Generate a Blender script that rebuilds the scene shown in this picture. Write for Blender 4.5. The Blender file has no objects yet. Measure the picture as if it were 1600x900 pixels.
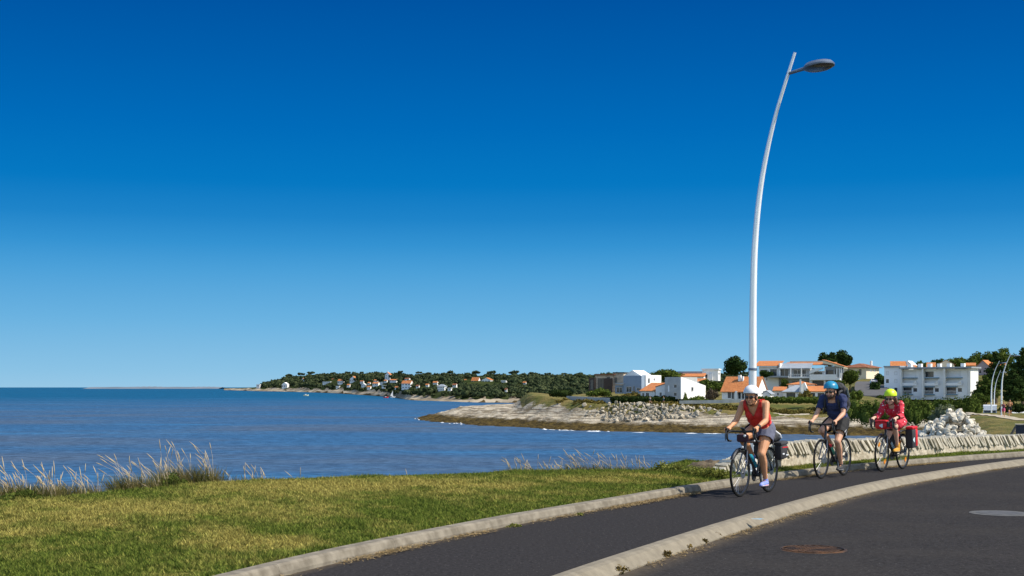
import bpy, bmesh, math, random
import numpy as np
from mathutils import Vector, Matrix, noise as mnoise

random.seed(7)
rng = np.random.default_rng(11)
sc = bpy.context.scene
COL = sc.collection
R = math.radians
F_PX = 2080.0          # focal length in photo pixels (1600 wide)
EYE = 1.55             # eye height over the cycle path
SEA_Z = -8.0
SKY_GAIN = 1.7

# ------------------------------------------------------------------ camera
cam_d = bpy.data.cameras.new('camera')
cam = bpy.data.objects.new('camera', cam_d)
COL.objects.link(cam)
cam.location = (0, 0, EYE)
cam.rotation_euler = (R(90), 0, 0)
cam_d.sensor_width = 36.0
cam_d.lens = F_PX / 1600 * 36.0
cam_d.shift_y = (605 - 450) / 1600
cam_d.clip_start = 0.1
cam_d.clip_end = 90000
sc.camera = cam

# ------------------------------------------------------------------ sky and sun
SUN_EL, SUN_AZ_VEC = R(47), Vector((1.0, -0.20, 0)).normalized()
world = bpy.data.worlds.new('World')
sc.world = world
world.use_nodes = True
nt = world.node_tree
nt.nodes.clear()
out = nt.nodes.new('ShaderNodeOutputWorld')
bg = nt.nodes.new('ShaderNodeBackground')
bg.inputs['Strength'].default_value = 0.10
sky = nt.nodes.new('ShaderNodeTexSky')
sky.sky_type = 'NISHITA'
sky.sun_disc = False
sky.sun_elevation = SUN_EL
sky.sun_rotation = math.atan2(SUN_AZ_VEC.x, SUN_AZ_VEC.y)
sky.air_density = 1.0
sky.dust_density = 0.4
sky.ozone_density = 1.0
tc = nt.nodes.new('ShaderNodeTexCoord')
sep = nt.nodes.new('ShaderNodeSeparateXYZ')
nt.links.new(tc.outputs['Generated'], sep.inputs[0])
ramp = nt.nodes.new('ShaderNodeValToRGB')
def lin(c):
    return tuple(((v / 255) / 12.92 if v / 255 <= 0.04045 else ((v / 255 + 0.055) / 1.055) ** 2.4) for v in c)
stops = [(0.0, (150, 198, 228)), (0.012, (138, 193, 227)), (0.05, (106, 177, 223)), (0.085, (76, 160, 216)), (0.105, (52, 146, 209)),
         (0.125, (30, 131, 200)), (0.150, (5, 119, 193)), (0.191, (0, 106, 184)), (0.236, (0, 94, 172)), (0.279, (0, 83, 161)),
         (0.40, (0, 80, 158))]
els = ramp.color_ramp.elements
while len(els) < len(stops):
    els.new(0.5)
for e, (p, c) in zip(els, stops):
    e.position = p
    e.color = (*lin(c), 1)
nt.links.new(sep.outputs['Z'], ramp.inputs[0])
scl = nt.nodes.new('ShaderNodeVectorMath'); scl.operation = 'SCALE'; scl.inputs['Scale'].default_value = 7.8
nt.links.new(ramp.outputs[0], scl.inputs[0])
# above and behind the camera the plain Nishita sky takes over from the deep blue band the photo shows over the bay
def wmr(sock, a, b):
    n = nt.nodes.new('ShaderNodeMapRange'); n.interpolation_type = 'SMOOTHSTEP'
    n.inputs['From Min'].default_value = a; n.inputs['From Max'].default_value = b
    nt.links.new(sock, n.inputs['Value']); return n.outputs[0]
mxn = nt.nodes.new('ShaderNodeMath'); mxn.operation = 'MAXIMUM'
nt.links.new(wmr(sep.outputs['Z'], 0.30, 0.55), mxn.inputs[0]); nt.links.new(wmr(sep.outputs['Y'], 0.15, -0.35), mxn.inputs[1])
scn = nt.nodes.new('ShaderNodeVectorMath'); scn.operation = 'SCALE'; scn.inputs['Scale'].default_value = SKY_GAIN
nt.links.new(sky.outputs[0], scn.inputs[0])
addn = nt.nodes.new('ShaderNodeMix'); addn.data_type = 'RGBA'
nt.links.new(mxn.outputs[0], addn.inputs['Factor']); nt.links.new(scl.outputs[0], addn.inputs['A']); nt.links.new(scn.outputs[0], addn.inputs['B'])
nt.links.new(addn.outputs['Result'], bg.inputs['Color'])
nt.links.new(bg.outputs[0], out.inputs[0])

sun_d = bpy.data.lights.new('sun', 'SUN')
sun_d.energy = 5.0
sun_d.angle = R(0.53)
sun_d.color = (1.0, 0.93, 0.80)
sun = bpy.data.objects.new('sun', sun_d)
COL.objects.link(sun)
to_sun = Vector((SUN_AZ_VEC.x * math.cos(SUN_EL), SUN_AZ_VEC.y * math.cos(SUN_EL), math.sin(SUN_EL)))
sun.rotation_euler = to_sun.to_track_quat('Z', 'Y').to_euler()
sun.location = to_sun * 60

sc.view_settings.view_transform = 'Standard'
sc.view_settings.look = 'None'
sc.view_settings.exposure = 0.38
sc.view_settings.gamma = 1.0
sc.view_settings.use_curve_mapping = False
sc.render.engine = 'CYCLES'
sc.cycles.use_denoising = True
sc.cycles.sample_clamp_direct = 8
sc.cycles.sample_clamp_indirect = 4
world.cycles.sampling_method = 'MANUAL'
world.cycles.sample_map_resolution = 512
sc.cycles.max_bounces = 5
sc.cycles.diffuse_bounces = 2
sc.cycles.glossy_bounces = 2
sc.cycles.transparent_max_bounces = 6

# ------------------------------------------------------------------ tags
def tag(o, label=None, cat=None, group=None, kind=None):
    if label: o['label'] = label
    if cat: o['category'] = cat
    if group: o['group'] = group
    if kind: o['kind'] = kind
    return o
def empty(name, loc=(0, 0, 0), rz=0.0, label=None, cat=None, group=None):
    o = bpy.data.objects.new(name, None)
    COL.objects.link(o)
    o.location = loc
    o.rotation_euler = (0, 0, rz)
    o.empty_display_size = 0.2
    return tag(o, label, cat, group)
def copy_tree(o, parent=None):
    c = o.copy(); COL.objects.link(c); c.parent = parent
    for ch in list(o.children):
        copy_tree(ch, c)
    return c

# ------------------------------------------------------------------ materials
MATS = {}
def nd(t, kind, **kw):
    n = t.nodes.new(kind)
    for k, v in kw.items():
        setattr(n, k, v)
    return n
def pmat(name, c1, c2=None, scale=4.0, rough=0.6, metal=0.0, bump=0.0, bscale=None, spec=0.4, detail=4.0,
         island=0.0, sheen=0.0, bdist=0.02, coat=0.0, stretch=None, contrast=(0.35, 0.65)):
    """Principled material whose colour wanders between c1 and c2 with a noise in object space."""
    if name in MATS: return MATS[name]
    m = bpy.data.materials.new(name); m.use_nodes = True
    t = m.node_tree; b = t.nodes['Principled BSDF']
    b.inputs['Roughness'].default_value = rough
    b.inputs['Metallic'].default_value = metal
    b.inputs['Specular IOR Level'].default_value = spec
    b.inputs['Coat Weight'].default_value = coat
    if c2 is None:
        c2 = tuple(v * 0.86 for v in c1)
    co = nd(t, 'ShaderNodeTexCoord')
    vec = co.outputs['Object']
    if stretch:
        mp = nd(t, 'ShaderNodeMapping'); mp.inputs['Scale'].default_value = stretch
        t.links.new(vec, mp.inputs[0]); vec = mp.outputs[0]
    n = nd(t, 'ShaderNodeTexNoise'); n.inputs['Scale'].default_value = scale; n.inputs['Detail'].default_value = detail
    t.links.new(vec, n.inputs['Vector'])
    mr = nd(t, 'ShaderNodeMapRange'); mr.inputs['From Min'].default_value = contrast[0]; mr.inputs['From Max'].default_value = contrast[1]
    t.links.new(n.outputs['Fac'], mr.inputs['Value'])
    mx = nd(t, 'ShaderNodeMix', data_type='RGBA')
    mx.inputs['A'].default_value = (*c1, 1); mx.inputs['B'].default_value = (*c2, 1)
    fac = mr.outputs[0]
    if island > 0:
        g = nd(t, 'ShaderNodeNewGeometry')
        m2 = nd(t, 'ShaderNodeMix', data_type='FLOAT'); m2.inputs['Factor'].default_value = island
        t.links.new(fac, m2.inputs['A']); t.links.new(g.outputs['Random Per Island'], m2.inputs['B'])
        fac = m2.outputs['Result']
    t.links.new(fac, mx.inputs['Factor'])
    t.links.new(mx.outputs['Result'], b.inputs['Base Color'])
    if bump > 0:
        n2 = nd(t, 'ShaderNodeTexNoise'); n2.inputs['Scale'].default_value = bscale or scale * 6; n2.inputs['Detail'].default_value = 6
        t.links.new(vec, n2.inputs['Vector'])
        bp = nd(t, 'ShaderNodeBump'); bp.inputs['Strength'].default_value = bump; bp.inputs['Distance'].default_value = bdist
        t.links.new(n2.outputs['Fac'], bp.inputs['Height']); t.links.new(bp.outputs[0], b.inputs['Normal'])
    MATS[name] = m
    return m
def leafmat(name, c1, c2, c3=None, scale=0.25, trans=0.25):
    """Foliage: three greens mixed by a soft noise and per leaf clump, a little light coming through."""
    if name in MATS: return MATS[name]
    m = bpy.data.materials.new(name); m.use_nodes = True
    t = m.node_tree; t.nodes.clear()
    o = nd(t, 'ShaderNodeOutputMaterial')
    co = nd(t, 'ShaderNodeNewGeometry')
    n = nd(t, 'ShaderNodeTexNoise'); n.inputs['Scale'].default_value = scale; n.inputs['Detail'].default_value = 3
    t.links.new(co.outputs['Position'], n.inputs['Vector'])
    mr = nd(t, 'ShaderNodeMapRange'); mr.inputs['From Min'].default_value = 0.35; mr.inputs['From Max'].default_value = 0.65
    t.links.new(n.outputs['Fac'], mr.inputs['Value'])
    a = nd(t, 'ShaderNodeMix', data_type='RGBA'); a.inputs['A'].default_value = (*c1, 1); a.inputs['B'].default_value = (*c2, 1)
    t.links.new(co.outputs['Random Per Island'], a.inputs['Factor'])
    b = nd(t, 'ShaderNodeMix', data_type='RGBA'); b.inputs['B'].default_value = (*(c3 or c2), 1)
    hm = nd(t, 'ShaderNodeMath', operation='MULTIPLY'); hm.inputs[1].default_value = 0.6
    t.links.new(mr.outputs[0], hm.inputs[0]); t.links.new(hm.outputs[0], b.inputs['Factor'])
    t.links.new(a.outputs['Result'], b.inputs['A'])
    d = nd(t, 'ShaderNodeBsdfDiffuse'); tr = nd(t, 'ShaderNodeBsdfTranslucent')
    t.links.new(b.outputs['Result'], d.inputs[0]); t.links.new(b.outputs['Result'], tr.inputs[0])
    mx = nd(t, 'ShaderNodeMixShader'); mx.inputs[0].default_value = trans
    t.links.new(d.outputs[0], mx.inputs[1]); t.links.new(tr.outputs[0], mx.inputs[2])
    t.links.new(mx.outputs[0], o.inputs[0])
    MATS[name] = m
    return m

# ------------------------------------------------------------------ mesh building
def frame_of(d):
    d = Vector(d).normalized()
    a = Vector((0, 0, 1)) if abs(d.z) < 0.9 else Vector((1, 0, 0))
    u = d.cross(a).normalized()
    return u, d.cross(u).normalized()
class MB:
    def __init__(self):
        self.v, self.f = [], []
    def add(self, vs, fs):
        k = len(self.v)
        self.v.extend(tuple(p) for p in vs)
        self.f.extend(tuple(i + k for i in f) for f in fs)
        return self
    def box(self, c, s, rot=None):
        c = Vector(c); hx, hy, hz = s[0] / 2, s[1] / 2, s[2] / 2
        vs = [Vector((x, y, z)) for x in (-hx, hx) for y in (-hy, hy) for z in (-hz, hz)]
        if rot is not None: vs = [rot @ p for p in vs]
        return self.add([p + c for p in vs], [(0, 1, 3, 2), (4, 6, 7, 5), (0, 4, 5, 1), (2, 3, 7, 6), (0, 2, 6, 4), (1, 5, 7, 3)])
    def b(self, x0, x1, y0, y1, z0, z1):
        return self.box(((x0 + x1) / 2, (y0 + y1) / 2, (z0 + z1) / 2), (abs(x1 - x0), abs(y1 - y0), abs(z1 - z0)))
    def rbox(self, c, s, r=0.02, rot=None):
        """box with chamfered edges"""
        bm = bmesh.new(); bmesh.ops.create_cube(bm, size=1)
        bmesh.ops.scale(bm, vec=s, verts=bm.verts)
        bmesh.ops.bevel(bm, geom=bm.edges[:] , offset=r, segments=2, affect='EDGES', profile=0.5)
        if rot is not None: bmesh.ops.transform(bm, matrix=rot.to_4x4(), verts=bm.verts)
        bm.verts.index_update()
        self.add([v.co + Vector(c) for v in bm.verts], [[v.index for v in f.verts] for f in bm.faces]); bm.free()
        return self
    def tube(self, pts, rad, n=8, cap=True):
        pts = [Vector(p) for p in pts]
        if not hasattr(rad, '__len__'): rad = [rad] * len(pts)
        vs, fs = [], []
        u = None
        for i, p in enumerate(pts):
            d = (pts[min(i + 1, len(pts) - 1)] - pts[max(i - 1, 0)])
            if d.length < 1e-9: d = Vector((0, 0, 1))
            d.normalize()
            if u is None: u, w = frame_of(d)
            else:
                u = (u - d * u.dot(d)).normalized(); w = d.cross(u)
            for k in range(n):
                a = 2 * math.pi * k / n
                vs.append(p + (u * math.cos(a) + w * math.sin(a)) * rad[i])
        for i in range(len(pts) - 1):
            for k in range(n):
                fs.append((i * n + k, i * n + (k + 1) % n, (i + 1) * n + (k + 1) % n, (i + 1) * n + k))
        if cap:
            fs.append(tuple(range(n))[::-1]); fs.append(tuple((len(pts) - 1) * n + k for k in range(n)))
        return self.add(vs, fs)
    def ring(self, c, axis, rr, r, n=32, m=6, flat=1.0):
        """torus of radius rr, tube r, flat = tube height along the axis / r"""
        c = Vector(c); ax = Vector(axis).normalized(); u, w = frame_of(ax)
        vs, fs = [], []
        for i in range(n):
            a = 2 * math.pi * i / n; e = u * math.cos(a) + w * math.sin(a)
            for k in range(m):
                q = 2 * math.pi * k / m
                vs.append(c + e * (rr + r * math.cos(q)) + ax * (r * flat * math.sin(q)))
        for i in range(n):
            for k in range(m):
                fs.append((i * m + k, i * m + (k + 1) % m, ((i + 1) % n) * m + (k + 1) % m, ((i + 1) % n) * m + k))
        return self.add(vs, fs)
    def ell(self, c, r, rot=None, n=14, m=9):
        c = Vector(c)
        if not hasattr(r, '__len__'): r = (r, r, r)
        vs = [Vector((0, 0, r[2]))]
        for i in range(1, m):
            t = math.pi * i / m
            for k in range(n):
                a = 2 * math.pi * k / n
                vs.append(Vector((r[0] * math.sin(t) * math.cos(a), r[1] * math.sin(t) * math.sin(a), r[2] * math.cos(t))))
        vs.append(Vector((0, 0, -r[2])))
        fs = [(0, 1 + k, 1 + (k + 1) % n) for k in range(n)]
        for i in range(m - 2):
            for k in range(n):
                fs.append((1 + i * n + k, 1 + (i + 1) * n + k, 1 + (i + 1) * n + (k + 1) % n, 1 + i * n + (k + 1) % n))
        L = len(vs) - 1
        fs += [(L, 1 + (m - 2) * n + (k + 1) % n, 1 + (m - 2) * n + k) for k in range(n)]
        if rot is not None: vs = [rot @ p for p in vs]
        return self.add([p + c for p in vs], fs)
    def cone(self, a, b, ra, rb, n=12):
        """round cone: capsule of two radii"""
        a, b = Vector(a), Vector(b); d = (b - a)
        L = d.length; d = d / L if L > 1e-6 else Vector((0, 0, 1))
        pts, rad = [], []
        for k in range(5):
            t = math.pi / 2 * (1 - k / 4); pts.append(a - d * ra * math.sin(t)); rad.append(max(ra * math.cos(t), 1e-4))
        for k in range(5):
            t = math.pi / 2 * k / 4; pts.append(b + d * rb * math.sin(t)); rad.append(max(rb * math.cos(t), 1e-4))
        return self.tube(pts, rad, n)
    def chain(self, pts, rad, n=10):
        for i in range(len(pts) - 1):
            self.cone(pts[i], pts[i + 1], rad[i], rad[i + 1], n)
        return self
    def prism(self, poly, ext):
        """extrude polygon (list of 3-D points) by vector ext"""
        n = len(poly); e = Vector(ext)
        vs = [Vector(p) for p in poly] + [Vector(p) + e for p in poly]
        fs = [tuple(range(n))[::-1], tuple(range(n, 2 * n))] + [(i, (i + 1) % n, n + (i + 1) % n, n + i) for i in range(n)]
        return self.add(vs, fs)
    def lathe(self, c, prof, n=24, axis=(0, 0, 1)):
        ax = Vector(axis).normalized(); u, w = frame_of(ax); c = Vector(c)
        vs, fs = [], []
        for r, h in prof:
            for k in range(n):
                a = 2 * math.pi * k / n
                vs.append(c + ax * h + (u * math.cos(a) + w * math.sin(a)) * max(r, 1e-4))
        for i in range(len(prof) - 1):
            for k in range(n):
                fs.append((i * n + k, i * n + (k + 1) % n, (i + 1) * n + (k + 1) % n, (i + 1) * n + k))
        fs.append(tuple(range(n))[::-1]); fs.append(tuple((len(prof) - 1) * n + k for k in range(n)))
        return self.add(vs, fs)
    def build(self, name, mat, parent=None, smooth=False, loc=None):
        me = bpy.data.meshes.new(name)
        me.from_pydata(self.v, [], self.f)
        if len(self.f) < 30000:
            bm = bmesh.new(); bm.from_mesh(me); bmesh.ops.recalc_face_normals(bm, faces=bm.faces); bm.to_mesh(me); bm.free()
        if mat: me.materials.append(mat)
        if smooth: me.polygons.foreach_set('use_smooth', [True] * len(me.polygons))
        if smooth == 'auto':
            me.set_sharp_from_angle(angle=R(40))
        o = bpy.data.objects.new(name, me); COL.objects.link(o)
        if parent: o.parent = parent
        if loc is not None: o.location = loc
        return o
def bigmesh(name, V, F, mat, parent=None, smooth=False, attrs=None):
    V = np.asarray(V, np.float32); F = np.asarray(F, np.int32); k = F.shape[1]
    me = bpy.data.meshes.new(name)
    me.vertices.add(len(V)); me.vertices.foreach_set('co', V.ravel())
    me.loops.add(F.size); me.loops.foreach_set('vertex_index', F.ravel())
    me.polygons.add(len(F)); me.polygons.foreach_set('loop_start', np.arange(0, F.size, k, dtype=np.int32))
    if smooth: me.polygons.foreach_set('use_smooth', np.ones(len(F), bool))
    for an, av in (attrs or {}).items():
        at = me.attributes.new(an, 'FLOAT', 'POINT'); at.data.foreach_set('value', np.asarray(av, np.float32))
    me.update(calc_edges=True); me.validate()
    if mat: me.materials.append(mat)
    o = bpy.data.objects.new(name, me); COL.objects.link(o)
    if parent: o.parent = parent
    return o
def grid_faces(nr, nc):
    i = np.arange(nr - 1)[:, None] * nc + np.arange(nc - 1)[None, :]
    return np.stack([i, i + 1, i + nc + 1, i + nc], -1).reshape(-1, 4)
def fuse(mb, name, mat, parent=None, voxel=0.007, smooth=4, keep=None, thick=0.0, disp=0.0):
    """one continuous skin round overlapping shapes; keep(co) drops faces (openings), thick gives cloth a body"""
    o = mb.build(name, mat)
    m = o.modifiers.new('r', 'REMESH'); m.mode = 'VOXEL'; m.voxel_size = voxel; m.use_smooth_shade = True
    s = o.modifiers.new('s', 'SMOOTH'); s.factor = 0.5; s.iterations = smooth
    dg = bpy.context.evaluated_depsgraph_get()
    me = bpy.data.meshes.new_from_object(o.evaluated_get(dg))
    bpy.data.objects.remove(o, do_unlink=True)
    if keep or disp:
        bm = bmesh.new(); bm.from_mesh(me)
        if keep:
            bmesh.ops.delete(bm, geom=[f for f in bm.faces if not keep(f.calc_center_median())], context='FACES')
        if disp:
            bm.normal_update()
            for v in bm.verts:
                p = v.co
                v.co = p + v.normal * disp * (mnoise.noise(Vector((p.x * 9, p.y * 9, p.z * 16))) + 0.6 * mnoise.noise(Vector((p.x * 28, p.y * 28, p.z * 22))))
        if thick:
            bmesh.ops.solidify(bm, geom=bm.faces[:], thickness=thick)
        bm.to_mesh(me); bm.free()
    me.name = name
    me.materials.clear(); me.materials.append(mat)
    me.polygons.foreach_set('use_smooth', [True] * len(me.polygons))
    o = bpy.data.objects.new(name, me); COL.objects.link(o)
    if parent: o.parent = parent
    return o

# ------------------------------------------------------------------ measuring: a photo pixel at a known distance or height is a point of the place
def at(px, py, d):
    return Vector(((px - 800) / F_PX * d, d, EYE - (py - 605) / F_PX * d))
def on(px, py, z=0.0):
    d = (EYE - z) * F_PX / (py - 605)
    return Vector(((px - 800) / F_PX * d, d, z))
def resample(pts, step, smooth=6):
    P = np.array([tuple(p)[:2] for p in pts], float)
    s = np.r_[0, np.cumsum(np.linalg.norm(np.diff(P, axis=0), axis=1))]
    q = np.arange(0, s[-1], step)
    Q = np.stack([np.interp(q, s, P[:, 0]), np.interp(q, s, P[:, 1])], 1)
    for _ in range(smooth):
        k = max(1, int(1.2 / step))
        pad = np.r_[np.repeat(Q[:1], k, 0) - (np.arange(k, 0, -1)[:, None]) * (Q[1] - Q[0]), Q, np.repeat(Q[-1:], k, 0) + np.arange(1, k + 1)[:, None] * (Q[-1] - Q[-2])]
        c = np.cumsum(np.r_[np.zeros((1, 2)), pad], 0)
        Q = (c[2 * k + 1:] - c[:-2 * k - 1]) / (2 * k + 1)
    return Q
def left_normals(Q):
    t = np.gradient(Q, axis=0); t /= np.linalg.norm(t, axis=1)[:, None]
    return np.stack([-t[:, 1], t[:, 0]], 1)
def fbm(x, y, s=1.0, o=3, seed=0.0):
    x = np.asarray(x, float); y = np.asarray(y, float); r = np.zeros(np.broadcast(x, y).shape); a = 1.0
    for k in range(o):
        f = s * 2 ** k
        for j in range(3):
            th = 1.1 + 2.4 * j + 1.7 * k + seed
            r = r + a * np.sin((x * math.cos(th) + y * math.sin(th)) * f * (1 + 0.23 * j) + 3.1 * j + seed * 5 + 1.3 * np.sin((x * math.sin(th) - y * math.cos(th)) * f * 0.6 + k)) / 3
        a *= 0.55
    return r
# ================================================================== GROUND NEAR THE CAMERA
KERB = resample([(-8.5, -8), (-5.5, 0), (-3.9, 5), (-2.85, 8), (-1.90, 10.97), (-1.50, 11.99), (-0.94, 13.05), (-0.07, 14.86), (0.826, 16.37),
                 (1.516, 17.52), (2.73, 19.7), (4.35, 22.2), (6.17, 24.6), (7.64, 26.2), (10.9, 29.3), (14, 31.9), (20, 35.5), (30, 40), (44, 45)], 0.1, 3)
INNER = resample([(-5.2, -8), (-3.2, 0), (-1.6, 5), (-0.75, 8.2), (0.289, 10.93), (1.085, 12.54), (1.937, 14.39), (3.02, 16.53), (4.035, 18.53),
                  (5.61, 21.35), (6.9, 23.3), (8.85, 26.0), (11.7, 29.6), (15.2, 32.2), (21, 35.4), (31, 39.6), (45, 44.4)], 0.1, 3)
NK, NI = left_normals(KERB), left_normals(INNER)

# --- materials of the ground
def asphalt(name, base, warm):
    m = bpy.data.materials.new(name); m.use_nodes = True
    t = m.node_tree; b = t.nodes['Principled BSDF']
    g = nd(t, 'ShaderNodeNewGeometry')
    n1 = nd(t, 'ShaderNodeTexNoise'); n1.inputs['Scale'].default_value = 26; n1.inputs['Detail'].default_value = 7; n1.inputs['Roughness'].default_value = .8
    n2 = nd(t, 'ShaderNodeTexNoise'); n2.inputs['Scale'].default_value = 0.7; n2.inputs['Detail'].default_value = 5
    vo = nd(t, 'ShaderNodeTexVoronoi'); vo.inputs['Scale'].default_value = 38
    for n in (n1, n2, vo): t.links.new(g.outputs['Position'], n.inputs['Vector'])
    r1 = nd(t, 'ShaderNodeValToRGB')
    r1.color_ramp.elements[0].position = 0.30; r1.color_ramp.elements[0].color = (*[v * 0.30 for v in base], 1)
    r1.color_ramp.elements[1].position = 0.72; r1.color_ramp.elements[1].color = (*[v * 2.0 for v in base], 1)
    t.links.new(n1.outputs['Fac'], r1.inputs[0])
    mr = nd(t, 'ShaderNodeMapRange'); mr.inputs['From Min'].default_value = 0.42; mr.inputs['From Max'].default_value = 0.8; mr.inputs['To Max'].default_value = 0.55
    t.links.new(n2.outputs['Fac'], mr.inputs['Value'])
    mx = nd(t, 'ShaderNodeMix', data_type='RGBA'); mx.inputs['B'].default_value = (*warm, 1)
    t.links.new(mr.outputs[0], mx.inputs['Factor']); t.links.new(r1.outputs[0], mx.inputs['A'])
    # scattered pale stones in the wearing course
    lt = nd(t, 'ShaderNodeMath', operation='LESS_THAN'); lt.inputs[1].default_value = 0.22
    t.links.new(vo.outputs['Distance'], lt.inputs[0])
    sel = nd(t, 'ShaderNodeMath', operation='GREATER_THAN'); sel.inputs[1].default_value = 0.9
    sp = nd(t, 'ShaderNodeSeparateColor'); t.links.new(vo.outputs['Color'], sp.inputs[0]); t.links.new(sp.outputs[0], sel.inputs[0])
    ml = nd(t, 'ShaderNodeMath', operation='MULTIPLY'); t.links.new(lt.outputs[0], ml.inputs[0]); t.links.new(sel.outputs[0], ml.inputs[1])
    m2 = nd(t, 'ShaderNodeMix', data_type='RGBA'); m2.inputs['B'].default_value = (0.10, 0.092, 0.085, 1)
    t.links.new(ml.outputs[0], m2.inputs['Factor']); t.links.new(mx.outputs['Result'], m2.inputs['A'])
    # dust swept towards the kerb (stored per vertex on the sheet)
    at_ = nd(t, 'ShaderNodeAttribute', attribute_name='dust')
    n3 = nd(t, 'ShaderNodeTexNoise'); n3.inputs['Scale'].default_value = 9; n3.inputs['Detail'].default_value = 5
    t.links.new(g.outputs['Position'], n3.inputs['Vector'])
    dm = nd(t, 'ShaderNodeMath', operation='MULTIPLY'); t.links.new(at_.outputs['Fac'], dm.inputs[0]); t.links.new(n3.outputs['Fac'], dm.inputs[1])
    m3 = nd(t, 'ShaderNodeMix', data_type='RGBA'); m3.inputs['B'].default_value = (0.15, 0.115, 0.075, 1)
    t.links.new(dm.outputs[0], m3.inputs['Factor']); t.links.new(m2.outputs['Result'], m3.inputs['A'])
    t.links.new(m3.outputs['Result'], b.inputs['Base Color'])
    b.inputs['Roughness'].default_value = 1.0; b.inputs['Specular IOR Level'].default_value = 0.03
    bp = nd(t, 'ShaderNodeBump'); bp.inputs['Strength'].default_value = 0.5; bp.inputs['Distance'].default_value = 0.006
    t.links.new(n1.outputs['Fac'], bp.inputs['Height']); t.links.new(bp.outputs[0], b.inputs['Normal'])
    return m
M_path = asphalt('path_asphalt', (0.0265, 0.0247, 0.0252), (0.031, 0.0285, 0.028))
M_road = asphalt('road_asphalt', (0.0265, 0.0247, 0.0248), (0.046, 0.041, 0.037))
M_conc = pmat('kerb_concrete', (0.225, 0.197, 0.153), (0.135, 0.116, 0.088), scale=7.5, rough=0.9, bump=0.5, bscale=70, spec=0.2, bdist=0.006, detail=9)
M_conc2 = pmat('kerb_stone', (0.222, 0.192, 0.143), (0.165, 0.142, 0.105), scale=6.5, rough=0.9, bump=0.5, bscale=60, spec=0.2, bdist=0.006, detail=9)

# --- cycle path between the kerbs
def strip(name, A, B, za, zb, n, mat, dust=None):
    """sheet between two polylines of equal length"""
    t = np.linspace(0, 1, n)
    X = A[:, None, :] * (1 - t)[None, :, None] + B[:, None, :] * t[None, :, None]
    Z = np.broadcast_to(za * (1 - t) + zb * t, X.shape[:2])
    V = np.concatenate([X, Z[..., None]], -1).reshape(-1, 3)
    at_ = {}
    if dust is not None:
        at_['dust'] = np.broadcast_to(dust(t)[None, :], X.shape[:2]).ravel()
    return tag(bigmesh(name, V, grid_faces(len(A), n), mat, smooth=True, attrs=at_), kind='structure')
def match(A, B):
    """for each A the closest point of polyline B, kept in order"""
    idx = np.array([np.argmin(((B - a) ** 2).sum(1)) for a in A])
    idx = np.maximum.accumulate(idx)
    k = np.ones(15) / 15
    out = B[idx]
    return np.stack([np.convolve(np.pad(out[:, j], 7, 'edge'), k, 'valid') for j in (0, 1)], 1)
KA = KERB[::2]
strip('cycle_path', KA - left_normals(KA) * -0.03, match(KA, INNER), 0.0, 0.0, 24, M_path,
      lambda t: np.clip(1.3 - t * 22, 0, 1.2))

# --- outer kerb (grass side) and inner kerb (road side), laid in lengths with open joints
def kerb(name, Q, N, prof, seg, gap, mat, y0, y1, amp=1.0):
    mb = MB()
    s = np.r_[0, np.cumsum(np.linalg.norm(np.diff(Q, axis=0), axis=1))]
    P = len(prof)
    a = 0.0
    while a < s[-1] - seg:
        q = np.arange(a, a + seg - gap + 1e-6, (seg - gap) / 5)
        if y0 < np.interp(a, s, Q[:, 1]) < y1:
            vs, fs = [], []
            jz = random.uniform(-.003, .003) * amp; jn = random.uniform(-.003, .003) * amp
            for x in q:
                p = np.array([np.interp(x, s, Q[:, 0]), np.interp(x, s, Q[:, 1])]); n = np.array([np.interp(x, s, N[:, 0]), np.interp(x, s, N[:, 1])])
                for (o_, z_) in prof:
                    w = p + n * (o_ + jn)
                    wob = 0.007 * amp * mnoise.noise(Vector((w[0] * 4, w[1] * 4, z_ * 5)))
                    vs.append((w[0], w[1], z_ + jz + wob))
            for i in range(len(q) - 1):
                for k in range(P):
                    fs.append((i * P + k, i * P + (k + 1) % P, (i + 1) * P + (k + 1) % P, (i + 1) * P + k))
            fs.append(tuple(range(P))); fs.append(tuple((len(q) - 1) * P + k for k in range(P))[::-1])
            mb.add(vs, fs)
        a += seg
    return tag(mb.build(name, mat), kind='structure')
kerb('outer_kerb', KERB, NK, [(0.0, -.1), (0.0, 0.03), (0.02, .085), (0.04, .103), (0.15, .106), (0.16, .095), (0.16, -.1)], 2.0, 0.002, M_conc, 3, 42, .2)
ik = kerb('inner_kerb', INNER, NI, [(0.0, -.15), (0.0, 0.004), (-0.012, .009), (-0.09, .008), (-0.14, -.006), (-0.235, -.088), (-0.24, -.2)], 2.0, 0.002, M_conc2, 3, 42, .08)
# blue survey paint dabbed on the kerb
pb = on(1184, 811, 0.01)
bmv = [(0.07 * math.cos(a) * (1 + .3 * math.sin(3 * a)), 0.05 * math.sin(a) * (1 + .25 * math.cos(5 * a))) for a in np.linspace(0, 2 * math.pi, 14)[:-1]]
MB().add([(pb.x + x, pb.y + y, 0.0125) for x, y in bmv], [tuple(range(13))]).build('paint_mark', pmat('blue_paint', (.12, .35, .55), (.28, .33, .33), scale=20, rough=.8), ik)

# --- carriageway
IA = INNER[::4]
NIa = left_normals(IA)
# dense close to the kerb, running wide to the right
offs = np.r_[np.linspace(0.2, 1.2, 10), np.linspace(1.6, 12, 16)]
X = IA[:, None, :] - NIa[:, None, :] * offs[None, :, None]
Z = np.full(X.shape[:2], -0.10) - 0.0 * offs[None, :]
dust = np.broadcast_to(np.clip(.95 - (offs - 0.2) * 3.2, 0, 1)[None, :], X.shape[:2])
tag(bigmesh('road', np.concatenate([X, Z[..., None]], -1).reshape(-1, 3), grid_faces(len(IA), len(offs)), M_road, smooth=True, attrs={'dust': dust.ravel()}), kind='structure')

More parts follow.
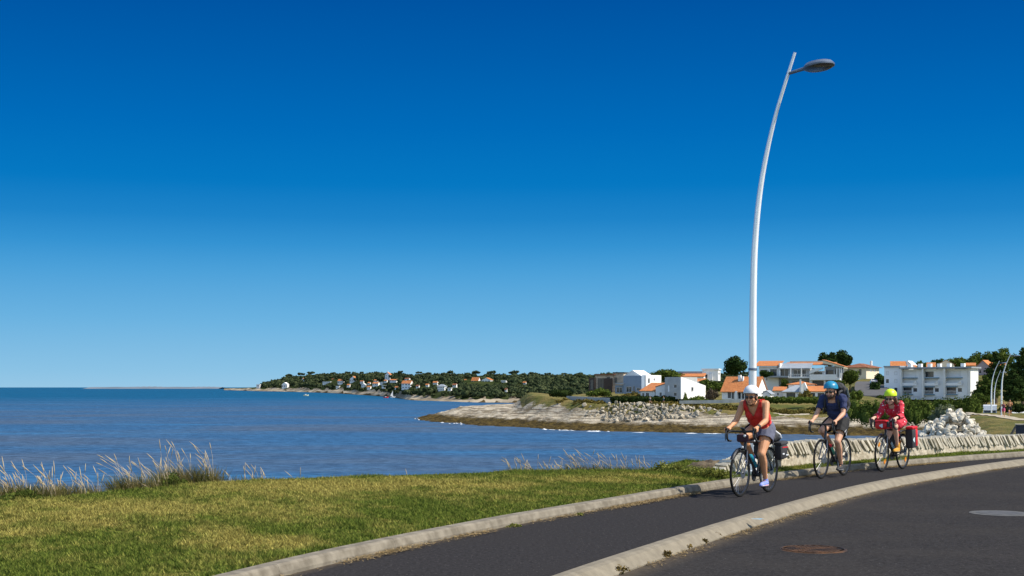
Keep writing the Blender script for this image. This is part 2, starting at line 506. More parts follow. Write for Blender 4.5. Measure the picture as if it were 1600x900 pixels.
# --- lawn on the cliff top, rolling over to the drop
crest_pairs = [(-8, (-26, -8)), (0, (-20, 3)), (5, (-14, 9.5)), (8, (-9, 13.6)), (10, (-6.15, 15.95)), (12, (-4.97, 17.3)), (14, (-3.6, 19.3)), (16, (-1.58, 20.5)),
               (17.5, (0, 21.15)), (18.4, (1.0, 21.4)), (19.2, (1.9, 21.5)), (20.2, (2.6, 21.9)), (21.3, (3.2, 22.5))]
ks = KERB[::3]; nks = left_normals(ks)
sel = ks[:, 1] < 41
ks, nks = ks[sel], nks[sel]
cx = np.interp(ks[:, 1], [p[0] for p in crest_pairs], [p[1][0] for p in crest_pairs])
cy = np.interp(ks[:, 1], [p[0] for p in crest_pairs], [p[1][1] for p in crest_pairs])
back = ks + nks * 0.158
far_c = ks + nks * 1.75
w = np.clip((ks[:, 1] - 20.9) / 0.8, 0, 1)[:, None]
crest = np.stack([cx, cy], 1) * (1 - w) + far_c * w
for _ in range(4):
    crest[1:-1] = (crest[:-2] + 2 * crest[1:-1] + crest[2:]) / 4
dirc = crest - back; dirc /= np.linalg.norm(dirc, axis=1)[:, None]
tt = np.linspace(0, 1, 40)
extra = [(0.25, -0.05), (0.6, -0.28), (1.1, -0.9), (2.0, -2.6), (3.2, -5.0), (4.5, -7.0), (6.5, -9.0)]
rows = []
def lawn_z(x, y, t):
    return 0.098 + 0.097 * np.sin(np.clip(t, 0, 1) * math.pi * .5) + 0.022 * fbm(x, y, .9, 3, 2.0) * np.clip(t * 6, 0, 1)
for t in tt:
    p = back * (1 - t) + crest * t
    rows.append(np.c_[p, lawn_z(p[:, 0], p[:, 1], t)])
for o_, z_ in extra:
    p = crest + dirc * (o_ + 0.3 * fbm(crest[:, :1], crest[:, 1:], .8, 2) * min(1, o_))
    rows.append(np.c_[p, np.full(len(p), 0.195 + z_) + 0.1 * fbm(p[:, 0], p[:, 1], 2, 2)])
LG = np.stack(rows, 1)
PATCH = [(-2.45, 12.15, .75, .55, 1.15), (-3.0, 12.9, .5, .35, .7), (-1.4, 18.7, 2.3, 1.0, 1.0), (.95, 19.9, .9, .42, 1.25), (-4.3, 15.0, 2.6, 1.5, .75), (-6, 13, 2.5, 1.2, .55),
         (-3.2, 17.6, 2.0, 1.0, .7), (-4.6, 10.9, .6, .35, .6), (2.3, 20.6, .7, .4, .7), (-.3, 16.9, .9, .35, .35)]
def dryness(x, y):
    v = 0.02 + 0.30 * fbm(x, y, 1.5, 4, 1.0) + .24 * fbm(x, y, 5, 3, 4.0) + .20 * fbm(x, y, 15, 3, 6.0)
    for px_, py_, rx, ry, a in PATCH:
        v = v + a * np.exp(-(((x - px_) / rx) ** 2 + ((y - py_) / ry) ** 2) ** 1.3) * (1 + .35 * fbm(x, y, 5, 3, 7.0))
    return np.clip((v - .42) * 1.25 + .44, 0, 1)
def grassmat(name, g1, g2, d1, d2, trans):
    m = bpy.data.materials.new(name); m.use_nodes = True
    t = m.node_tree; t.nodes.clear(); o = nd(t, 'ShaderNodeOutputMaterial')
    g = nd(t, 'ShaderNodeNewGeometry'); a = nd(t, 'ShaderNodeAttribute', attribute_name='dry')
    n = nd(t, 'ShaderNodeTexNoise'); n.inputs['Scale'].default_value = 19; n.inputs['Detail'].default_value = 3
    t.links.new(g.outputs['Position'], n.inputs['Vector'])
    m1 = nd(t, 'ShaderNodeMix', data_type='RGBA'); m1.inputs['A'].default_value = (*g1, 1); m1.inputs['B'].default_value = (*g2, 1)
    m2 = nd(t, 'ShaderNodeMix', data_type='RGBA'); m2.inputs['A'].default_value = (*d1, 1); m2.inputs['B'].default_value = (*d2, 1)
    mm = nd(t, 'ShaderNodeMath', operation='ADD'); mm.use_clamp = True
    sc_ = nd(t, 'ShaderNodeMath', operation='MULTIPLY_ADD'); sc_.inputs[1].default_value = .9; sc_.inputs[2].default_value = -.45
    t.links.new(g.outputs['Random Per Island'], sc_.inputs[0]); mrn = nd(t, 'ShaderNodeMapRange'); mrn.inputs['From Min'].default_value = .36; mrn.inputs['From Max'].default_value = .64; t.links.new(n.outputs['Fac'], mrn.inputs['Value'])
    t.links.new(sc_.outputs[0], mm.inputs[0]); t.links.new(mrn.outputs[0], mm.inputs[1])
    for q in (m1, m2): t.links.new(mm.outputs[0], q.inputs['Factor'])
    m3 = nd(t, 'ShaderNodeMix', data_type='RGBA'); t.links.new(a.outputs['Fac'], m3.inputs['Factor'])
    t.links.new(m1.outputs['Result'], m3.inputs['A']); t.links.new(m2.outputs['Result'], m3.inputs['B'])
    d = nd(t, 'ShaderNodeBsdfDiffuse'); tr = nd(t, 'ShaderNodeBsdfTranslucent'); mx = nd(t, 'ShaderNodeMixShader'); mx.inputs[0].default_value = trans
    for q in (d, tr): t.links.new(m3.outputs['Result'], q.inputs[0])
    t.links.new(d.outputs[0], mx.inputs[1]); t.links.new(tr.outputs[0], mx.inputs[2]); t.links.new(mx.outputs[0], o.inputs[0])
    return m
M_lawn = grassmat('turf', (.026, .040, .007), (.078, .105, .018), (.11, .088, .024), (.25, .195, .06), 0.0)
M_blade = grassmat('grass_blades', (.032, .058, .012), (.190, .235, .040), (.13, .11, .028), (.54, .46, .13), 0.3)
lv = LG.reshape(-1, 3)
tag(bigmesh('lawn_ground', lv, grid_faces(LG.shape[0], LG.shape[1]), M_lawn, smooth=True, attrs={'dry': dryness(lv[:, 0], lv[:, 1])}), kind='structure')

def blades(name, n, tmax, hmin, hmax, wd, mat, ymin, ymax, seed):
    r = np.random.default_rng(seed)
    G = LG[:, :len(tt) + 3]
    nr, nc = G.shape[:2]
    A = np.linalg.norm(np.cross(G[1:, :-1] - G[:-1, :-1], G[:-1, 1:] - G[:-1, :-1]), axis=-1)
    c = (G[1:, :-1] + G[:-1, 1:]) / 2
    vis = (c[..., 1] > ymin) & (c[..., 1] < ymax) & (np.abs(c[..., 0]) < c[..., 1] * .48 + .8)
    # denser where closer
    wgt = A * vis * (14.0 / np.maximum(c[..., 1], 9)) ** 1.2
    wgt = wgt.ravel() / wgt.sum()
    ci = r.choice(len(wgt), n, p=wgt)
    i, j = ci // (nc - 1), ci % (nc - 1)
    u, v = r.random(n)[:, None], r.random(n)[:, None]
    p = (G[i, j] * (1 - u) + G[i + 1, j] * u) * (1 - v) + (G[i, j + 1] * (1 - u) + G[i + 1, j + 1] * u) * v
    clump = .6 * fbm(p[:, 0], p[:, 1], 5, 2, 3.0) + .6 * fbm(p[:, 0], p[:, 1], 17, 3, 8.0)
    h = (hmin + (hmax - hmin) * r.random(n) ** 1.5) * np.clip(1 + .75 * clump, .3, 2)
    a = r.random(n) * 2 * math.pi
    lean = r.random(n) * 1.5 + .35
    la = r.random(n) * 2 * math.pi + .0
    tip = p + np.stack([np.cos(la) * h * lean * .7 - h * .1, np.sin(la) * h * lean * .7, h], 1)
    sd = np.stack([np.cos(a), np.sin(a), np.zeros(n)], 1) * (wd * (.6 + .8 * r.random(n)))[:, None]
    V = np.stack([p - sd, p + sd, tip], 1).reshape(-1, 3)
    F = np.arange(3 * n).reshape(-1, 3)
    dr = np.repeat(np.clip(dryness(p[:, 0], p[:, 1]) + r.normal(0, .16, n), 0, 1), 3)
    return bigmesh(name, V, F, mat, attrs={'dry': dr})
tag(blades('lawn_grass', 420000, 1, .015, .046, .0050, M_blade, 9.6, 33, 5), 'short mown grass of the cliff top lawn, green with dry yellow patches', 'grass', kind='stuff')

# --- straw and grit swept against the kerbs
def litter(name, Q, N, o0, o1, z, n, mat, y0, y1, seed, clump=1.2):
    r = np.random.default_rng(seed)
    k = np.where((Q[:, 1] > y0) & (Q[:, 1] < y1))[0]
    dens = np.clip(.55 + fbm(Q[k, 0], Q[k, 1], clump, 3, seed), .04, None) ** 1.2
    i = r.choice(k, n, p=dens / dens.sum())
    o_ = o0 + (o1 - o0) * r.random(n) ** 1.8
    p = Q[i] + N[i] * o_[:, None] + r.normal(0, .03, (n, 2))
    L = r.uniform(.01, .045, n); a = r.random(n) * 6.28
    dx = np.stack([np.cos(a) * L, np.sin(a) * L], 1); sx = np.stack([-np.sin(a), np.cos(a)], 1) * .006
    z0 = z + r.random(n) * .016
    V = np.stack([np.c_[p - dx - sx, z0], np.c_[p + dx, z0 + r.uniform(-.004, .014, n)], np.c_[p - dx + sx, z0]], 1).reshape(-1, 3)
    return bigmesh(name, V, np.arange(3 * n).reshape(-1, 3), mat)
M_straw = leafmat('straw_litter', (.24, .165, .075), (.40, .30, .16), (.12, .085, .045), scale=6, trans=.1)
tag(litter('straw_litter', KERB, NK, -.008, -.17, .004, 10000, M_straw, 9, 31, 3), 'dry straw and grit swept against the grass side kerb of the path', 'litter', kind='stuff')
tag(litter('road_litter', INNER, NI, -.245, -.40, -.096, 2600, M_straw, 9, 30, 8, 2.0), 'sparse straw and grit lying in the gutter of the road', 'litter', kind='stuff')

# --- manhole covers let into the road
mh = on(1271, 858.5, -.098)
t = empty('manhole_cover', (mh.x, mh.y, -.098), .3, 'rusty brown cast iron manhole cover sunk in the road in front of the cyclists', 'manhole cover')
M_rust = pmat('rusty_iron', (.14, .065, .026), (.016, .011, .009), scale=5, rough=.75, bump=.4, bscale=40, metal=.2, detail=8)
mb = MB().lathe((0, 0, 0), [(.335, -.05), (.335, .0), (.32, .003), (.0, .003)], 48)
mb.build('frame_ring', M_rust, t)
mb = MB()
for i in range(-5, 6):
    for j in range(-5, 6):
        if (i * i + j * j) * .052 ** 2 < .285 ** 2:
            mb.box((i * .052, j * .052, .005), (.034, .034, .006))
mb.lathe((0, 0, 0), [(.305, .0032), (.305, .009), (.318, .009), (.318, .0032)], 48)
mb.build('cover_plate', M_rust, t)
mh2 = on(1563, 802, -.098)
t = empty('manhole_cover', (mh2.x, mh2.y, -.098), .1, 'worn grey manhole cover ringed by pale concrete on the far right of the road', 'manhole cover')
M_gconc = pmat('worn_concrete', (.10, .097, .093), (.062, .06, .057), scale=5, rough=.9, bump=.3, bscale=50)
MB().lathe((0, 0, 0), [(.39, -.05), (.39, .003), (.31, .005)], 40).build('concrete_ring', M_gconc, t)
MB().lathe((0, 0, 0), [(.30, -.05), (.30, .007), (.27, .009), (.0, .009)], 40).build('cover_plate', pmat('worn_iron', (.085, .083, .08), (.052, .05, .048), scale=8, rough=.7, bump=.3), t)

# ================================================================== SEA
m = bpy.data.materials.new('sea_water'); m.use_nodes = True
t = m.node_tree; b = t.nodes['Principled BSDF']
g = nd(t, 'ShaderNodeNewGeometry')
def mapped(scale):
    mp = nd(t, 'ShaderNodeMapping'); mp.inputs['Scale'].default_value = scale
    t.links.new(g.outputs['Position'], mp.inputs[0]); return mp.outputs[0]
def nz(vec, s, det, rough=.55):
    n = nd(t, 'ShaderNodeTexNoise'); n.inputs['Scale'].default_value = s; n.inputs['Detail'].default_value = det; n.inputs['Roughness'].default_value = rough
    t.links.new(vec, n.inputs['Vector']); return n.outputs['Fac']
def mrange(x, a, b_, lo=0, hi=1):
    q = nd(t, 'ShaderNodeMapRange'); q.interpolation_type = 'SMOOTHSTEP'
    for k_, v_ in (('From Min', a), ('From Max', b_), ('To Min', lo), ('To Max', hi)): q.inputs[k_].default_value = v_
    t.links.new(x, q.inputs['Value']); return q.outputs[0]
def cmix(fac, A, B):
    q = nd(t, 'ShaderNodeMix', data_type='RGBA')
    for k_, v_ in (('A', A), ('B', B)):
        if isinstance(v_, tuple): q.inputs[k_].default_value = (*v_, 1)
        else: t.links.new(v_, q.inputs[k_])
    t.links.new(fac, q.inputs['Factor']); return q.outputs['Result']
ln = nd(t, 'ShaderNodeVectorMath', operation='LENGTH'); t.links.new(g.outputs['Position'], ln.inputs[0])
deep = mrange(ln.outputs['Value'], 350, 1500)
mud = mrange(nz(mapped((.5, 1.0, 1)), .022, 6, .6), .38, .66, .25, 1)
mud_near = nd(t, 'ShaderNodeMath', operation='MULTIPLY'); t.links.new(mud, mud_near.inputs[0]); t.links.new(mrange(ln.outputs['Value'], 250, 1300, .95, .1), mud_near.inputs[1])
streak = mrange(nz(mapped((.35, 1.6, 1)), .03, 5, .6), .56, .74, 0, .75)
c = cmix(deep, (.020, .094, .205), (.000, .072, .155))
c = cmix(mud_near.outputs[0], c, (.060, .092, .142))
c = cmix(streak, c, (.032, .145, .285))
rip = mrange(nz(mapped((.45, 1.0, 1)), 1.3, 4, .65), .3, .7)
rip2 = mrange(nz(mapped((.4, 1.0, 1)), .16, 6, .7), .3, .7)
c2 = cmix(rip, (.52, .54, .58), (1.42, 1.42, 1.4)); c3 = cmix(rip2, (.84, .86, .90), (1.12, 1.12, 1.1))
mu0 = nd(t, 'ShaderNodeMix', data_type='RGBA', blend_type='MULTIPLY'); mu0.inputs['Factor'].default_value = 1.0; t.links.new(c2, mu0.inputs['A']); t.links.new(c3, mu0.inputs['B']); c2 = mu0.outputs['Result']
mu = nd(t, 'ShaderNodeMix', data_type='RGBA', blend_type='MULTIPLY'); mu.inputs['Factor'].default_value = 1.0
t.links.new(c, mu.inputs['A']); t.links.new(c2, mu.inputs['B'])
bp = nd(t, 'ShaderNodeBump'); bp.inputs['Strength'].default_value = .9; bp.inputs['Distance'].default_value = .45
t.links.new(nz(mapped((.6, 1, 1)), .9, 6, .65), bp.inputs['Height'])
df = nd(t, 'ShaderNodeBsdfDiffuse'); gs = nd(t, 'ShaderNodeBsdfGlossy'); gs.inputs['Roughness'].default_value = .28
t.links.new(mu.outputs['Result'], df.inputs[0]); t.links.new(bp.outputs[0], df.inputs['Normal']); t.links.new(bp.outputs[0], gs.inputs['Normal'])
ms = nd(t, 'ShaderNodeMixShader'); ms.inputs[0].default_value = .09
t.links.new(df.outputs[0], ms.inputs[1]); t.links.new(gs.outputs[0], ms.inputs[2])
t.links.new(ms.outputs[0], [q for q in t.nodes if q.type == 'OUTPUT_MATERIAL'][0].inputs[0]); t.nodes.remove(b)
M_sea = m
gx = np.r_[-45000, -15000, -5000, -2000, -800, -300, -100, 0, 100, 300, 800, 2000, 5000, 15000, 45000]
gy = np.r_[-3000, -500, 0, 50, 150, 300, 600, 1200, 2500, 5000, 10000, 20000, 60000]
gX, gY = np.meshgrid(gx, gy)
tag(bigmesh('sea', np.c_[gX.ravel(), gY.ravel(), np.full(gX.size, SEA_Z)], grid_faces(len(gy), len(gx)), M_sea), kind='structure')
# ================================================================== THE BAY: headland, right bank, far coast
COAST = np.array([(3.4, 21.8), (6, 24.8), (9.6, 30), (15.5, 42), (23, 70), (29.5, 98), (34, 112), (45, 148), (58, 190), (70, 232), (76, 255), (58, 268), (39.8, 276), (20.8, 288),
                  (8.7, 300), (0, 318), (-9.7, 337), (-19, 361), (-27, 388), (-30.5, 414), (-24, 432), (-8, 452), (6, 500), (14, 600)], float)
LAND = np.r_[COAST, [(40, 760), (700, 760), (700, 8), (3.4, 8)]]
def seg_dist(x, y, P):
    d = np.full(x.shape, 1e9)
    for a, b in zip(P[:-1], P[1:]):
        ab = b - a; t = np.clip(((x - a[0]) * ab[0] + (y - a[1]) * ab[1]) / (ab @ ab), 0, 1)
        d = np.minimum(d, np.hypot(x - a[0] - t * ab[0], y - a[1] - t * ab[1]))
    return d
def inside(x, y, P):
    c = np.zeros(x.shape, bool); n = len(P)
    for i in range(n):
        x0, y0 = P[i]; x1, y1 = P[(i + 1) % n]
        k = ((y0 > y) != (y1 > y))
        with np.errstate(divide='ignore', invalid='ignore'):
            c ^= k & (x < (x1 - x0) * (y - y0) / (y1 - y0 + 1e-12) + x0)
    return c
def land_z(x, y):
    x = np.asarray(x, float); y = np.asarray(y, float)
    x, y = np.broadcast_arrays(x, y)
    t = seg_dist(x, y, COAST) * np.where(inside(x, y, LAND), 1, -1)
    t = t + (1.6 - 1.1 * (y < 195)) * fbm(x, y, .16, 2, 1.0) + .25 * fbm(x, y, .9, 2, 5.0)
    # headland
    low = np.interp(x, [30, 60, 90], [0, 1, 1])           # the cliff top sinks towards the right
    top = -2.5 - 1.9 * low + np.interp(x, [2, 10, 20], [2.3, 1.3, 0])
    tip = np.interp(x, [-20, .6, 5.0], [1, 1, 0])         # bare rock tongue at the left end
    hp = np.select([t < -6, t < 0, t < 5, t < 11], [-10.5, np.interp(t, [-6, 0], [-10.5, -8.0]), np.interp(t, [0, 5], [-8.0, -6.9]), np.interp(t, [5, 9, 11], [-6.9, -5.7, -5.2])],
                   -5.2 + (top + 5.2) * np.clip((t - 11) / np.interp(x, [2, 22], [7.0, 5.0]), 0, 1))
    inl = np.interp(t, [16, 26, 48, 90, 140, 200, 300], [0, .45, 2.0, 4.6, 9.0, 13, 16]) * np.interp(x, [2, 25], [.35, 1]) - np.interp(x, [88, 100], [0, 3.2]) * np.interp(t, [20, 45, 110, 140], [0, 1, 1, 0]) + low * np.interp(t, [15.5, 30, 60, 100], [0, 0.5, .6, 0])
    hz = np.where(t >= np.interp(x, [2, 22], [18, 16]), top + inl, hp)
    tz = np.interp(t, [-6, 0, 4, 9, 14, 22], [-10.5, -8, -6.9, -5.9, -4.6, -3.9])
    hz = hz * (1 - tip) + np.minimum(hz, tz) * tip
    q_ = .42; st_ = hz / q_; hz = np.where((t > 0) & (t < 24) & (hz < top - .2), (np.floor(st_) + np.clip((st_ - np.floor(st_)) * 2.6 - .8, 0, 1)) * q_ * .7 + hz * .3, hz)
    hz = hz + .34 * fbm(x, y, .7, 4, 2.0) * (t > -2) * (t < 15.5) + .12 * fbm(x, y, .25, 2) * (t >= 16)
    # right bank, nearer
    plat = np.interp(y, [8, 30, 45, 70, 100, 150, 230, 280], [-.6, -.7, -1.6, -2.0, -1.75, -1.65, -2.6, -3.0])
    bz = np.interp(t, [-6, 0, 2, 4.5, 6.5], [0, .05, .42, .92, 1.0])
    bz = -10.5 * (1 - bz) + (plat + .1 * fbm(x, y, .3, 2)) * bz
    k = np.clip((y - 190) / 60, 0, 1)
    return bz * (1 - k) + hz * k

M_land = bpy.data.materials.new('shore_rock_and_turf'); M_land.use_nodes = True
t = M_land.node_tree; b = t.nodes['Principled BSDF']; g = nd(t, 'ShaderNodeNewGeometry')
b.inputs['Roughness'].default_value = .95; b.inputs['Specular IOR Level'].default_value = .1
sp = nd(t, 'ShaderNodeSeparateXYZ'); t.links.new(g.outputs['Position'], sp.inputs[0])
n1 = nz(mapped((1, 1, 2.2)), .35, 6, .65)
off = nd(t, 'ShaderNodeMath', operation='MULTIPLY_ADD'); off.inputs[1].default_value = 2.2; off.inputs[2].default_value = -1.1; t.links.new(n1, off.inputs[0])
zz = nd(t, 'ShaderNodeMath', operation='ADD'); t.links.new(sp.outputs['Z'], zz.inputs[0]); t.links.new(off.outputs[0], zz.inputs[1])
strata = nz(mapped((.10, .10, 3.2)), 1.0, 5, .6)
weed = cmix(mrange(nz(mapped((1, 1, 1)), .8, 5, .6), .35, .65), (.036, .025, .008), (.105, .072, .020))
pale = cmix(mrange(strata, .38, .56), (.17, .135, .095), (.50, .435, .33))
pale = cmix(mrange(nz(mapped((1, 1, 1.5)), .22, 6, .68), .45, .66), pale, (.17, .135, .085))
turf = cmix(mrange(nz(mapped((1, 1, 1)), .16, 6, .62), .35, .66), (.085, .095, .022), (.205, .155, .055))
turf = cmix(mrange(nz(mapped((1, 1, 1)), .9, 4, .6), .52, .78), turf, (.055, .07, .016))
c = cmix(mrange(zz.outputs[0], -6.75, -6.0), weed, pale)
nsep = nd(t, 'ShaderNodeSeparateXYZ'); t.links.new(g.outputs['Normal'], nsep.inputs[0])
flat = mrange(nsep.outputs['Z'], .72, .9)
ga = nd(t, 'ShaderNodeAttribute', attribute_name='turf')
ta = nd(t, 'ShaderNodeMath', operation='MULTIPLY_ADD'); ta.inputs[1].default_value = .9; ta.inputs[2].default_value = -.45; t.links.new(nz(mapped((1, 1, 1)), 1.1, 6, .7), ta.inputs[0])
tb_ = nd(t, 'ShaderNodeMath', operation='ADD'); t.links.new(ga.outputs['Fac'], tb_.inputs[0]); t.links.new(ta.outputs[0], tb_.inputs[1])
c = cmix(mrange(tb_.outputs[0], .42, .58), c, turf)
t.links.new(c, b.inputs['Base Color'])
bp = nd(t, 'ShaderNodeBump'); bp.inputs['Strength'].default_value = .9; bp.inputs['Distance'].default_value = .6
bh = nd(t, 'ShaderNodeMath', operation='ADD'); t.links.new(nz(mapped((1, 1, 2.5)), .9, 7, .68), bh.inputs[0]); t.links.new(strata, bh.inputs[1])
t.links.new(bh.outputs[0], bp.inputs['Height']); t.links.new(bp.outputs[0], b.inputs['Normal'])

def land_sheet(name, xs, ys, kind='structure'):
    X, Y = np.meshgrid(xs, ys)
    Zl = land_z(X, Y)
    T = seg_dist(X, Y, COAST) * np.where(inside(X, Y, LAND), 1, -1)
    tip = np.interp(X, [-20, .8, 2.5, 10], [60, 60, 14.4, 14.4])
    turf_ = np.clip((T + 1.2 * fbm(X, Y, .35, 3, 3.0) - np.where(Y < 200, 3.2, tip + np.interp(X, [3, 10, 16, 24], [0.2, .4, -2.0, -1.6]))) * .28 + .5, 0, 1)
    # bare pale earth scars above the shore on the right
    scar = (np.exp(-(((X - 62) / 6) ** 2 + ((Y - 287) / 4) ** 2)) > .45) | (np.exp(-(((X - 72) / 9) ** 2 + ((Y - 272) / 5) ** 2)) > .5)
    turf_ = np.where(scar, 0, turf_)
    return tag(bigmesh(name, np.c_[X.ravel(), Y.ravel(), Zl.ravel()], grid_faces(len(ys), len(xs)), M_land, smooth=True, attrs={'turf': turf_.ravel()}), kind=kind)
land_sheet('headland', np.r_[np.arange(-44, 110, .9), np.arange(111, 300, 4)], np.r_[np.arange(200, 262, 2.5), np.arange(262, 345, .8), np.arange(346, 440, 1.6), np.arange(442, 620, 8)])
land_sheet('bank', np.r_[np.arange(1, 62, .7), np.arange(63, 130, 3)], np.r_[np.arange(21, 130, .8), np.arange(131, 201, 2.0)])
# the country behind and to the right of the camera
MB().add([(12, -60, -.62), (400, -60, -.62), (400, 24, -.62), (12, 24, -.62)], [(0, 1, 2, 3)]).add([(129, 24, -.62), (400, 24, -.62), (400, 202, -2.2), (129, 202, -2.2)], [(0, 1, 2, 3)]).build('ground', pmat('field_turf', (.06, .075, .02), (.14, .12, .04), scale=.3, rough=.95))['kind'] = 'structure'

# footpath over the bank and the lane climbing between the houses
def ribbon(name, pts, wid, mat, lift=.05):
    Q = resample(pts, .8, 2); N = left_normals(Q)
    L, Rr = Q + N * wid / 2, Q - N * wid / 2
    t5 = np.linspace(0, 1, 5)
    X = L[:, None] * (1 - t5)[None, :, None] + Rr[:, None] * t5[None, :, None]
    X = X + .12 * np.stack([fbm(X[..., 0], X[..., 1], .8, 2), fbm(X[..., 1], X[..., 0], .8, 2, 3)], -1) * np.array([1, 0, 0, 0, 1])[None, :, None]
    Zr = land_z(X[..., 0], X[..., 1]) + lift
    return tag(bigmesh(name, np.concatenate([X, Zr[..., None]], -1).reshape(-1, 3), grid_faces(len(Q), 5), mat, smooth=True), kind='structure')
fp = [(84, 245), (68, 205), (61.3, 180), (58.3, 166), (54.8, 151), (51.5, 137), (50.5, 127), (54, 117), (64, 110)]
ribbon('footpath', fp, 1.9, pmat('pale_gravel', (.40, .34, .25), (.30, .25, .18), scale=2, rough=.95), .06)
lane = [at(1372, 618, 330), at(1362, 608, 350), at(1358, 600, 375), at(1357, 596, 400)]
lw = [(330, 9), (350, 9), (375, 8), (400, 7)]
mb = MB()
vs = []
for p, (_, wd_) in zip(lane, lw):
    vs += [(p.x - wd_ / 2, p.y, p.z), (p.x + wd_ / 2, p.y, p.z)]
for p, (_, wd_) in zip(lane, lw):
    vs += [(p.x - wd_ / 2, p.y, p.z - 4), (p.x + wd_ / 2, p.y, p.z - 4)]
n4 = len(lane)
fs = [(2 * i, 2 * i + 1, 2 * i + 3, 2 * i + 2) for i in range(n4 - 1)] + [(2 * i, 2 * i + 2, 2 * n4 + 2 * i + 2, 2 * n4 + 2 * i) for i in range(n4 - 1)] + [(0, 1, 2 * n4 + 1, 2 * n4)] + [(2 * i + 1, 2 * i + 3, 2 * n4 + 2 * i + 3, 2 * n4 + 2 * i + 1) for i in range(n4 - 1)]
mb.add(vs, fs).build('lane', pmat('lane_asphalt', (.07, .068, .07), (.09, .087, .085), scale=1, rough=.95))['kind'] = 'structure'

# foam where the swell meets the reef
def foam(name, pts, wid, n, seed, spots):
    r = np.random.default_rng(seed); V, F = [], []
    todo = [(resample(pts, .5, 1), n)] + [(resample([a, b_], .5, 0), k) for a, b_, k in spots]
    for Q, N, in [(q_, left_normals(q_)) for q_, k in todo for _ in range(k)]:
        i = r.integers(len(Q)); c_ = Q[i] + N[i] * r.normal(0, wid * .5)
        L = r.uniform(.3, 1.3); Wd = r.uniform(.08, .3)
        m_ = 9; a = np.linspace(0, 2 * math.pi, m_ + 1)[:-1]; rr = 1 + .35 * r.standard_normal(m_)
        t_ = np.array([N[i][1], -N[i][0]])
        k0 = len(V)
        for q in range(m_):
            p = c_ + t_ * L * math.cos(a[q]) * rr[q] + N[i] * Wd * math.sin(a[q]) * rr[q]
            V.append((p[0], p[1], SEA_Z + .02 + .06 * r.random()))
        V.append((c_[0], c_[1], SEA_Z + .10 + .22 * r.random() ** 2))
        F += [(k0 + q, k0 + (q + 1) % m_, k0 + m_) for q in range(m_)]
    return tag(bigmesh(name, V, F, pmat('sea_foam', (.82, .84, .86), (.66, .7, .74), scale=1, rough=.9)), 'white foam breaking along the reef of the headland', 'foam', kind='stuff')
foam('sea_foam', [(-30.5, 400), (-26, 384), (-18, 359), (-9.7, 334.5), (0, 315), (8.7, 297), (20.8, 285), (39.8, 273), (56, 266)], 1.3, 5, 3, [((-29.5, 404), (-25, 380), 5), ((-19, 358), (-12, 338), 6), ((6, 301), (14, 290), 8), ((17, 287), (21, 284), 9), ((37, 274.5), (42, 272), 4)])

# ------------------------------------------------------------------ stone sea wall with leaning coping
wq = KERB[(KERB[:, 1] > 21.45) & (KERB[:, 1] < 43)]
wn = left_normals(wq); WF = wq + wn * .52
k_ = WF[:, 0] / WF[:, 1] * F_PX + 800 > 1113
WF, wn = WF[k_], wn[k_]            # front face line
ws = np.r_[0, np.cumsum(np.linalg.norm(np.diff(WF, axis=0), axis=1))]
def wall_top(s): return np.interp(s, [0, .3, .7, 1.4, 2.3, 3.5, 4.7, 7.5, 12, 20], [.15, .30, .37, .46, .55, .56, .54, .505, .45, .42])
def wpt(s, o=0.0):
    i = np.interp(s, ws, np.arange(len(ws))); i0 = int(min(i, len(ws) - 2)); f = i - i0
    p = WF[i0] * (1 - f) + WF[i0 + 1] * f
    return p + wn[i0] * o, wn[i0]
wall = empty('stone_wall', (*WF[0], .1), 0, 'low pale stone sea wall with a leaning slab coping behind the cyclists', 'wall')
W0 = Vector((*WF[0], .1))
M_rubble = pmat('rubble_stone', (.52, .46, .36), (.30, .255, .185), scale=9, rough=.95, bump=.8, bscale=30, bdist=.02, spec=.15, detail=9)
M_cope = pmat('coping_stone', (.62, .57, .46), (.29, .255, .195), scale=11, rough=.95, bump=.5, bscale=40, bdist=.012, spec=.15, island=.55, detail=7)
rv, rf = [], []
sl = np.arange(0, ws[-1] - .3, .06); rows_ = 9
for s in sl:
    p, n = wpt(s); tp = wall_top(s) - .13
    for k in range(rows_):
        z = .05 + (tp - .05) * k / (rows_ - 1)
        d_ = .016 * mnoise.noise(Vector((s * 4, z * 9, 0))) + .012 * mnoise.noise(Vector((s * 11, z * 17, 3))) - .03 * (k / rows_)
        q = p - n * d_
        rv.append((q[0] - W0.x, q[1] - W0.y, z - W0.z))
    q = p + n * .21; rv.append((q[0] - W0.x, q[1] - W0.y, tp - W0.z)); rv.append((q[0] - W0.x, q[1] - W0.y, -1.2 - W0.z))
nc_ = rows_ + 2
body = bigmesh('wall_body', rv, grid_faces(len(sl), nc_), M_rubble, wall, smooth=True)
mb = MB(); s = .02
while s < ws[-1] - .5:
    p, n = wpt(s); tn = Vector((n[1], -n[0], 0)); nv = Vector((n[0], n[1], 0))
    th = random.uniform(.040, .074); tp = wall_top(s)
    hgt = random.uniform(.28, .34); tilt = R(random.uniform(38, 50))
    rot = Matrix((tn, nv, Vector((0, 0, 1)))).transposed() @ Matrix.Rotation(-tilt, 3, 'Y') @ Matrix.Rotation(R(random.uniform(-9, 9)), 3, 'Z') @ Matrix.Rotation(R(random.uniform(-4, 4)), 3, 'X')
    zc = tp - .5 * hgt * math.cos(tilt) + random.uniform(-.016, .008)
    cc = Vector((p[0], p[1], zc)) + nv * (.105 + random.uniform(-.03, .026)) - W0
    mb.rbox(cc, (th * .9, .23, hgt), .009, rot)
    s += th / math.cos(tilt) + random.uniform(.004, .016)
mb.build('coping', M_cope, wall)

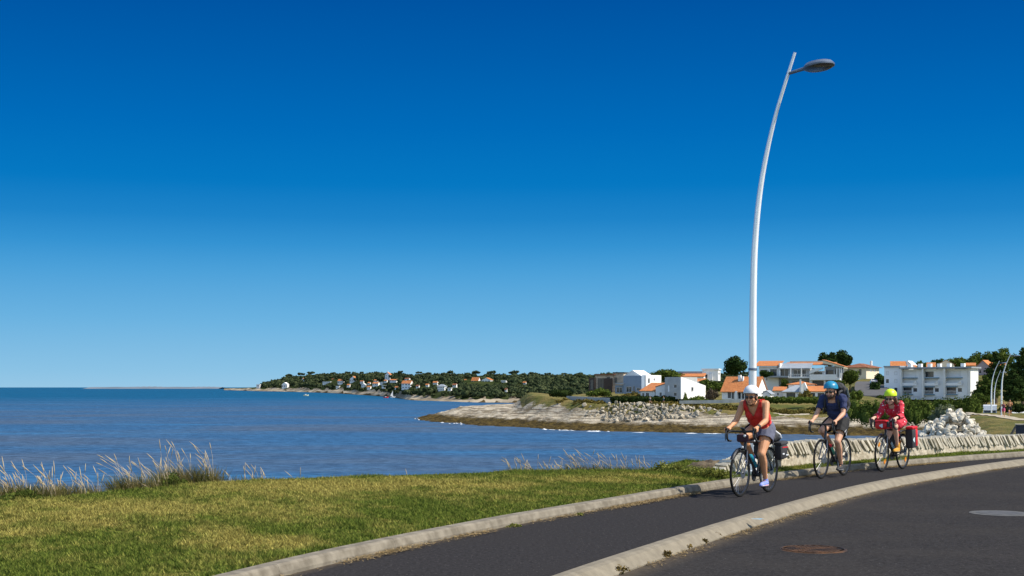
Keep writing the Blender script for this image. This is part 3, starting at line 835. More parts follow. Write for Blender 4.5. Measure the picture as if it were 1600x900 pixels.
# ------------------------------------------------------------------ boulders
def rock_mesh(name, mat, seed, sub=2):
    bm = bmesh.new(); bmesh.ops.create_icosphere(bm, subdivisions=sub, radius=.5)
    r = random.Random(seed); off_ = Vector((r.random() * 50, r.random() * 50, r.random() * 50))
    planes = [(Vector((r.gauss(0, 1), r.gauss(0, 1), r.gauss(0, 1))).normalized(), r.uniform(.17, .36)) for _ in range(12)]
    for v in bm.verts:
        p = v.co.copy()
        for n, d in planes:
            h = p.dot(n)
            if h > d: p -= n * (h - d)
        p += p.normalized() * .05 * mnoise.noise(p * 5 + off_)
        v.co = p
    me = bpy.data.meshes.new(name); bm.to_mesh(me); bm.free(); me.materials.append(mat)
    return me
M_rip = pmat('white_limestone', (.68, .63, .53), (.44, .39, .30), scale=2.2, rough=.95, bump=.4, bscale=14, spec=.15)
M_rip2 = pmat('grey_boulder', (.50, .44, .34), (.22, .185, .13), scale=1.6, rough=.95, bump=.5, bscale=8, spec=.15)
heap_m = [rock_mesh('riprap_rock', M_rip, 100 + i) for i in range(7)]
hc = at(1484, 688, 104)
for i in range(380):
    u_, v_ = random.uniform(-1, 1), random.uniform(-1, 1)
    if u_ * u_ + v_ * v_ > 1: continue
    # a mound, steeper on the left, falling towards the shore
    x = hc.x + u_ * 2.75; y = hc.y + v_ * 4.0
    rr = math.sqrt(((u_ - .2) / (1.2 if u_ < .2 else .8)) ** 2 + v_ * v_)
    z = hc.z + 2.55 * max(0, 1 - rr ** 1.25) - .15 + random.uniform(-.12, .10)
    s_ = random.uniform(.55, 1.05) * random.choice((1, 1, .75))
    o = bpy.data.objects.new('riprap_rock', random.choice(heap_m)); COL.objects.link(o)
    o.location = (x, y, z); o.rotation_euler = [random.uniform(0, 6.28) for _ in range(3)]; o.scale = (s_, s_ * random.uniform(.6, 1), s_ * random.uniform(.55, .9))
    tag(o, 'white limestone rock in the sunlit riprap heap behind the sea wall', 'rock', 'rocks of the white riprap heap')
# core of the heap so that no light shines through it
def mound(name, c, rx, ry, h, mat):
    V, F = [], []
    n, mm = 20, 7
    for i in range(mm):
        q = i / (mm - 1)
        for k in range(n):
            a = 2 * math.pi * k / n
            V.append((c.x + rx * q * math.cos(a) + .35 * (1 - q), c.y + ry * q * math.sin(a), c.z + h * (1 - q ** 1.25) - .75))
    F = [(i * n + k, i * n + (k + 1) % n, (i + 1) * n + (k + 1) % n, (i + 1) * n + k) for i in range(mm - 1) for k in range(n)]
    return tag(bigmesh(name, V, F, mat, smooth=True), kind='structure')
mound('heap_ground', hc, 2.8, 3.6, 2.2, pmat('heap_earth', (.16, .14, .10), (.08, .07, .05), scale=2, rough=.95))
rip_m = [rock_mesh('shore_boulder', M_rip2, 300 + i) for i in range(8)]
cnt = 0
while cnt < 290:
    px = random.triangular(905, 1142, 1010); dd = random.uniform(285, 330)
    x = (px - 800) / F_PX * dd
    tq = float(seg_dist(np.array([x]), np.array([dd]), COAST)[0])
    hi = np.interp(px, [905, 950, 1000, 1142], [13.0, 16, 17.5, 16.5]); lo = np.interp(px, [905, 960, 1060, 1142], [11.0, 8.0, 10.0, 11.5])
    if not (lo < tq < hi): continue
    z = float(land_z(x, dd))
    s_ = random.uniform(.9, 1.9)
    o = bpy.data.objects.new('shore_boulder', random.choice(rip_m)); COL.objects.link(o)
    o.location = (x, dd, z + s_ * .12); o.rotation_euler = [random.uniform(0, 6.28) for _ in range(3)]; o.scale = (s_, s_ * random.uniform(.5, 1), s_ * random.uniform(.35, .7))
    tag(o, 'grey brown boulder of the rock armour under the turf edge of the headland', 'boulder', 'boulders of the headland rock armour'); cnt += 1

# ------------------------------------------------------------------ far coast: cliff foot, wooded slope and ridge, with its own depth
FPX = np.array([349, 372, 400, 450, 500, 560, 605, 640, 690, 750, 810, 870, 930, 1000, 1080, 1160])
FY0 = np.array([609.6, 610.2, 611.2, 612.0, 613.6, 616.9, 620.2, 625.2, 627.4, 629.0, 629.6, 630, 631, 632, 634, 636])       # waterline in the photo
FTOP = np.array([606.5, 606.5, 605.0, 593.5, 588.0, 586.3, 586, 587, 588, 589.5, 590.0, 589.5, 590, 588, 588, 588])   # ridge ground
FCL = np.array([2.6, 3.2, 4.4, 5.2, 5.0, 5.2, 5.2, 6.0, 6.2, 6.0, 5.5, 5, 5, 5, 5, 5])                    # height of the bare cliff foot, px
FD0 = (EYE - SEA_Z) * F_PX / (FY0 - 605)
def far_pt(px, q):
    """q: 0 waterline, .12 top of the bare shore, 1 ridge, 1.2 beyond"""
    d0 = np.interp(px, FPX, FD0); y0 = np.interp(px, FPX, FY0); yt = np.interp(px, FPX, FTOP); cl = np.interp(px, FPX, FCL)
    d = d0 * (1 + np.interp(q, [-.05, 0, .12, 1, 1.3], [-.02, 0, .05, .36, .6]))
    z0 = SEA_Z
    z1 = EYE - (y0 - cl - 605) / F_PX * d0 * 1.05
    z2 = EYE - (yt - 605) / F_PX * d0 * 1.36
    z = np.where(q < .12, z0 + (z1 - z0) * np.clip(q / .12, -.4, 1), z1 + (z2 - z1) * np.clip((q - .12) / .88, 0, 1) ** .75)
    z = np.where(q > 1, z2 - (q - 1) * 40, z)
    return np.stack([(px - 800) / F_PX * d, d, z], -1)
pxs = np.linspace(349, 1160, 220); qs = np.r_[-.05, 0, .03, .06, .09, .12, .16, .25, .4, .6, .8, 1, 1.3]
PX, QQ = np.meshgrid(pxs, qs)
FV = far_pt(PX + 4 * fbm(PX, QQ * 9, .15, 3), QQ)
FV[..., 2] += np.where((QQ > 0) & (QQ < .2), 1.4 * fbm(FV[..., 0], FV[..., 2] * 8, .03, 3), 0)
M_far = bpy.data.materials.new('far_shore'); M_far.use_nodes = True
t = M_far.node_tree; b = t.nodes['Principled BSDF']; g = nd(t, 'ShaderNodeNewGeometry'); b.inputs['Roughness'].default_value = 1; b.inputs['Specular IOR Level'].default_value = 0
at_ = nd(t, 'ShaderNodeAttribute', attribute_name='inland')
rock = cmix(mrange(nz(mapped((1, .3, 4)), .03, 6, .65), .35, .65), (.44, .37, .27), (.18, .145, .10))
wd_ = cmix(mrange(nz(mapped((1, 1, 1)), .1, 4), .35, .65), (.022, .034, .012), (.05, .06, .022))
c = cmix(mrange(at_.outputs['Fac'], .0, .018), (.075, .055, .026), rock)
c = cmix(mrange(at_.outputs['Fac'], .13, .16), c, wd_)
t.links.new(c, b.inputs['Base Color'])
inl = np.clip(QQ + .065 * fbm(PX, QQ * 20, .25, 3) * (QQ > .01), -.05, 2)
tag(bigmesh('far_coast', FV.reshape(-1, 3), grid_faces(len(qs), len(pxs)), M_far, smooth=True, attrs={'inland': inl.ravel()}), kind='structure')
# low sandy spit on the horizon, its fading into the sky put into the colour
mb = MB()
for (a0, a1, dd, hh) in ((140, 348, 8200, 9), (205, 262, 8350, 16), (292, 345, 8300, 13)):
    A, B = (a0 - 800) / F_PX * dd, (a1 - 800) / F_PX * dd
    n = 24; vs = []
    for i in range(n + 1):
        x = A + (B - A) * i / n; e = math.sin(math.pi * i / n) ** .5
        h = (EYE + hh * .25 * e * (1 + .3 * math.sin(i * 1.7)))
        vs += [(x, dd - 150, SEA_Z - 1), (x, dd, h), (x, dd + 150, SEA_Z - 1)]
    mb.add(vs, [(3 * i + k, 3 * i + k + 1, 3 * i + k + 4, 3 * i + k + 3) for i in range(n) for k in (0, 1)])
mb.build('distant_spit', pmat('sky_faded_sand', (.10, .13, .16), (.16, .18, .21), scale=.01, rough=1))['kind'] = 'structure'

# ================================================================== FOLIAGE
def leaf_quads(C, Rr, n, size, r, shell=.45, flat=.0):
    """n leaf clumps through the outer volume of ellipsoids C (k,3) with radii Rr (k,3)"""
    C = np.atleast_2d(C); Rr = np.atleast_2d(Rr)
    w = (Rr[:, 0] * Rr[:, 1] + Rr[:, 0] * Rr[:, 2]); k = r.choice(len(C), n, p=w / w.sum())
    d = r.standard_normal((n, 3)); d /= np.linalg.norm(d, axis=1)[:, None]
    rad = (shell + (1.08 - shell) * r.random(n) ** .6)[:, None]
    p = C[k] + d * Rr[k] * rad
    nrm = d * .8 + r.standard_normal((n, 3)) * .7; nrm[:, 2] += flat
    nrm /= np.linalg.norm(nrm, axis=1)[:, None]
    a = np.cross(nrm, r.standard_normal((n, 3))); a /= np.linalg.norm(a, axis=1)[:, None]
    bb = np.cross(nrm, a)
    s = (size * (.55 + .9 * r.random(n)))[:, None]
    e = .55 + .45 * r.random((n, 1))
    V = np.stack([p - a * s, p - bb * s * e * .8, p + a * s, p + bb * s * e], 1).reshape(-1, 3)
    return V, np.arange(4 * n).reshape(-1, 4)
def core_quads(C, Rr, k=.62):
    """dark inner bodies of the lobes so crowns are not see-through everywhere"""
    V, F = [], []
    for c_, r_ in zip(np.atleast_2d(C), np.atleast_2d(Rr)):
        m_ = MB().ell(c_, r_ * k, None, 8, 5); n0 = len(V); V += m_.v
        for f in m_.f: F.append([i + n0 for i in (f if len(f) == 4 else f + (f[-1],))])
    return np.array(V, float), np.array(F)
def lobes(kind, w, h, r, n=None):
    """lobe centres and radii of a crown of width w and height h, base at z=0"""
    C, Q = [], []
    n = n or 14
    if kind == 'umbrella':
        for i in range(n):
            a = r.random() * 6.28; q = math.sqrt(r.random()) * .42 * w
            z = h * (.55 + .25 * r.random() - .3 * (q / w) ** 1.5)
            s = w * r.uniform(.13, .21); C.append((q * math.cos(a), q * math.sin(a), z)); Q.append((s, s, s * r.uniform(.45, .7)))
    elif kind == 'round':
        for i in range(n):
            d = r.standard_normal(3); d /= np.linalg.norm(d); q = r.uniform(.15, .36)
            s = w * r.uniform(.15, .26); C.append((d[0] * q * w, d[1] * q * w, h * (.5 + d[2] * q * .95))); Q.append((s, s, s * .85 * min(1.2, h / w + .2)))
    elif kind == 'tier':
        for i in range(n):
            z = (i + .5) / n; wr = .5 * w * (1.05 - z) ** .7 * (.55 + .6 * r.random()); a = i * 2.4 + r.random()
            q = wr * .55; s = max(wr * .62, w * .08); C.append((q * math.cos(a), q * math.sin(a), h * (.06 + .9 * z))); Q.append((s, s, s * .42 + .06 * h / n * 4))
    elif kind == 'mound':
        for i in range(n):
            a = r.random() * 6.28; q = math.sqrt(r.random()) * .40 * w
            s = r.uniform(.22, .34); z = h * (.55 * (1 - (2 * q / w) ** 2) * r.uniform(.5, 1.15) + .12)
            C.append((q * math.cos(a), q * math.sin(a), z)); Q.append((w * s * .62, w * s * .62, h * s * 1.15))
    return np.array(C), np.array(Q)
M_bark = pmat('bark', (.13, .085, .055), (.06, .042, .03), scale=6, rough=.95, bump=.6, bscale=20)
M_pine = leafmat('pine_needles', (.016, .033, .010), (.056, .085, .022), (.028, .048, .014), scale=.35, trans=.12)
M_oak = leafmat('oak_leaves', (.028, .050, .010), (.105, .135, .030), (.062, .092, .018), scale=.3, trans=.2)
M_shrub = leafmat('shrub_leaves', (.030, .054, .010), (.125, .155, .034), (.075, .105, .020), scale=.5, trans=.2)
M_tamarisk = leafmat('grey_green_leaves', (.10, .12, .065), (.18, .20, .115), (.13, .145, .075), scale=.8, trans=.2)
M_hedge = leafmat('hedge_leaves', (.014, .026, .009), (.042, .062, .018), (.028, .042, .012), scale=.4, trans=.1)
M_farwood = leafmat('far_wood_leaves', (.014, .025, .012), (.098, .112, .050), (.034, .050, .026), scale=.03, trans=.1)
M_dryshrub = leafmat('dry_scrub', (.10, .085, .02), (.24, .175, .05), (.06, .066, .018), scale=.4, trans=.15)
def crown_mesh(name, kind, w, h, n, size, mat, seed, nl=None, core=.6, flat=0.0):
    r = np.random.default_rng(seed); C, Q = lobes(kind, w, h, r, nl)
    V, F = leaf_quads(C, Q, n, size, r, flat=flat)
    if core:
        cv, cf = core_quads(C, Q, core); F = np.r_[F, cf + len(V)]; V = np.r_[V, cv]
    me_o = bigmesh(name, V, F, mat)
    return me_o, C
def tree(name, loc, kind, w, h, trunk, n, size, mat, seed, label, group=None, lean=0.0, cat='tree', nl=None, core=.6, limbs=4):
    """tapered trunk with limbs into a lobed crown; trunk = bare height under the crown"""
    root = empty(name, loc, random.uniform(0, 6.28), label, cat, group)
    co, C = crown_mesh('crown', kind, w, h, n, size, mat, seed, nl, core)
    co.parent = root; co.location = (lean, 0, trunk)
    mb = MB(); r0 = max(.12, .035 * (h + trunk))
    top = Vector((lean, 0, trunk + h * .35))
    pts = [Vector((0, 0, -.4)), Vector((lean * .2, .05, trunk * .4)), Vector((lean * .7, -.05, trunk * .85)), top]
    mb.tube(pts, [r0, r0 * .8, r0 * .62, r0 * .3], 7)
    k = np.random.default_rng(seed + 1).choice(len(C), min(limbs, len(C)), replace=False)
    for i in k:
        e = Vector(C[i]) + Vector((lean, 0, trunk)); a = pts[2].lerp(top, random.random() * .6)
        mb.tube([a, a.lerp(e, .5) + Vector((0, 0, -.1 * h * .3)), e], [r0 * .4, r0 * .28, r0 * .12], 5)
    mb.build('trunk', M_bark, root)
    return root
def ground_at(px, d):
    x = (px - 800) / F_PX * d
    return Vector((x, d, float(land_z(x, d))))
def tree_px(name, px, ytop, wpx, hpx, d, kind, n, mat, seed, label, group=None, ybase=None, **kw):
    """crown wpx by hpx photo pixels whose top is at ytop; trunk runs down to the ground"""
    s = d / F_PX; g = ground_at(px, d)
    if ybase is not None: g.z = EYE - (ybase - 605) * s
    ztop = EYE - (ytop - 605) * s; h = hpx * s; tr = max(.2, ztop - h - g.z)
    return tree(name, g, kind, wpx * s, h, tr, n, kw.pop('size', max(.16, s * 1.7)), mat, seed, label, group, **kw)
# ================================================================== TREES AND HEDGES
# pines on the right, behind the lamps
PN = 'dark pines at the right edge'
tree_px('pine_tree', 1598, 541, 62, 72, 300, 'tier', 4200, M_pine, 1, 'dark pine tallest at the right edge of the photo, behind the lamps', PN, nl=18, ybase=630)
tree_px('pine_tree', 1556, 548, 58, 60, 330, 'tier', 3600, M_pine, 2, 'broad dark pine rising behind the orange roofed house and the lamps', PN, nl=16, ybase=628)
tree_px('pine_tree', 1583, 575, 56, 52, 270, 'tier', 3400, M_pine, 3, 'dark low pine with drooping boughs directly behind the joggers', PN, nl=14, ybase=634)
tree_px('pine_tree', 1541, 585, 46, 44, 260, 'tier', 2600, M_oak, 4, 'shaggy green pine standing in front of the orange roofed house', PN, nl=12, ybase=636)
tree_px('pine_tree', 1528, 600, 26, 30, 280, 'tier', 1200, M_pine, 5, 'small dark pine against the white end wall of the apartment block', PN, nl=9, ybase=634)
SK = 'trees on the hill behind the apartment block'
for i, (px, yt, w_, h_, lb) in enumerate([(1442, 564, 34, 22, 'lowest rounded tree left on the hill crest behind the apartment block'), (1466, 558, 40, 24, 'rounded tree on the hill crest above the white gabled house'),
                                          (1492, 556, 40, 28, 'rounded dark tree on the hill crest right of the white gable'), (1515, 552, 38, 30, 'rounded tree on the hill crest above the small orange roof'),
                                          (1538, 547, 40, 30, 'high rounded tree on the crest left of the tallest pine'), (1568, 541, 46, 36, 'highest rounded tree on the crest above the far lamps'),
                                          (1620, 545, 60, 40, 'tree on the crest cut off by the right edge of the photo')]):
    tree_px('hill_tree', px, yt, w_, h_, 470, 'round', 1700, (M_oak, M_pine, M_shrub)[i % 3 if i != 4 else 0], 20 + i, lb, SK, ybase=592, limbs=2)
# umbrella pines
tree_px('umbrella_pine', 1147, 555, 42, 31, 430, 'round', 3600, M_pine, 40, 'wide dark umbrella pine on the skyline left of the tall lamp post', ybase=592, nl=30, limbs=2)
tree_px('umbrella_pine', 1294, 550, 30, 24, 440, 'round', 1900, M_pine, 41, 'left and smaller of the two umbrella pines behind the balcony villa', ybase=592, nl=16)
tree_px('umbrella_pine', 1317, 547, 33, 30, 450, 'round', 2100, M_pine, 42, 'right and taller of the two umbrella pines behind the balcony villa', ybase=592, nl=18)
# garden trees between the houses
GT = 'garden trees between the villas'
def bush_px(name, px, ytop, ybase, wpx, d, n, mat, seed, label, group=None, kind='mound', cat='bush', nl=16, size=None, core=.7):
    s = d / F_PX; x = (px - 800) * s; z0 = EYE - (ybase - 605) * s; h = (ybase - ytop) * s
    o, C = crown_mesh(name, kind, wpx * s, h, n, size or max(.13, s * 1.5), mat, seed, nl, core)
    o.location = (x, d, z0 - .1)
    return tag(o, label, cat, group)
tree_px('garden_tree', 1105, 592, 32, 20, 330, 'round', 1700, M_oak, 51, 'round green garden tree between the white gabled house and the cottage', GT, ybase=622)
bush_px('garden_bush', 1114, 604, 625, 22, 316, 900, leafmat('mauve_bush', (.07, .06, .04), (.14, .10, .075), (.06, .065, .03)), 52, 'mauve brown bush beside the left wall of the orange roofed cottage', GT)
tree_px('garden_tree', 1040, 578, 54, 16, 400, 'round', 1600, M_shrub, 53, 'wide bright green tree behind the white modern house on the skyline', GT, ybase=600)
tree_px('garden_tree', 1118, 596, 40, 14, 360, 'round', 1400, M_shrub, 54, 'spreading green tree above the cottage and below the white terrace house', GT, ybase=618)
tree_px('garden_tree', 1198, 578, 22, 12, 372, 'round', 900, M_pine, 55, 'clipped dark green tree under the left roof of the balcony villa', GT, ybase=592)
tree_px('garden_tree', 1226, 592, 16, 14, 342, 'round', 700, M_oak, 56, 'green tree in front of the dark carport of the balcony villa', GT, ybase=612)
tree_px('garden_tree', 1328, 576, 34, 26, 372, 'round', 1800, M_oak, 57, 'large green tree between the balcony villa and the lane', GT, ybase=612)
tree_px('garden_tree', 1312, 590, 20, 22, 350, 'round', 900, M_shrub, 58, 'slim green tree at the right corner of the balcony villa', GT, ybase=618)
tree_px('garden_tree', 1377, 578, 24, 34, 374, 'round', 1700, M_pine, 59, 'dark tree at the left end of the apartment block beside the lane', GT, ybase=622, core=.8)
tree_px('garden_tree', 1368, 596, 22, 20, 350, 'round', 1100, M_pine, 60, 'very dark bush like tree low beside the lane and the block', GT, ybase=622, core=.8)
bush_px('garden_bush', 1258, 608, 628, 22, 300, 800, M_dryshrub, 61, 'brown green bush in front of the white gabled garage', GT)
bush_px('garden_bush', 1337, 606, 625, 30, 310, 900, M_shrub, 62, 'green bush behind the backpack of the second cyclist', GT)
bush_px('garden_bush', 1070, 612, 630, 16, 312, 500, M_oak, 63, 'small round bush at the right foot of the white gabled house', GT)
bush_px('garden_bush', 1092, 617, 630, 40, 308, 900, M_shrub, 64, 'low green bush row left of the orange roofed cottage', GT)
bush_px('garden_bush', 937, 606, 619, 42, 330, 1100, M_shrub, 65, 'low green bushes in front of the brown modern house', GT)
bush_px('garden_bush', 990, 612, 622, 34, 322, 800, M_dryshrub, 66, 'low yellowish bushes in front of the grey fronted house', GT)
# big shrubs above the beach on the right
BS = 'large shrubs above the beach'
for i, (px, yt, yb, w_, d, mt, lb) in enumerate([
        (1332, 617, 658, 48, 214, M_shrub, 'large green shrub right behind the second cyclist'),
        (1362, 622, 660, 40, 206, M_oak, 'dark green shrub between the second and third cyclists'),
        (1414, 616, 664, 46, 196, M_oak, 'large dark green shrub directly behind the third cyclist'),
        (1440, 618, 660, 40, 204, M_shrub, 'green shrub under the middle of the apartment block'),
        (1482, 616, 652, 58, 214, M_oak, 'wide dark shrub under the right half of the apartment block'),
        (1516, 618, 648, 34, 210, M_shrub, 'green shrub left of the white camper van'),
        (1476, 629, 664, 46, 170, M_tamarisk, 'pale grey green shrub growing just above the white rock heap'),
        (1500, 637, 656, 16, 160, M_dryshrub, 'small brown shrub right of the pale grey green shrub'),
        (1385, 628, 666, 40, 200, M_shrub, 'low shrub on the bluff left of the third cyclist'),
        (1582, 628, 643, 44, 230, M_hedge, 'dark low hedge behind the two joggers')]):
    bush_px('shore_shrub', px, yt, yb, w_, d, 3400 if w_ > 30 else 900, mt, 70 + i, lb, BS, nl=26)
# clipped hedges
def hedge(name, a, b, thick, h, n, mat, seed, label):
    r = np.random.default_rng(seed); a, b = Vector(a), Vector(b); L = (b - a); k = max(4, int(L.length / (thick * .8)))
    C = [a.lerp(b, (i + .5) / k) + Vector((0, 0, h * .5)) for i in range(k)]
    V, F = leaf_quads(np.array([tuple(c) for c in C]), np.array([(thick * .62, thick * .62, h * .58)] * k) * r.uniform(.92, 1.06, (k, 1)), n, .22, r, shell=.7)
    m_ = MB(); u = L.normalized(); w = Vector((-u.y, u.x, 0))
    m_.prism([a - w * thick * .4, b - w * thick * .4, b + w * thick * .4, a + w * thick * .4], (0, 0, h * .93))
    cv = np.array(m_.v); cf = np.array([f for f in m_.f if len(f) == 4])
    return tag(bigmesh(name, np.r_[V, cv], np.r_[F, cf + len(V)], mat), label, 'hedge')
hedge('clipped_hedge', at(957, 630, 316), at(1056, 629, 312), 2.2, 1.5, 3400, M_hedge, 5, 'long dark clipped hedge in front of the white gabled house')
hedge('clipped_hedge', at(863, 619, 350), at(889, 620, 348), 2.4, 1.7, 1000, M_hedge, 6, 'dark block of clipped hedge left of the grey garden wall')
hedge('clipped_hedge', at(1182, 629, 296), at(1292, 630, 290), 2.0, 1.25, 2600, M_shrub, 7, 'rough green hedge below the white gabled garage')
hedge('clipped_hedge', at(1376, 623, 330), at(1392, 626, 320), 2.0, .9, 500, M_shrub, 8, 'short bright hedge at the foot of the lane')
# garden walls
def garden_wall(name, pts, h, mat, label, th=.3):
    mb = MB()
    for a, b in zip(pts[:-1], pts[1:]):
        a, b = Vector(a), Vector(b); u = (b - a).normalized(); w = Vector((-u.y, u.x, 0)) * th / 2
        mb.prism([a - w, b - w, b + w, a + w], (0, 0, h))
    return tag(mb.build(name, mat), label, 'wall')
M_white = pmat('white_render', (.80, .79, .76), (.74, .725, .69), scale=.6, rough=.9, spec=.2)
M_cream = pmat('cream_render', (.72, .64, .48), (.66, .58, .43), scale=.6, rough=.9, spec=.2)
M_grey = pmat('grey_render', (.36, .38, .40), (.31, .33, .35), scale=.6, rough=.9, spec=.2)
M_grwall = pmat('grey_wall', (.40, .41, .41), (.34, .35, .35), scale=.8, rough=.9)
garden_wall('garden_wall', [at(886, 627, 342), at(905, 628, 330), at(957, 631, 316)], 1.35, M_grwall, 'long smooth grey garden wall at the left end of the clipped hedge')
garden_wall('garden_wall', [at(1062, 631, 304), at(1128, 630, 298), at(1180, 628, 294)], .75, pmat('pale_wall', (.62, .58, .50), (.5, .46, .39), scale=1, rough=.9), 'low pale wall along the promenade in front of the cottage')
garden_wall('garden_wall', [at(925, 617, 334), at(951, 618, 332)], .5, M_white, 'short low white wall below the brown modern house')
# scrub along the turf edge of the headland
r = np.random.default_rng(77); Cs, Qs = [], []
for k in range(420):
    px = r.uniform(812, 1330); d = r.uniform(282, 330); x = (px - 800) / F_PX * d
    tq = float(seg_dist(np.array([x]), np.array([d]), COAST)[0])
    if (16.5 if x > 22 else 15.2) < tq < 25 + r.normal(0, 2):
        z = float(land_z(x, d)); s = r.uniform(.5, 1.3); Cs.append((x, d, z + s * .15)); Qs.append((s * 1.5, s, s * .55))
V, F = leaf_quads(np.array(Cs), np.array(Qs), 15000, .20, r, shell=.3)
tag(bigmesh('coastal_scrub', V, F, M_dryshrub), 'dry brown and green scrub along the turf edge of the headland', 'scrub', kind='stuff')


# woods on the hill running on to the right, beyond the frame
r = np.random.default_rng(31); Cs, Qs = [], []
for k in range(150):
    x, y = r.uniform(165, 330), r.uniform(330, 540)
    if x / y < .405: continue
    z = float(land_z(x, y)); w_ = r.uniform(2.2, 5.0)
    for j in range(3): Cs.append((x + r.normal(0, w_ * .5), y + r.normal(0, w_ * .5), z + w_ * r.uniform(.3, 1.0))); Qs.append((w_, w_, w_ * .75))
Cs, Qs = np.array(Cs), np.array(Qs)
V, F = leaf_quads(Cs, Qs, 14000, .55, r, shell=.75); cv, cf = core_quads(Cs, Qs, .85)
tag(bigmesh('hill_wood', np.r_[V, cv], np.r_[F, cf + len(V)], M_oak), 'wood on the hill running on beyond the right edge of the photo', 'wood', kind='stuff')
# ================================================================== HOUSES
M_tile = bpy.data.materials.new('roof_tiles'); M_tile.use_nodes = True
def tilemat(m, c1, c2, c3):
    t = m.node_tree; b = t.nodes['Principled BSDF']; b.inputs['Roughness'].default_value = .85; b.inputs['Specular IOR Level'].default_value = .2
    co = nd(t, 'ShaderNodeTexCoord')
    w = nd(t, 'ShaderNodeTexWave'); w.inputs['Scale'].default_value = 1.3; w.inputs['Distortion'].default_value = .4
    n = nd(t, 'ShaderNodeTexNoise'); n.inputs['Scale'].default_value = 2.2; n.inputs['Detail'].default_value = 6
    n2 = nd(t, 'ShaderNodeTexNoise'); n2.inputs['Scale'].default_value = .5; n2.inputs['Detail'].default_value = 4
    for q in (w, n, n2): t.links.new(co.outputs['Object'], q.inputs['Vector'])
    a = nd(t, 'ShaderNodeMix', data_type='RGBA'); a.inputs['A'].default_value = (*c1, 1); a.inputs['B'].default_value = (*c2, 1)
    mr = nd(t, 'ShaderNodeMapRange'); mr.inputs['From Min'].default_value = .35; mr.inputs['From Max'].default_value = .65
    t.links.new(n.outputs['Fac'], mr.inputs['Value']); t.links.new(mr.outputs[0], a.inputs['Factor'])
    c = nd(t, 'ShaderNodeMix', data_type='RGBA'); c.inputs['B'].default_value = (*c3, 1); t.links.new(a.outputs['Result'], c.inputs['A'])
    mr2 = nd(t, 'ShaderNodeMapRange'); mr2.inputs['From Min'].default_value = .5; mr2.inputs['From Max'].default_value = .75; mr2.inputs['To Max'].default_value = .7
    t.links.new(n2.outputs['Fac'], mr2.inputs['Value']); t.links.new(mr2.outputs[0], c.inputs['Factor'])
    t.links.new(c.outputs['Result'], b.inputs['Base Color'])
    bp = nd(t, 'ShaderNodeBump'); bp.inputs['Strength'].default_value = .8; bp.inputs['Distance'].default_value = .08
    t.links.new(w.outputs['Fac'], bp.inputs['Height']); t.links.new(bp.outputs[0], b.inputs['Normal'])
tilemat(M_tile, (.58, .22, .075), (.44, .15, .05), (.36, .16, .08))
M_tile_d = bpy.data.materials.new('brown_roof_tiles'); M_tile_d.use_nodes = True
tilemat(M_tile_d, (.28, .11, .055), (.20, .075, .04), (.17, .08, .05))
M_glass = pmat('window_glass', (.03, .04, .05), (.05, .065, .08), scale=.5, rough=.12, spec=.6)
M_frame = pmat('window_frame', (.62, .62, .62), (.56, .56, .56), rough=.6)
M_dark = pmat('dark_frame', (.05, .05, .055), (.035, .035, .04), rough=.6)
M_shutter = pmat('white_shutter', (.84, .86, .88), (.78, .80, .82), scale=.5, rough=.7, stretch=(1, 1, 12))
M_slate = pmat('grey_sheet_roof', (.30, .33, .36), (.25, .275, .30), scale=.6, rough=.5)
M_wood = pmat('dark_cladding', (.085, .055, .04), (.05, .034, .026), scale=1, rough=.8, stretch=(1, 1, 6))
M_stonewall = pmat('house_stone', (.62, .51, .39), (.42, .34, .25), scale=1.2, rough=.95, bump=.6, bscale=3)
M_bluegrey = pmat('shaded_blue_grey_render', (.24, .30, .38), (.21, .265, .34), scale=.6, rough=.85, spec=.2)  # grey front, with its bluish shade mixed into the render colour
M_blue = pmat('blue_awning', (.10, .24, .34), (.08, .20, .30), scale=1, rough=.8)

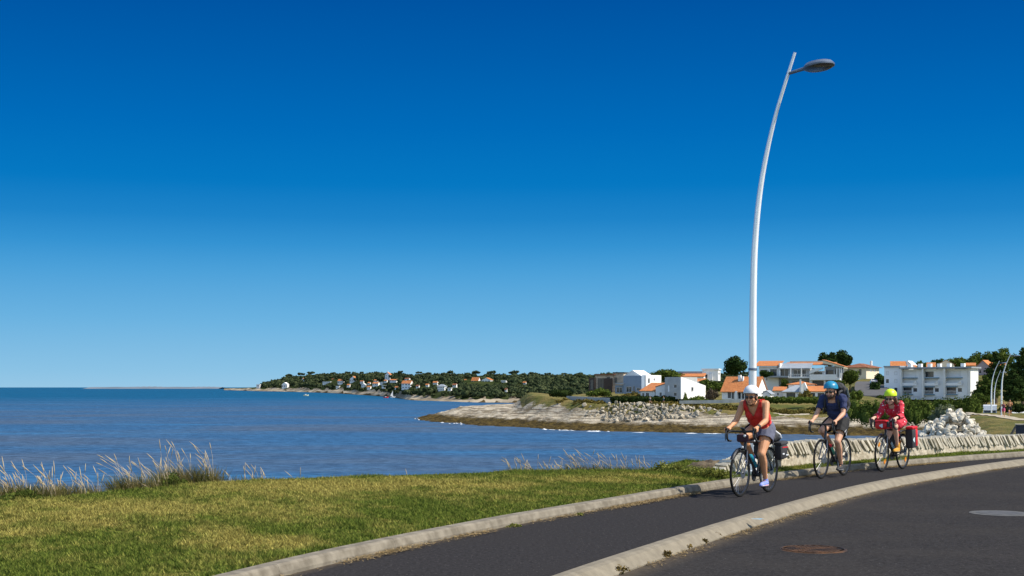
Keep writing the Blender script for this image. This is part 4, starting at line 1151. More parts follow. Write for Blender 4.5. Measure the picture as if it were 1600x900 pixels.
class House:
    """local frame: x along the facade, y away from it, z up, origin at the facade's left foot (px0, py0) at distance d"""
    def __init__(s, name, label, px0, py0, d, yaw, cat='house', group=None):
        p = at(px0, py0, d); s.px0, s.py0, s.d = px0, py0, d; s.s = d / F_PX
        s.root = empty(name, p, R(yaw), label, cat, group)
        v = Vector((p.x, p.y, 0)).normalized(); pe = Vector((v.y, -v.x, 0)); a = R(yaw)
        s.fc = Vector((math.cos(a), math.sin(a), 0)).dot(pe); s.bc = Vector((-math.sin(a), math.cos(a), 0)).dot(pe)
        s.fd = Vector((math.cos(a), math.sin(a), 0)).dot(v)
    def u(s, px, v=0.0): return ((px - s.px0) * s.s - v * s.bc) / s.fc
    def z(s, py): return (s.py0 - py) * s.s
    def win(s, parent, O, U, W, N, w, h, depth, frame=None, glass=None, name='window', bars=1):
        """a frame with its pane set back in an opening; O = lower left corner on the wall face, N = outward"""
        O, U, W, N = Vector(O), Vector(U), Vector(W), Vector(N); t = min(.09, w * .12)
        B = O - N * depth; mb = MB()
        def bar(u0, u1, w0, w1):
            mb.prism([B + U * u0 + W * w0, B + U * u1 + W * w0, B + U * u1 + W * w1, B + U * u0 + W * w1], N * .06)
        bar(0, w, 0, t); bar(0, w, h - t, h); bar(0, t, t, h - t); bar(w - t, w, t, h - t)
        for k in range(1, bars + 1): bar(w * k / (bars + 1) - t / 2, w * k / (bars + 1) + t / 2, t, h - t)
        f = mb.build(name, frame or M_frame, parent)
        MB().prism([B + U * t * .5 + W * t * .5 - N * .02, B + U * (w - t * .5) + W * t * .5 - N * .02, B + U * (w - t * .5) + W * (h - t * .5) - N * .02, B + U * t * .5 + W * (h - t * .5) - N * .02], N * .035).build('pane', glass or M_glass, f)
        return f
    def face(s, mb, O, U, N, L, H, ops, depth):
        """wall face with real openings and reveals"""
        W = Vector((0, 0, 1)); us = sorted({0, L, *[o[0] for o in ops], *[o[1] for o in ops]}); ws_ = sorted({0, H, *[o[2] for o in ops], *[o[3] for o in ops]})
        P = lambda a, b, c=0: O + U * a + W * b - N * c
        for a0, a1 in zip(us[:-1], us[1:]):
            for b0, b1 in zip(ws_[:-1], ws_[1:]):
                m_ = ((a0 + a1) / 2, (b0 + b1) / 2)
                if any(o[0] < m_[0] < o[1] and o[2] < m_[1] < o[3] for o in ops): continue
                mb.add([P(a0, b0), P(a1, b0), P(a1, b1), P(a0, b1)], [(0, 1, 2, 3)])
        for o in ops:
            dp = o[4] if len(o) > 4 and o[4] else depth
            a0, a1, b0, b1 = o[:4]; q = [(a0, b0), (a1, b0), (a1, b1), (a0, b1)]
            for i in range(4):
                x, y = q[i], q[(i + 1) % 4]
                mb.add([P(*x), P(*y), P(*y, dp), P(*x, dp)], [(0, 1, 2, 3)])
            mb.add([P(*x, dp + .02) for x in q], [(0, 1, 2, 3)])
    def block(s, pl, pr, yt, yb, dep, mat, v0=0.0, front=(), right=(), top=True, name='wall', depth=.18, pitch=None):
        """front / right: openings as (px left, px right, y top, y bottom[, kind]); right ones are given as fractions of the side (0..1)"""
        u0, u1 = s.u(pl, v0), s.u(pr, v0); z0, z1 = s.z(yb), s.z(yt); L, H = u1 - u0, z1 - z0
        mb = MB(); X, Y = Vector((1, 0, 0)), Vector((0, 1, 0)); W = Vector((0, 0, 1))
        fo = []
        for o in front:
            fo.append((max(.03, s.u(o[0], v0) - u0), min(L - .03, s.u(o[1], v0) - u0), max(.03, s.z(o[3]) - z0), min(H - .03, s.z(o[2]) - z0), (o[5] if len(o) > 5 else None)))
        ro = []
        for o in right:
            ro.append((o[0] * dep, o[1] * dep, max(.03, s.z(o[3]) - z0), min(H - .03, s.z(o[2]) - z0), None))
        s.face(mb, Vector((u0, v0, z0)), X, -Y, L, H, fo, depth)
        s.face(mb, Vector((u1, v0, z0)), Y, X, dep, H, ro, depth)
        s.face(mb, Vector((u1, v0 + dep, z0)), -X, Y, L, H, [], depth)
        s.face(mb, Vector((u0, v0 + dep, z0)), -Y, -X, dep, H, [], depth)
        if top: mb.add([(u0, v0, z1), (u1, v0, z1), (u1, v0 + dep, z1), (u0, v0 + dep, z1)], [(0, 1, 2, 3)])
        o_ = mb.build(name, mat, s.root)
        for (lst, O, U, N, src) in ((fo, Vector((u0, v0, z0)), X, -Y, front), (ro, Vector((u1, v0, z0)), Y, X, right)):
            for w_, so in zip(lst, src):
                kind = so[4] if len(so) > 4 else 'window'
                dp = w_[4] or depth
                a = O + U * w_[0] + W * w_[2]
                if kind == 'void': continue
                wd, hg = w_[1] - w_[0], w_[3] - w_[2]
                if kind == 'shutter':
                    s.win(s.root, a, U, W, N, wd, hg, dp - .06, glass=M_shutter, name='shutter_window', bars=0)
                else:
                    s.win(s.root, a, U, W, N, wd, hg, dp - .06, frame=M_dark if kind == 'dark' else None, name='glazed_door' if hg > 1.9 else 'window', bars=max(1, int(wd / 1.5)) if wd > 1.3 else 0)
        return (u0, u1, v0, v0 + dep, z0, z1)
    def gable(s, bx, rise, axis='x', mat=None, over=.35, wallmat=None, th=.16, name='roof'):
        """pitched roof on a block; axis x: ridge along the facade. The gable triangles belong to the wall."""
        u0, u1, v0, v1, z0, z1 = bx; mat = mat or M_tile; mb = MB(); g = MB()
        if axis == 'x':
            vm = (v0 + v1) / 2
            for (va, sg) in ((v0, -1), (v1, 1)):
                sl = rise / abs(vm - va); e = va + sg * over
                a = [(u0 - over * .5, e, z1 - sl * over + .02), (u1 + over * .5, e, z1 - sl * over + .02), (u1 + over * .5, vm, z1 + rise + .02), (u0 - over * .5, vm, z1 + rise + .02)]
                mb.prism(a, (0, 0, th))
            for uu, q in ((u0, -.02), (u1, -.12)): g.prism([(uu + q + .07, v0, z1), (uu + q + .07, v1, z1), (uu + q + .07, vm, z1 + rise)], (.1 if q < -.1 else .1, 0, 0))
        else:
            um = (u0 + u1) / 2
            for (ua, sg) in ((u0, -1), (u1, 1)):
                sl = rise / abs(um - ua); e = ua + sg * over
                mb.prism([(e, v0 - over * .5, z1 - sl * over + .02), (e, v1 + over * .5, z1 - sl * over + .02), (um, v1 + over * .5, z1 + rise + .02), (um, v0 - over * .5, z1 + rise + .02)], (0, 0, th))
            for vv in (v0 + .005, v1 - .105): g.prism([(u0, vv, z1), (u1, vv, z1), (um, vv, z1 + rise)], (0, .1, 0))
        if wallmat:
            for k in (0, 6):
                q_ = MB(); q_.v = g.v[k:k + 6]; q_.f = [tuple(i - k for i in f) for f in g.f if min(f) >= k and max(f) < k + 6]
                q_.build('gable', wallmat, s.root)
        return mb.build(name, mat, s.root)
    def hip(s, bx, rise, mat=None, over=.5, name='roof', k=1.0):
        u0, u1, v0, v1, z0, z1 = bx; u0 -= over; u1 += over; v0 -= over; v1 += over
        h = min((v1 - v0) / 2, (u1 - u0) / 2) * k; vm = (v0 + v1) / 2
        mb = MB(); zz = z1 - .05
        if u1 - u0 >= v1 - v0: A, B = (u0 + h, vm, zz + rise), (u1 - h, vm, zz + rise)
        else: A, B = ((u0 + u1) / 2, v0 + h, zz + rise), ((u0 + u1) / 2, v1 - h, zz + rise)
        vs = [(u0, v0, zz), (u1, v0, zz), (u1, v1, zz), (u0, v1, zz), A, B, (u0, v0, zz - .12), (u1, v0, zz - .12), (u1, v1, zz - .12), (u0, v1, zz - .12)]
        fs = [(0, 1, 5, 4), (1, 2, 5), (2, 3, 4, 5), (3, 0, 4)] if u1 - u0 >= v1 - v0 else [(0, 1, 4), (1, 2, 5, 4), (2, 3, 5), (3, 0, 4, 5)]
        fs += [(0, 6, 7, 1), (1, 7, 8, 2), (2, 8, 9, 3), (3, 9, 6, 0), (6, 9, 8, 7)]
        return mb.add(vs, fs).build(name, mat or M_tile, s.root)
    def mono(s, bx, rise_l, rise_r, mat, over=.3, th=.16, name='roof', wallmat=None):
        """single slope across the facade: height rise_l above the left wall, rise_r above the right"""
        u0, u1, v0, v1, z0, z1 = bx
        if wallmat: MB().prism([(u0, v0 + .004, z1), (u1, v0 + .004, z1), (u1, v0 + .004, z1 + rise_r), (u0, v0 + .004, z1 + rise_l)], (0, v1 - v0 - .008, 0)).build('gable', wallmat, s.root)
        k = (rise_r - rise_l) / (u1 - u0)
        return MB().prism([(u0 - over, v0 - over, z1 + rise_l - k * over + .02), (u1 + over, v0 - over, z1 + rise_r + k * over + .02), (u1 + over, v1 + over, z1 + rise_r + k * over + .02), (u0 - over, v1 + over, z1 + rise_l - k * over + .02)], (0, 0, th)).build(name, mat, s.root)
    def lean(s, bx, rise_f, rise_b, mat, over=.3, th=.15, name='roof'):
        """single slope rising away from the facade"""
        u0, u1, v0, v1, z0, z1 = bx; k = (rise_b - rise_f) / (v1 - v0)
        return MB().prism([(u0 - over, v0 - over, z1 + rise_f - k * over + .02), (u1 + over, v0 - over, z1 + rise_f - k * over + .02), (u1 + over, v1 + .01, z1 + rise_b + .02), (u0 - over, v1 + .01, z1 + rise_b + .02)], (0, 0, th)).build(name, mat, s.root)
    def bx(s, name, pl, pr, yt, yb, v0, dep, mat):
        u0, u1 = s.u(pl, v0), s.u(pr, v0)
        return MB().b(u0, u1, v0, v0 + dep, s.z(yb), s.z(yt)).build(name, mat, s.root)

# brown modern house on the left
h = House('modern_house', 'low brown stone and dark timber modern house with flat roofs, leftmost villa', 921, 613, 350, -16)
b = h.block(930, 957, 586, 613, 9, M_stonewall, v0=.0, front=[(934, 944, 591, 610, 'dark'), (948, 953, 589, 611, 'dark')])
h.bx('roof', 928, 960, 584.6, 586, -.7, 10.2, M_tile_d)
b = h.block(920, 929.5, 590, 612, 7, M_wood, v0=-1.2, front=[(922, 927, 593, 609, 'dark')])
b = h.block(957.5, 974, 583, 612, 8, M_stonewall, v0=.6, front=[(960, 964, 590, 598, 'dark')])
h.bx('roof', 957, 975, 581.6, 583, .2, 8.8, M_dark)
h.bx('screen', 943, 957, 591, 613, -1.0, .2, M_wood)
# white modern house with grey front
h = House('modern_house', 'white modern house with a pointed gable and a blue grey box front', 974, 615, 334, -30)
b = h.block(974, 1002, 587, 615, 7, M_bluegrey, front=[(978, 987, 604, 613), (989, 991.5, 603, 613), (994, 1001, 606, 611)])
h.bx('terrace_slab', 962, 975, 598, 600, -.4, 5, M_grey)
b2 = h.block(961, 974, 602, 615, 4, M_bluegrey, v0=1.0, front=[(963, 972, 605, 614)])
b = h.block(976, 1001, 587, 600, 7, M_white, v0=7.02)
h.gable(b, 8 * h.s, 'y', M_white, over=.1, wallmat=M_white)
b = h.block(1003, 1009, 586, 614, 9.5, M_white, v0=2.0, right=[(.14, .26, 591, 599), (.5, .58, 591, 595)])
# white house with orange lean roof
h = House('gabled_house', 'white house with a tall gable wall and an orange lean-to roof on its left', 1001, 623, 318, -34)
b = h.block(1001, 1023, 611, 622, 6, M_white, front=[(1003, 1007, 614, 621), (1009, 1014, 614, 622, 'dark')])
h.lean(b, 0, 12 * h.s, M_tile)
b = h.block(1024, 1040, 606, 623, 6, M_white, v0=-.2, front=[(1030, 1033.5, 613, 619)])
h.mono(b, 1 * h.s, 6 * h.s, M_tile, over=.1, wallmat=M_white)
b = h.block(1038, 1061, 589.5, 623, 9, M_grwall, v0=-1.5, front=[(1051, 1056, 600.5, 606.5), (1051, 1056, 613, 619), (1042, 1045, 602, 612, 'shutter')])  # grey wall colour stands for the shade on this white house's front
u0, u1, v0, v1, z0, z1 = b
MB().prism([(u1 + .01, v0 - .02, z0), (u1 + .01, v1 + 4, z0), (u1 + .01, v1 + 4, z1 - 13 * h.s), (u1 + .01, v0 - .02, z1)], (.25, 0, 0)).build('gable_wall', M_white, h.root)
h.win(h.root, (u1 + .27, v0 + 5.2, z1 - 3.3), (0, 1, 0), (0, 0, 1), (1, 0, 0), 1.1, 1.0, -.02, name='window', bars=0)
b = h.block(1062, 1066, 600, 622, 9, M_white, v0=4.0)
h.lean((b[0], b[1] + 1.5, b[2], b[3], b[4], b[5]), 0, 1.2, M_tile, name='roof')
# white terrace house behind
h = House('modern_house', 'long white flat roofed house high behind the gabled house', 1051, 604, 404, -14)
b = h.block(1051, 1112, 584, 604, 10, M_white, front=[(1054, 1060, 586, 589), (1101, 1105, 585, 592), (1107, 1112, 583.5, 591, 'shutter')])
h.bx('roof', 1048, 1097, 580.4, 583.8, -.8, 11.6, M_slate)
b = h.block(1097, 1121, 578, 595, 8, M_white, v0=1.0, front=[(1108, 1111, 581, 590, 'shutter')], right=[(.2, .7, 582, 586)])
h.bx('roof', 1095, 1122, 576, 578, .6, 9, M_white)
b = h.block(1064, 1098, 589, 602, 5, M_white, v0=-5.2, front=[(1093, 1098, 594, 599)])
h.lean(b, 0, 5 * h.s, M_tile)
# orange roofed cottage
h = House('cottage', 'white cottage with a big orange tiled roof behind the tall lamp post', 1127, 624, 302, -27)
b = h.block(1128, 1181, 610.5, 624, 8, M_white, front=[(1137, 1142, 613, 622, 'dark'), (1143, 1146.5, 613, 623, 'dark'), (1152, 1157, 613, 623, 'dark', .9), (1158, 1162, 613, 623, 'dark', .9), (1163, 1169, 613, 623, 'dark', .9)], right=[(.62, .78, 611, 617)])
h.gable(b, 21 * h.s, 'x', M_tile, over=.5, wallmat=M_white)
h.bx('chimney', 1153, 1157, 586, 597, 2.6, .7, M_white); h.bx('chimney', 1158.5, 1161, 588, 597, 2.6, .6, M_white)
h.bx('porch_pillar', 1148, 1151, 611, 624, -.6, .5, M_white)
b = h.block(1190, 1201, 615, 624, 3, M_white, v0=1.5, front=[(1194, 1197, 618, 621)])
h.gable(b, 4 * h.s, 'y', M_slate, over=.3, wallmat=M_white)
# balcony villa
h = House('villa', 'large white villa with long balconies, orange roofs and a grey canopy roof', 1185, 612, 376, -20)
b = h.block(1186, 1216, 573, 612, 8, M_white, front=[(1188, 1199, 578, 586, 'dark'), (1203, 1213, 577, 588, 'dark')])
h.lean((b[0] - 1, b[1], b[2] - .6, b[3], b[4], b[5]), .1, 9 * h.s, M_tile)
b = h.block(1216, 1218, 568, 590, 9, M_white, v0=-.8)
b = h.block(1217, 1264, 575, 612, 9, M_grwall, v0=.6, front=[(1219, 1231, 577, 588, 'window'), (1238, 1258, 578, 588), (1220, 1231, 596, 611, 'dark'), (1236, 1262, 596, 611, 'dark')])
h.lean((b[0] - .3, b[1], b[2] - 1.4, b[2] + 3.4, b[4], b[5]), -.2, 6.5 * h.s, M_slate, name='canopy_roof')
h.lean((b[0] + 1.2, b[1] + 6, b[2] + 3.4, b[3], b[4], b[5] + 4.4 * h.s), 0, 4 * h.s, M_tile)
h.bx('ridge_band', 1234, 1284, 563.5, 566.5, 9.7, .5, M_cream)
h.bx('balcony_slab', 1230, 1264, 589, 591.2, -2.2, 2.8, M_white)
mb = MB()
for k in range(12): mb.b(h.u(1231 + k * 2.9, -2.1), h.u(1231.3 + k * 2.9, -2.1), -2.12, -2.05, h.z(589), h.z(585.4))
mb.b(h.u(1231, -2.1), h.u(1264, -2.1), -2.14, -2.03, h.z(585.4), h.z(584.8)); mb.build('railing', M_white, h.root)
for x in (1233, 1249): h.bx('column', x, x + 1.3, 576, 590, -2.0, .3, M_white)
h.bx('terrace_roof', 1197, 1230, 587.5, 590, -3.4, 3.8, M_slate)
b = h.block(1262, 1284, 580, 612, 8, M_white, v0=-1.6, front=[(1269, 1281, 582, 590, 'dark', .8), (1266, 1283, 595, 610, 'dark', .9)])
h.bx('parapet', 1262, 1301, 585.5, 591.5, -3.2, .25, M_white)
h.bx('balcony_slab', 1262, 1306, 591.5, 594, -3.2, 3.2, M_white)
h.prow = MB().prism([(h.u(1261, -3.0), -3.0, h.z(585)), (h.u(1281, -3.0), -3.0, h.z(577)), (h.u(1281, -3.0), -3.0, h.z(575)), (h.u(1265, -3.0), -3.0, h.z(577))], (0, 1.4, 0)).build('awning', M_white, h.root)
b = h.block(1285, 1308, 573, 612, 8, M_grey, v0=-.6, front=[(1287, 1298, 579, 590, 'dark', .6), (1300, 1306, 578, 590, 'dark', .6), (1287, 1298, 597, 610, 'dark', .6), (1300, 1306, 597, 610, 'dark', .6)])
u0, u1, v0, v1, z0, z1 = b
MB().prism([(u0 - .2, v0 - 2.4, h.z(563.5)), (u1 + 1.2, v0 - 2.4, h.z(574)), (u1 + 1.2, v0 - 2.4, h.z(576)), (u0 - .2, v0 - 2.4, h.z(568.5))], (0, 10, 0)).build('roof_band', M_cream, h.root)
MB().prism([(u0 - .4, v0 - 2.6, h.z(562.6)), (u1 + 1.4, v0 - 2.6, h.z(573.2)), (u1 + 1.4, v0 - 2.6, h.z(573.9)), (u0 - .4, v0 - 2.6, h.z(563.4))], (0, 10.4, 0)).build('roof', M_tile, h.root)
for x in (1284, 1301.5, 1305, 1308): h.bx('column', x, x + 1.4, 576, 612, -2.9, .3, M_white)
# low white group with grey roofed garage
h = House('garage_house', 'low white house with a pale grey gable roof, dark garage door and chimney', 1211, 622, 318, -14)
b = h.block(1209, 1226, 611, 621, 6, M_white, v0=1.0, front=[(1214, 1217, 614, 618)])
h.lean(b, 0, 6 * h.s, M_tile)
b = h.block(1223, 1250, 613, 622, 7, M_white, front=[(1228.5, 1242, 613.8, 621.8, 'dark', .5)])
u0, u1, v0, v1, z0, z1 = b
MB().prism([(u0 - .4, -.4, z1), (u1, -.4, z1), (u1, 3.5, z1 + 10.5 * h.s), (u0 + 2.8, 3.5, z1 + 10.5 * h.s)], (0, 0, .16)).build('roof', M_slate, h.root)
MB().prism([(h.u(1248), -.3, z0), (h.u(1260), -.3, z0), (h.u(1260), -.3, h.z(607)), (h.u(1256), -.3, h.z(597.5)), (h.u(1252), -.3, h.z(600))], (0, 7, 0)).build('gable_wall', M_white, h.root)
h.bx('chimney', 1248.3, 1251, 593, 612, -.75, .5, M_white)
b = h.block(1259, 1288, 612, 621, 6, M_white, v0=.4, front=[(1263, 1272, 614, 620, 'dark'), (1276, 1286, 614, 620, 'dark')])
h.lean(b, 0, 8 * h.s, M_tile)
b = h.block(1232, 1272, 600, 606, 7, M_white, v0=7.2)
h.hip(b, 5 * h.s, M_tile)
# hip roofed cream house up the lane
h = House('hip_roof_house', 'cream house under a brown hipped roof at the top of the lane', 1317, 592, 420, -36)
b = h.block(1318, 1352, 574, 592, 11, M_cream, front=[(1341, 1345, 577, 586, 'dark'), (1324, 1330, 577, 584, 'dark')], right=[(.3, .42, 577, 581, 'shutter'), (.6, .72, 577, 581, 'shutter')])
h.hip(b, 6.5 * h.s, M_tile_d, over=.9)
h.bx('chimney', 1358, 1360.5, 564, 571, 4.5, .6, M_white)
# apartment block
h = House('apartment_block', 'three storey white apartment block with blue awnings and balconies', 1382, 624, 358, -36, cat='apartment building')
M_apt = pmat('apartment_render', (.90, .91, .925), (.86, .87, .885), scale=.3, rough=.85, spec=.2)
op = []
for (x, w_) in ((1384.3, 4.2), (1396.6, 4.6)):
    for (y0, y1, k) in ((580.5, 586, 'shutter'), (592.5, 598.5, 'dark'), (606, 612, 'dark')):
        op.append((x, x + w_, y0, y1, 'shutter' if (x > 1390 and y0 < 600) else k))
b = h.block(1381.6, 1405, 574, 624, 10.5, M_apt, front=op)
h.bx('roof_edge', 1380.5, 1405, 571.8, 574, -.5, 11.4, M_slate)
bays = [(1408, 1437), (1440, 1468), (1471, 1502)]
for bi, (xl, xr) in enumerate(bays):
    sp_ = xl + (xr - xl) * .50; sw = xl + (xr - xl) * .60
    op = [(xl + 1, sw + 4, 580, 589.8, 'shutter', .45), (xl + 1, sw + 4, 592.4, 602, 'shutter', .6), (xl + 1, sp_, 605.5, 615, 'dark', .5), (sw - .5, sw + 5, 606.5, 612, 'dark'),
          (xl + 2, sp_ - 1, 619, 623.5, 'shutter'), (sw - 1, xr - 3, 619.5, 623.5, 'shutter')]
    if bi == 1: op[0] = (xl + 2, sp_ + .5, 581, 589.5, 'dark', .5)
    b = h.block(xl - 2.2, xr + .6, 577.5, 624, 6.2, M_apt, v0=.4 + .02 * bi, front=op)
    h.bx('fin_wall', xl - 3.0, xl - .9, 576.5, 624, -1.2, 1.62, M_white)
    for (yy, x1) in ((591.0, sw + 4.6), (604.6, sp_ + .6), (616.4, sp_ + .6)):
        h.bx('awning', xl - .2, x1, yy - .8, yy + .5, -.35, .74, M_blue)
    h.bx('parapet', xl - .2, sw + 4.6, 598.6, 602.4, -.30, .12, M_apt)
    mb = MB()
    for k in range(9):
        x = xl + .3 + k * (sp_ - xl) / 8.6; mb.b(h.u(x, -.5), h.u(x + .25, -.5), -.52, -.47, h.z(615), h.z(611))
    mb.b(h.u(xl, -.5), h.u(sp_ + .4, -.5), -.54, -.45, h.z(611), h.z(610.4)); mb.build('railing', M_white, h.root)
    MB().prism([(h.u(sw - 1.5, -.5), -.5, h.z(598.6)), (h.u(sw + 4, -.5), -.5, h.z(598.6)), (h.u(sw + 3, -.5), -.5, h.z(594.0))], (0, .14, 0)).build('balcony_screen', M_white, h.root)
b = h.block(1502.6, 1506.5, 576.5, 624, 6.6, M_white, v0=-.2)
h.bx('roof_edge', 1403.5, 1507.5, 574.2, 576.6, -1.4, 8.4, M_slate)
for x in (1417, 1432, 1446, 1460, 1474, 1494): h.bx('chimney', x, x + 5, 568.5, 574.3, 4, 1.3, M_white)
# houses behind the block
RB = 'houses on the hill behind the apartment block'
def back_house(px0, px1, ywall, ybase, d, yaw, rise, mat, label, roof=M_tile, side=6, axis='x', wins=(), chim=None):
    h = House('hill_house', label, px0, ybase, d, yaw, group=RB)
    b = h.block(px0, px1, ywall, ybase, side, mat, front=wins)
    (h.gable(b, rise * h.s, axis, roof, wallmat=mat))
    if chim: h.bx('chimney', chim, chim + 2, ywall - rise - 2, ywall - rise + 4, side * .4, .6, M_white)
    return h
back_house(1392, 1414, 572.5, 585, 425, -15, 7.5, M_white, 'orange roofed house showing above the left end of the apartment block', chim=1416, wins=[(1396, 1400, 575, 580)])
back_house(1412, 1424, 570, 584, 432, -30, 5.5, M_white, 'white gabled house with a chimney beside the leftmost orange roof on the hill', axis='y', roof=M_white)
back_house(1419, 1432, 576, 586, 418, -10, 5, M_white, 'small orange roof just over the second bay of the apartment block')
back_house(1448, 1460, 573.5, 586, 424, -20, 6.5, M_white, 'orange roof right of centre behind the apartment block parapet')
back_house(1466, 1489, 569, 588, 430, -20, 6.5, M_cream, 'white gable wall facing the sea above the middle of the apartment block', axis='y', roof=M_tile_d)
back_house(1510, 1523, 571.5, 588, 400, -20, 4.0, M_cream, 'small cream house with a low orange roof right of the apartment block', wins=[(1514, 1518, 575, 580)])
back_house(1525, 1545, 573, 620, 392, -42, 9.5, pmat('mauve_render', (.38, .30, .30), (.33, .26, .27), scale=.5, rough=.9), 'tall house with a steep orange roof and mauve gable among the pines', axis='y', wins=[(1529, 1533, 578, 584), (1529, 1536, 589, 594, 'shutter'), (1529, 1536, 600, 606, 'shutter')])
back_house(1558, 1572, 573, 590, 400, -10, 5.5, M_white, 'orange roof end peeping between the far lamps and the pines')

# ---- houses of the far coast
FH = 'houses on the far side of the bay'
FAR_CLEAR = []
def far_house(px, py, wpx, hpx, label, roof='gable', rm=M_tile, wm=M_white, q=.3, axis='x', wins=3, storeys=1, yaw=-25, name='far_house', rise=None):
    d0 = float(np.interp(px, FPX, FD0)); d = d0 * (1 + q * .36); FAR_CLEAR.append((px, py, wpx, hpx, q))
    h = House(name, label, px - wpx / 2, py, d, yaw, group=FH)
    wf = wpx * .72
    op = []
    for st in range(storeys):
        hh = hpx / storeys
        for k in range(wins):
            c_ = px - wpx / 2 + wf * (k + .5) / wins
            op.append((c_ - wf / wins * .2, c_ + wf / wins * .2, py - hh * (st + .75), py - hh * (st + .3), 'dark'))
    b = h.block(px - wpx / 2, px - wpx / 2 + wf, py - hpx, py + 1.5, wpx * .5 * h.s, wm, front=op)
    r_ = (rise or hpx * .5) * h.s
    if roof == 'gable': h.gable(b, r_, axis, rm, over=.4, wallmat=wm)
    elif roof == 'hip': h.hip(b, r_, rm)
    else: h.bx('roof', px - wpx / 2 - .3, px - wpx / 2 + wf + .3, py - hpx - .8, py - hpx, -.4, wpx * .5 * h.s + .8, M_white)
    return h
far_house(404, 605.2, 7, 4.0, 'low white building alone above the far rocky point', roof='flat', q=.2, wins=2)
far_house(446, 606.5, 11, 6.0, 'white villa with stepped walls on the cliff edge of the far coast', roof='gable', axis='y', rm=M_white, q=.15)
far_house(474, 597.5, 6, 4.5, 'slim white house with a red roof high in the far woods', axis='y', q=.6, wins=1)
far_house(512, 600.0, 16, 2.8, 'long low white house in the woods of the far coast', roof='flat', q=.4, wins=5)
far_house(533, 600.0, 11, 5.0, 'white house with a pinkish roof beside the long low white house', q=.35)
far_house(528, 606.3, 6, 2.4, 'small white house close to the far shore', roof='flat', q=.18, wins=2)
far_house(553, 597.5, 13, 5.5, 'house with a tall red pointed roof and white gable on the far coast', axis='y', q=.5, rise=4)
far_house(566, 598.5, 7, 3.0, 'small white house right of the red pointed roof', q=.42, wins=2)
far_house(568.5, 604.2, 8, 3.4, 'white house with a white gable near the far shore', axis='y', rm=M_white, q=.25, wins=2)
far_house(588, 603, 12, 4, 'low house with a wide orange roof on the far coast', q=.3)
far_house(588, 597.0, 8, 2.6, 'small white house with an orange roof left of the turreted villa', q=.5, wins=2)
far_house(597, 600.2, 6, 2.6, 'low white house right below the turreted villa', roof='flat', q=.4, wins=2)
v_ = far_house(607, 592.5, 11, 7.0, 'tall white villa with a dark spired turret on the far ridge', axis='y', rm=M_tile, q=.6, storeys=2, wins=2)
s_ = v_.s
MB().lathe((2.0, 3.0, 0), [(1.6, 7.0 * s_), (1.6, 10.2 * s_), (.1, 13.5 * s_)], 10).build('turret', M_slate, v_.root)
far_house(616, 596.5, 14, 2.6, 'long house with a flat orange roof below the turreted villa', q=.45, wins=4)
far_house(637, 594.2, 9, 2.4, 'house showing only its red roof above the big white house', q=.6, rm=M_tile_d, wins=2)
far_house(637, 607.8, 19, 9.0, 'big white house with a steep orange roof near the far beach', axis='x', q=.3, storeys=2, wins=3, rise=4)
far_house(691, 610.5, 15, 6.8, 'white two storey house with a dark slate roof by the far beach', roof='hip', rm=M_slate, q=.3, storeys=2, wins=4)
far_house(681, 600.5, 9, 3.0, 'small white house left behind the slate roofed house', q=.45, wins=2)
far_house(711, 604, 8, 3.0, 'small pale house half hidden by trees right of the slate roofed house', q=.4, rm=M_tile_d, wins=2)
far_house(744, 598.5, 15, 4.2, 'house with a bright orange roof, left of two in the woods', q=.75, rise=4.5)
far_house(762, 598.8, 19, 5.2, 'house with an orange roof and white gables, right of two in the woods', q=.75, axis='y', rise=3.2)
far_house(788, 597.0, 10, 2.0, 'long low roofed white house right of the two orange roofs in the woods', roof='flat', q=.7, wins=3)
far_house(521, 595.5, 6, 2.6, 'small pale house highest on the left in the far woods', q=.7, wins=1, rm=M_tile_d)
far_house(545, 604.0, 6, 2.6, 'tiny white house below the pinkish roofed one on the far shore', q=.22, wins=2)
far_house(577, 600.6, 5, 2.4, 'narrow white house left of the wide orange roof, a little above it', q=.38, wins=1)
far_house(577, 607.5, 7, 3.0, 'white beach house low by the water left of the wide orange roof', q=.18, wins=2)
far_house(600, 605.5, 7, 2.6, 'white cabin low by the water right of the wide orange roof', roof='flat', q=.2, wins=2)
far_house(603, 597.0, 6, 2.4, 'small white house touching the foot of the turreted villa', q=.48, wins=1)
far_house(620, 607.8, 6, 2.8, 'small white beach house left of the big white house', q=.2, wins=1)
far_house(653, 605.5, 6, 2.6, 'small house with a brown roof right of the big white house', q=.3, wins=1, rm=M_tile_d)
far_house(668, 603.0, 6, 2.2, 'small white house alone between the big white house and the slate roofed one', q=.4, wins=1)
far_house(703, 609.5, 7, 2.8, 'white outbuilding against the right side of the slate roofed house', q=.25, wins=1, roof='flat')
far_house(727, 596.0, 5, 2.2, 'tiny white house high in the woods left of the two orange roofs', q=.8, wins=1)
far_house(820, 600.0, 6, 2.4, 'tiny pale house in the trees above the grassy left end of the headland', q=.6, wins=1)
far_house(791, 611, 4, 3, 'tiny cream hut in the trees above the near end of the far beach', q=.25, wins=1, rm=M_tile_d)

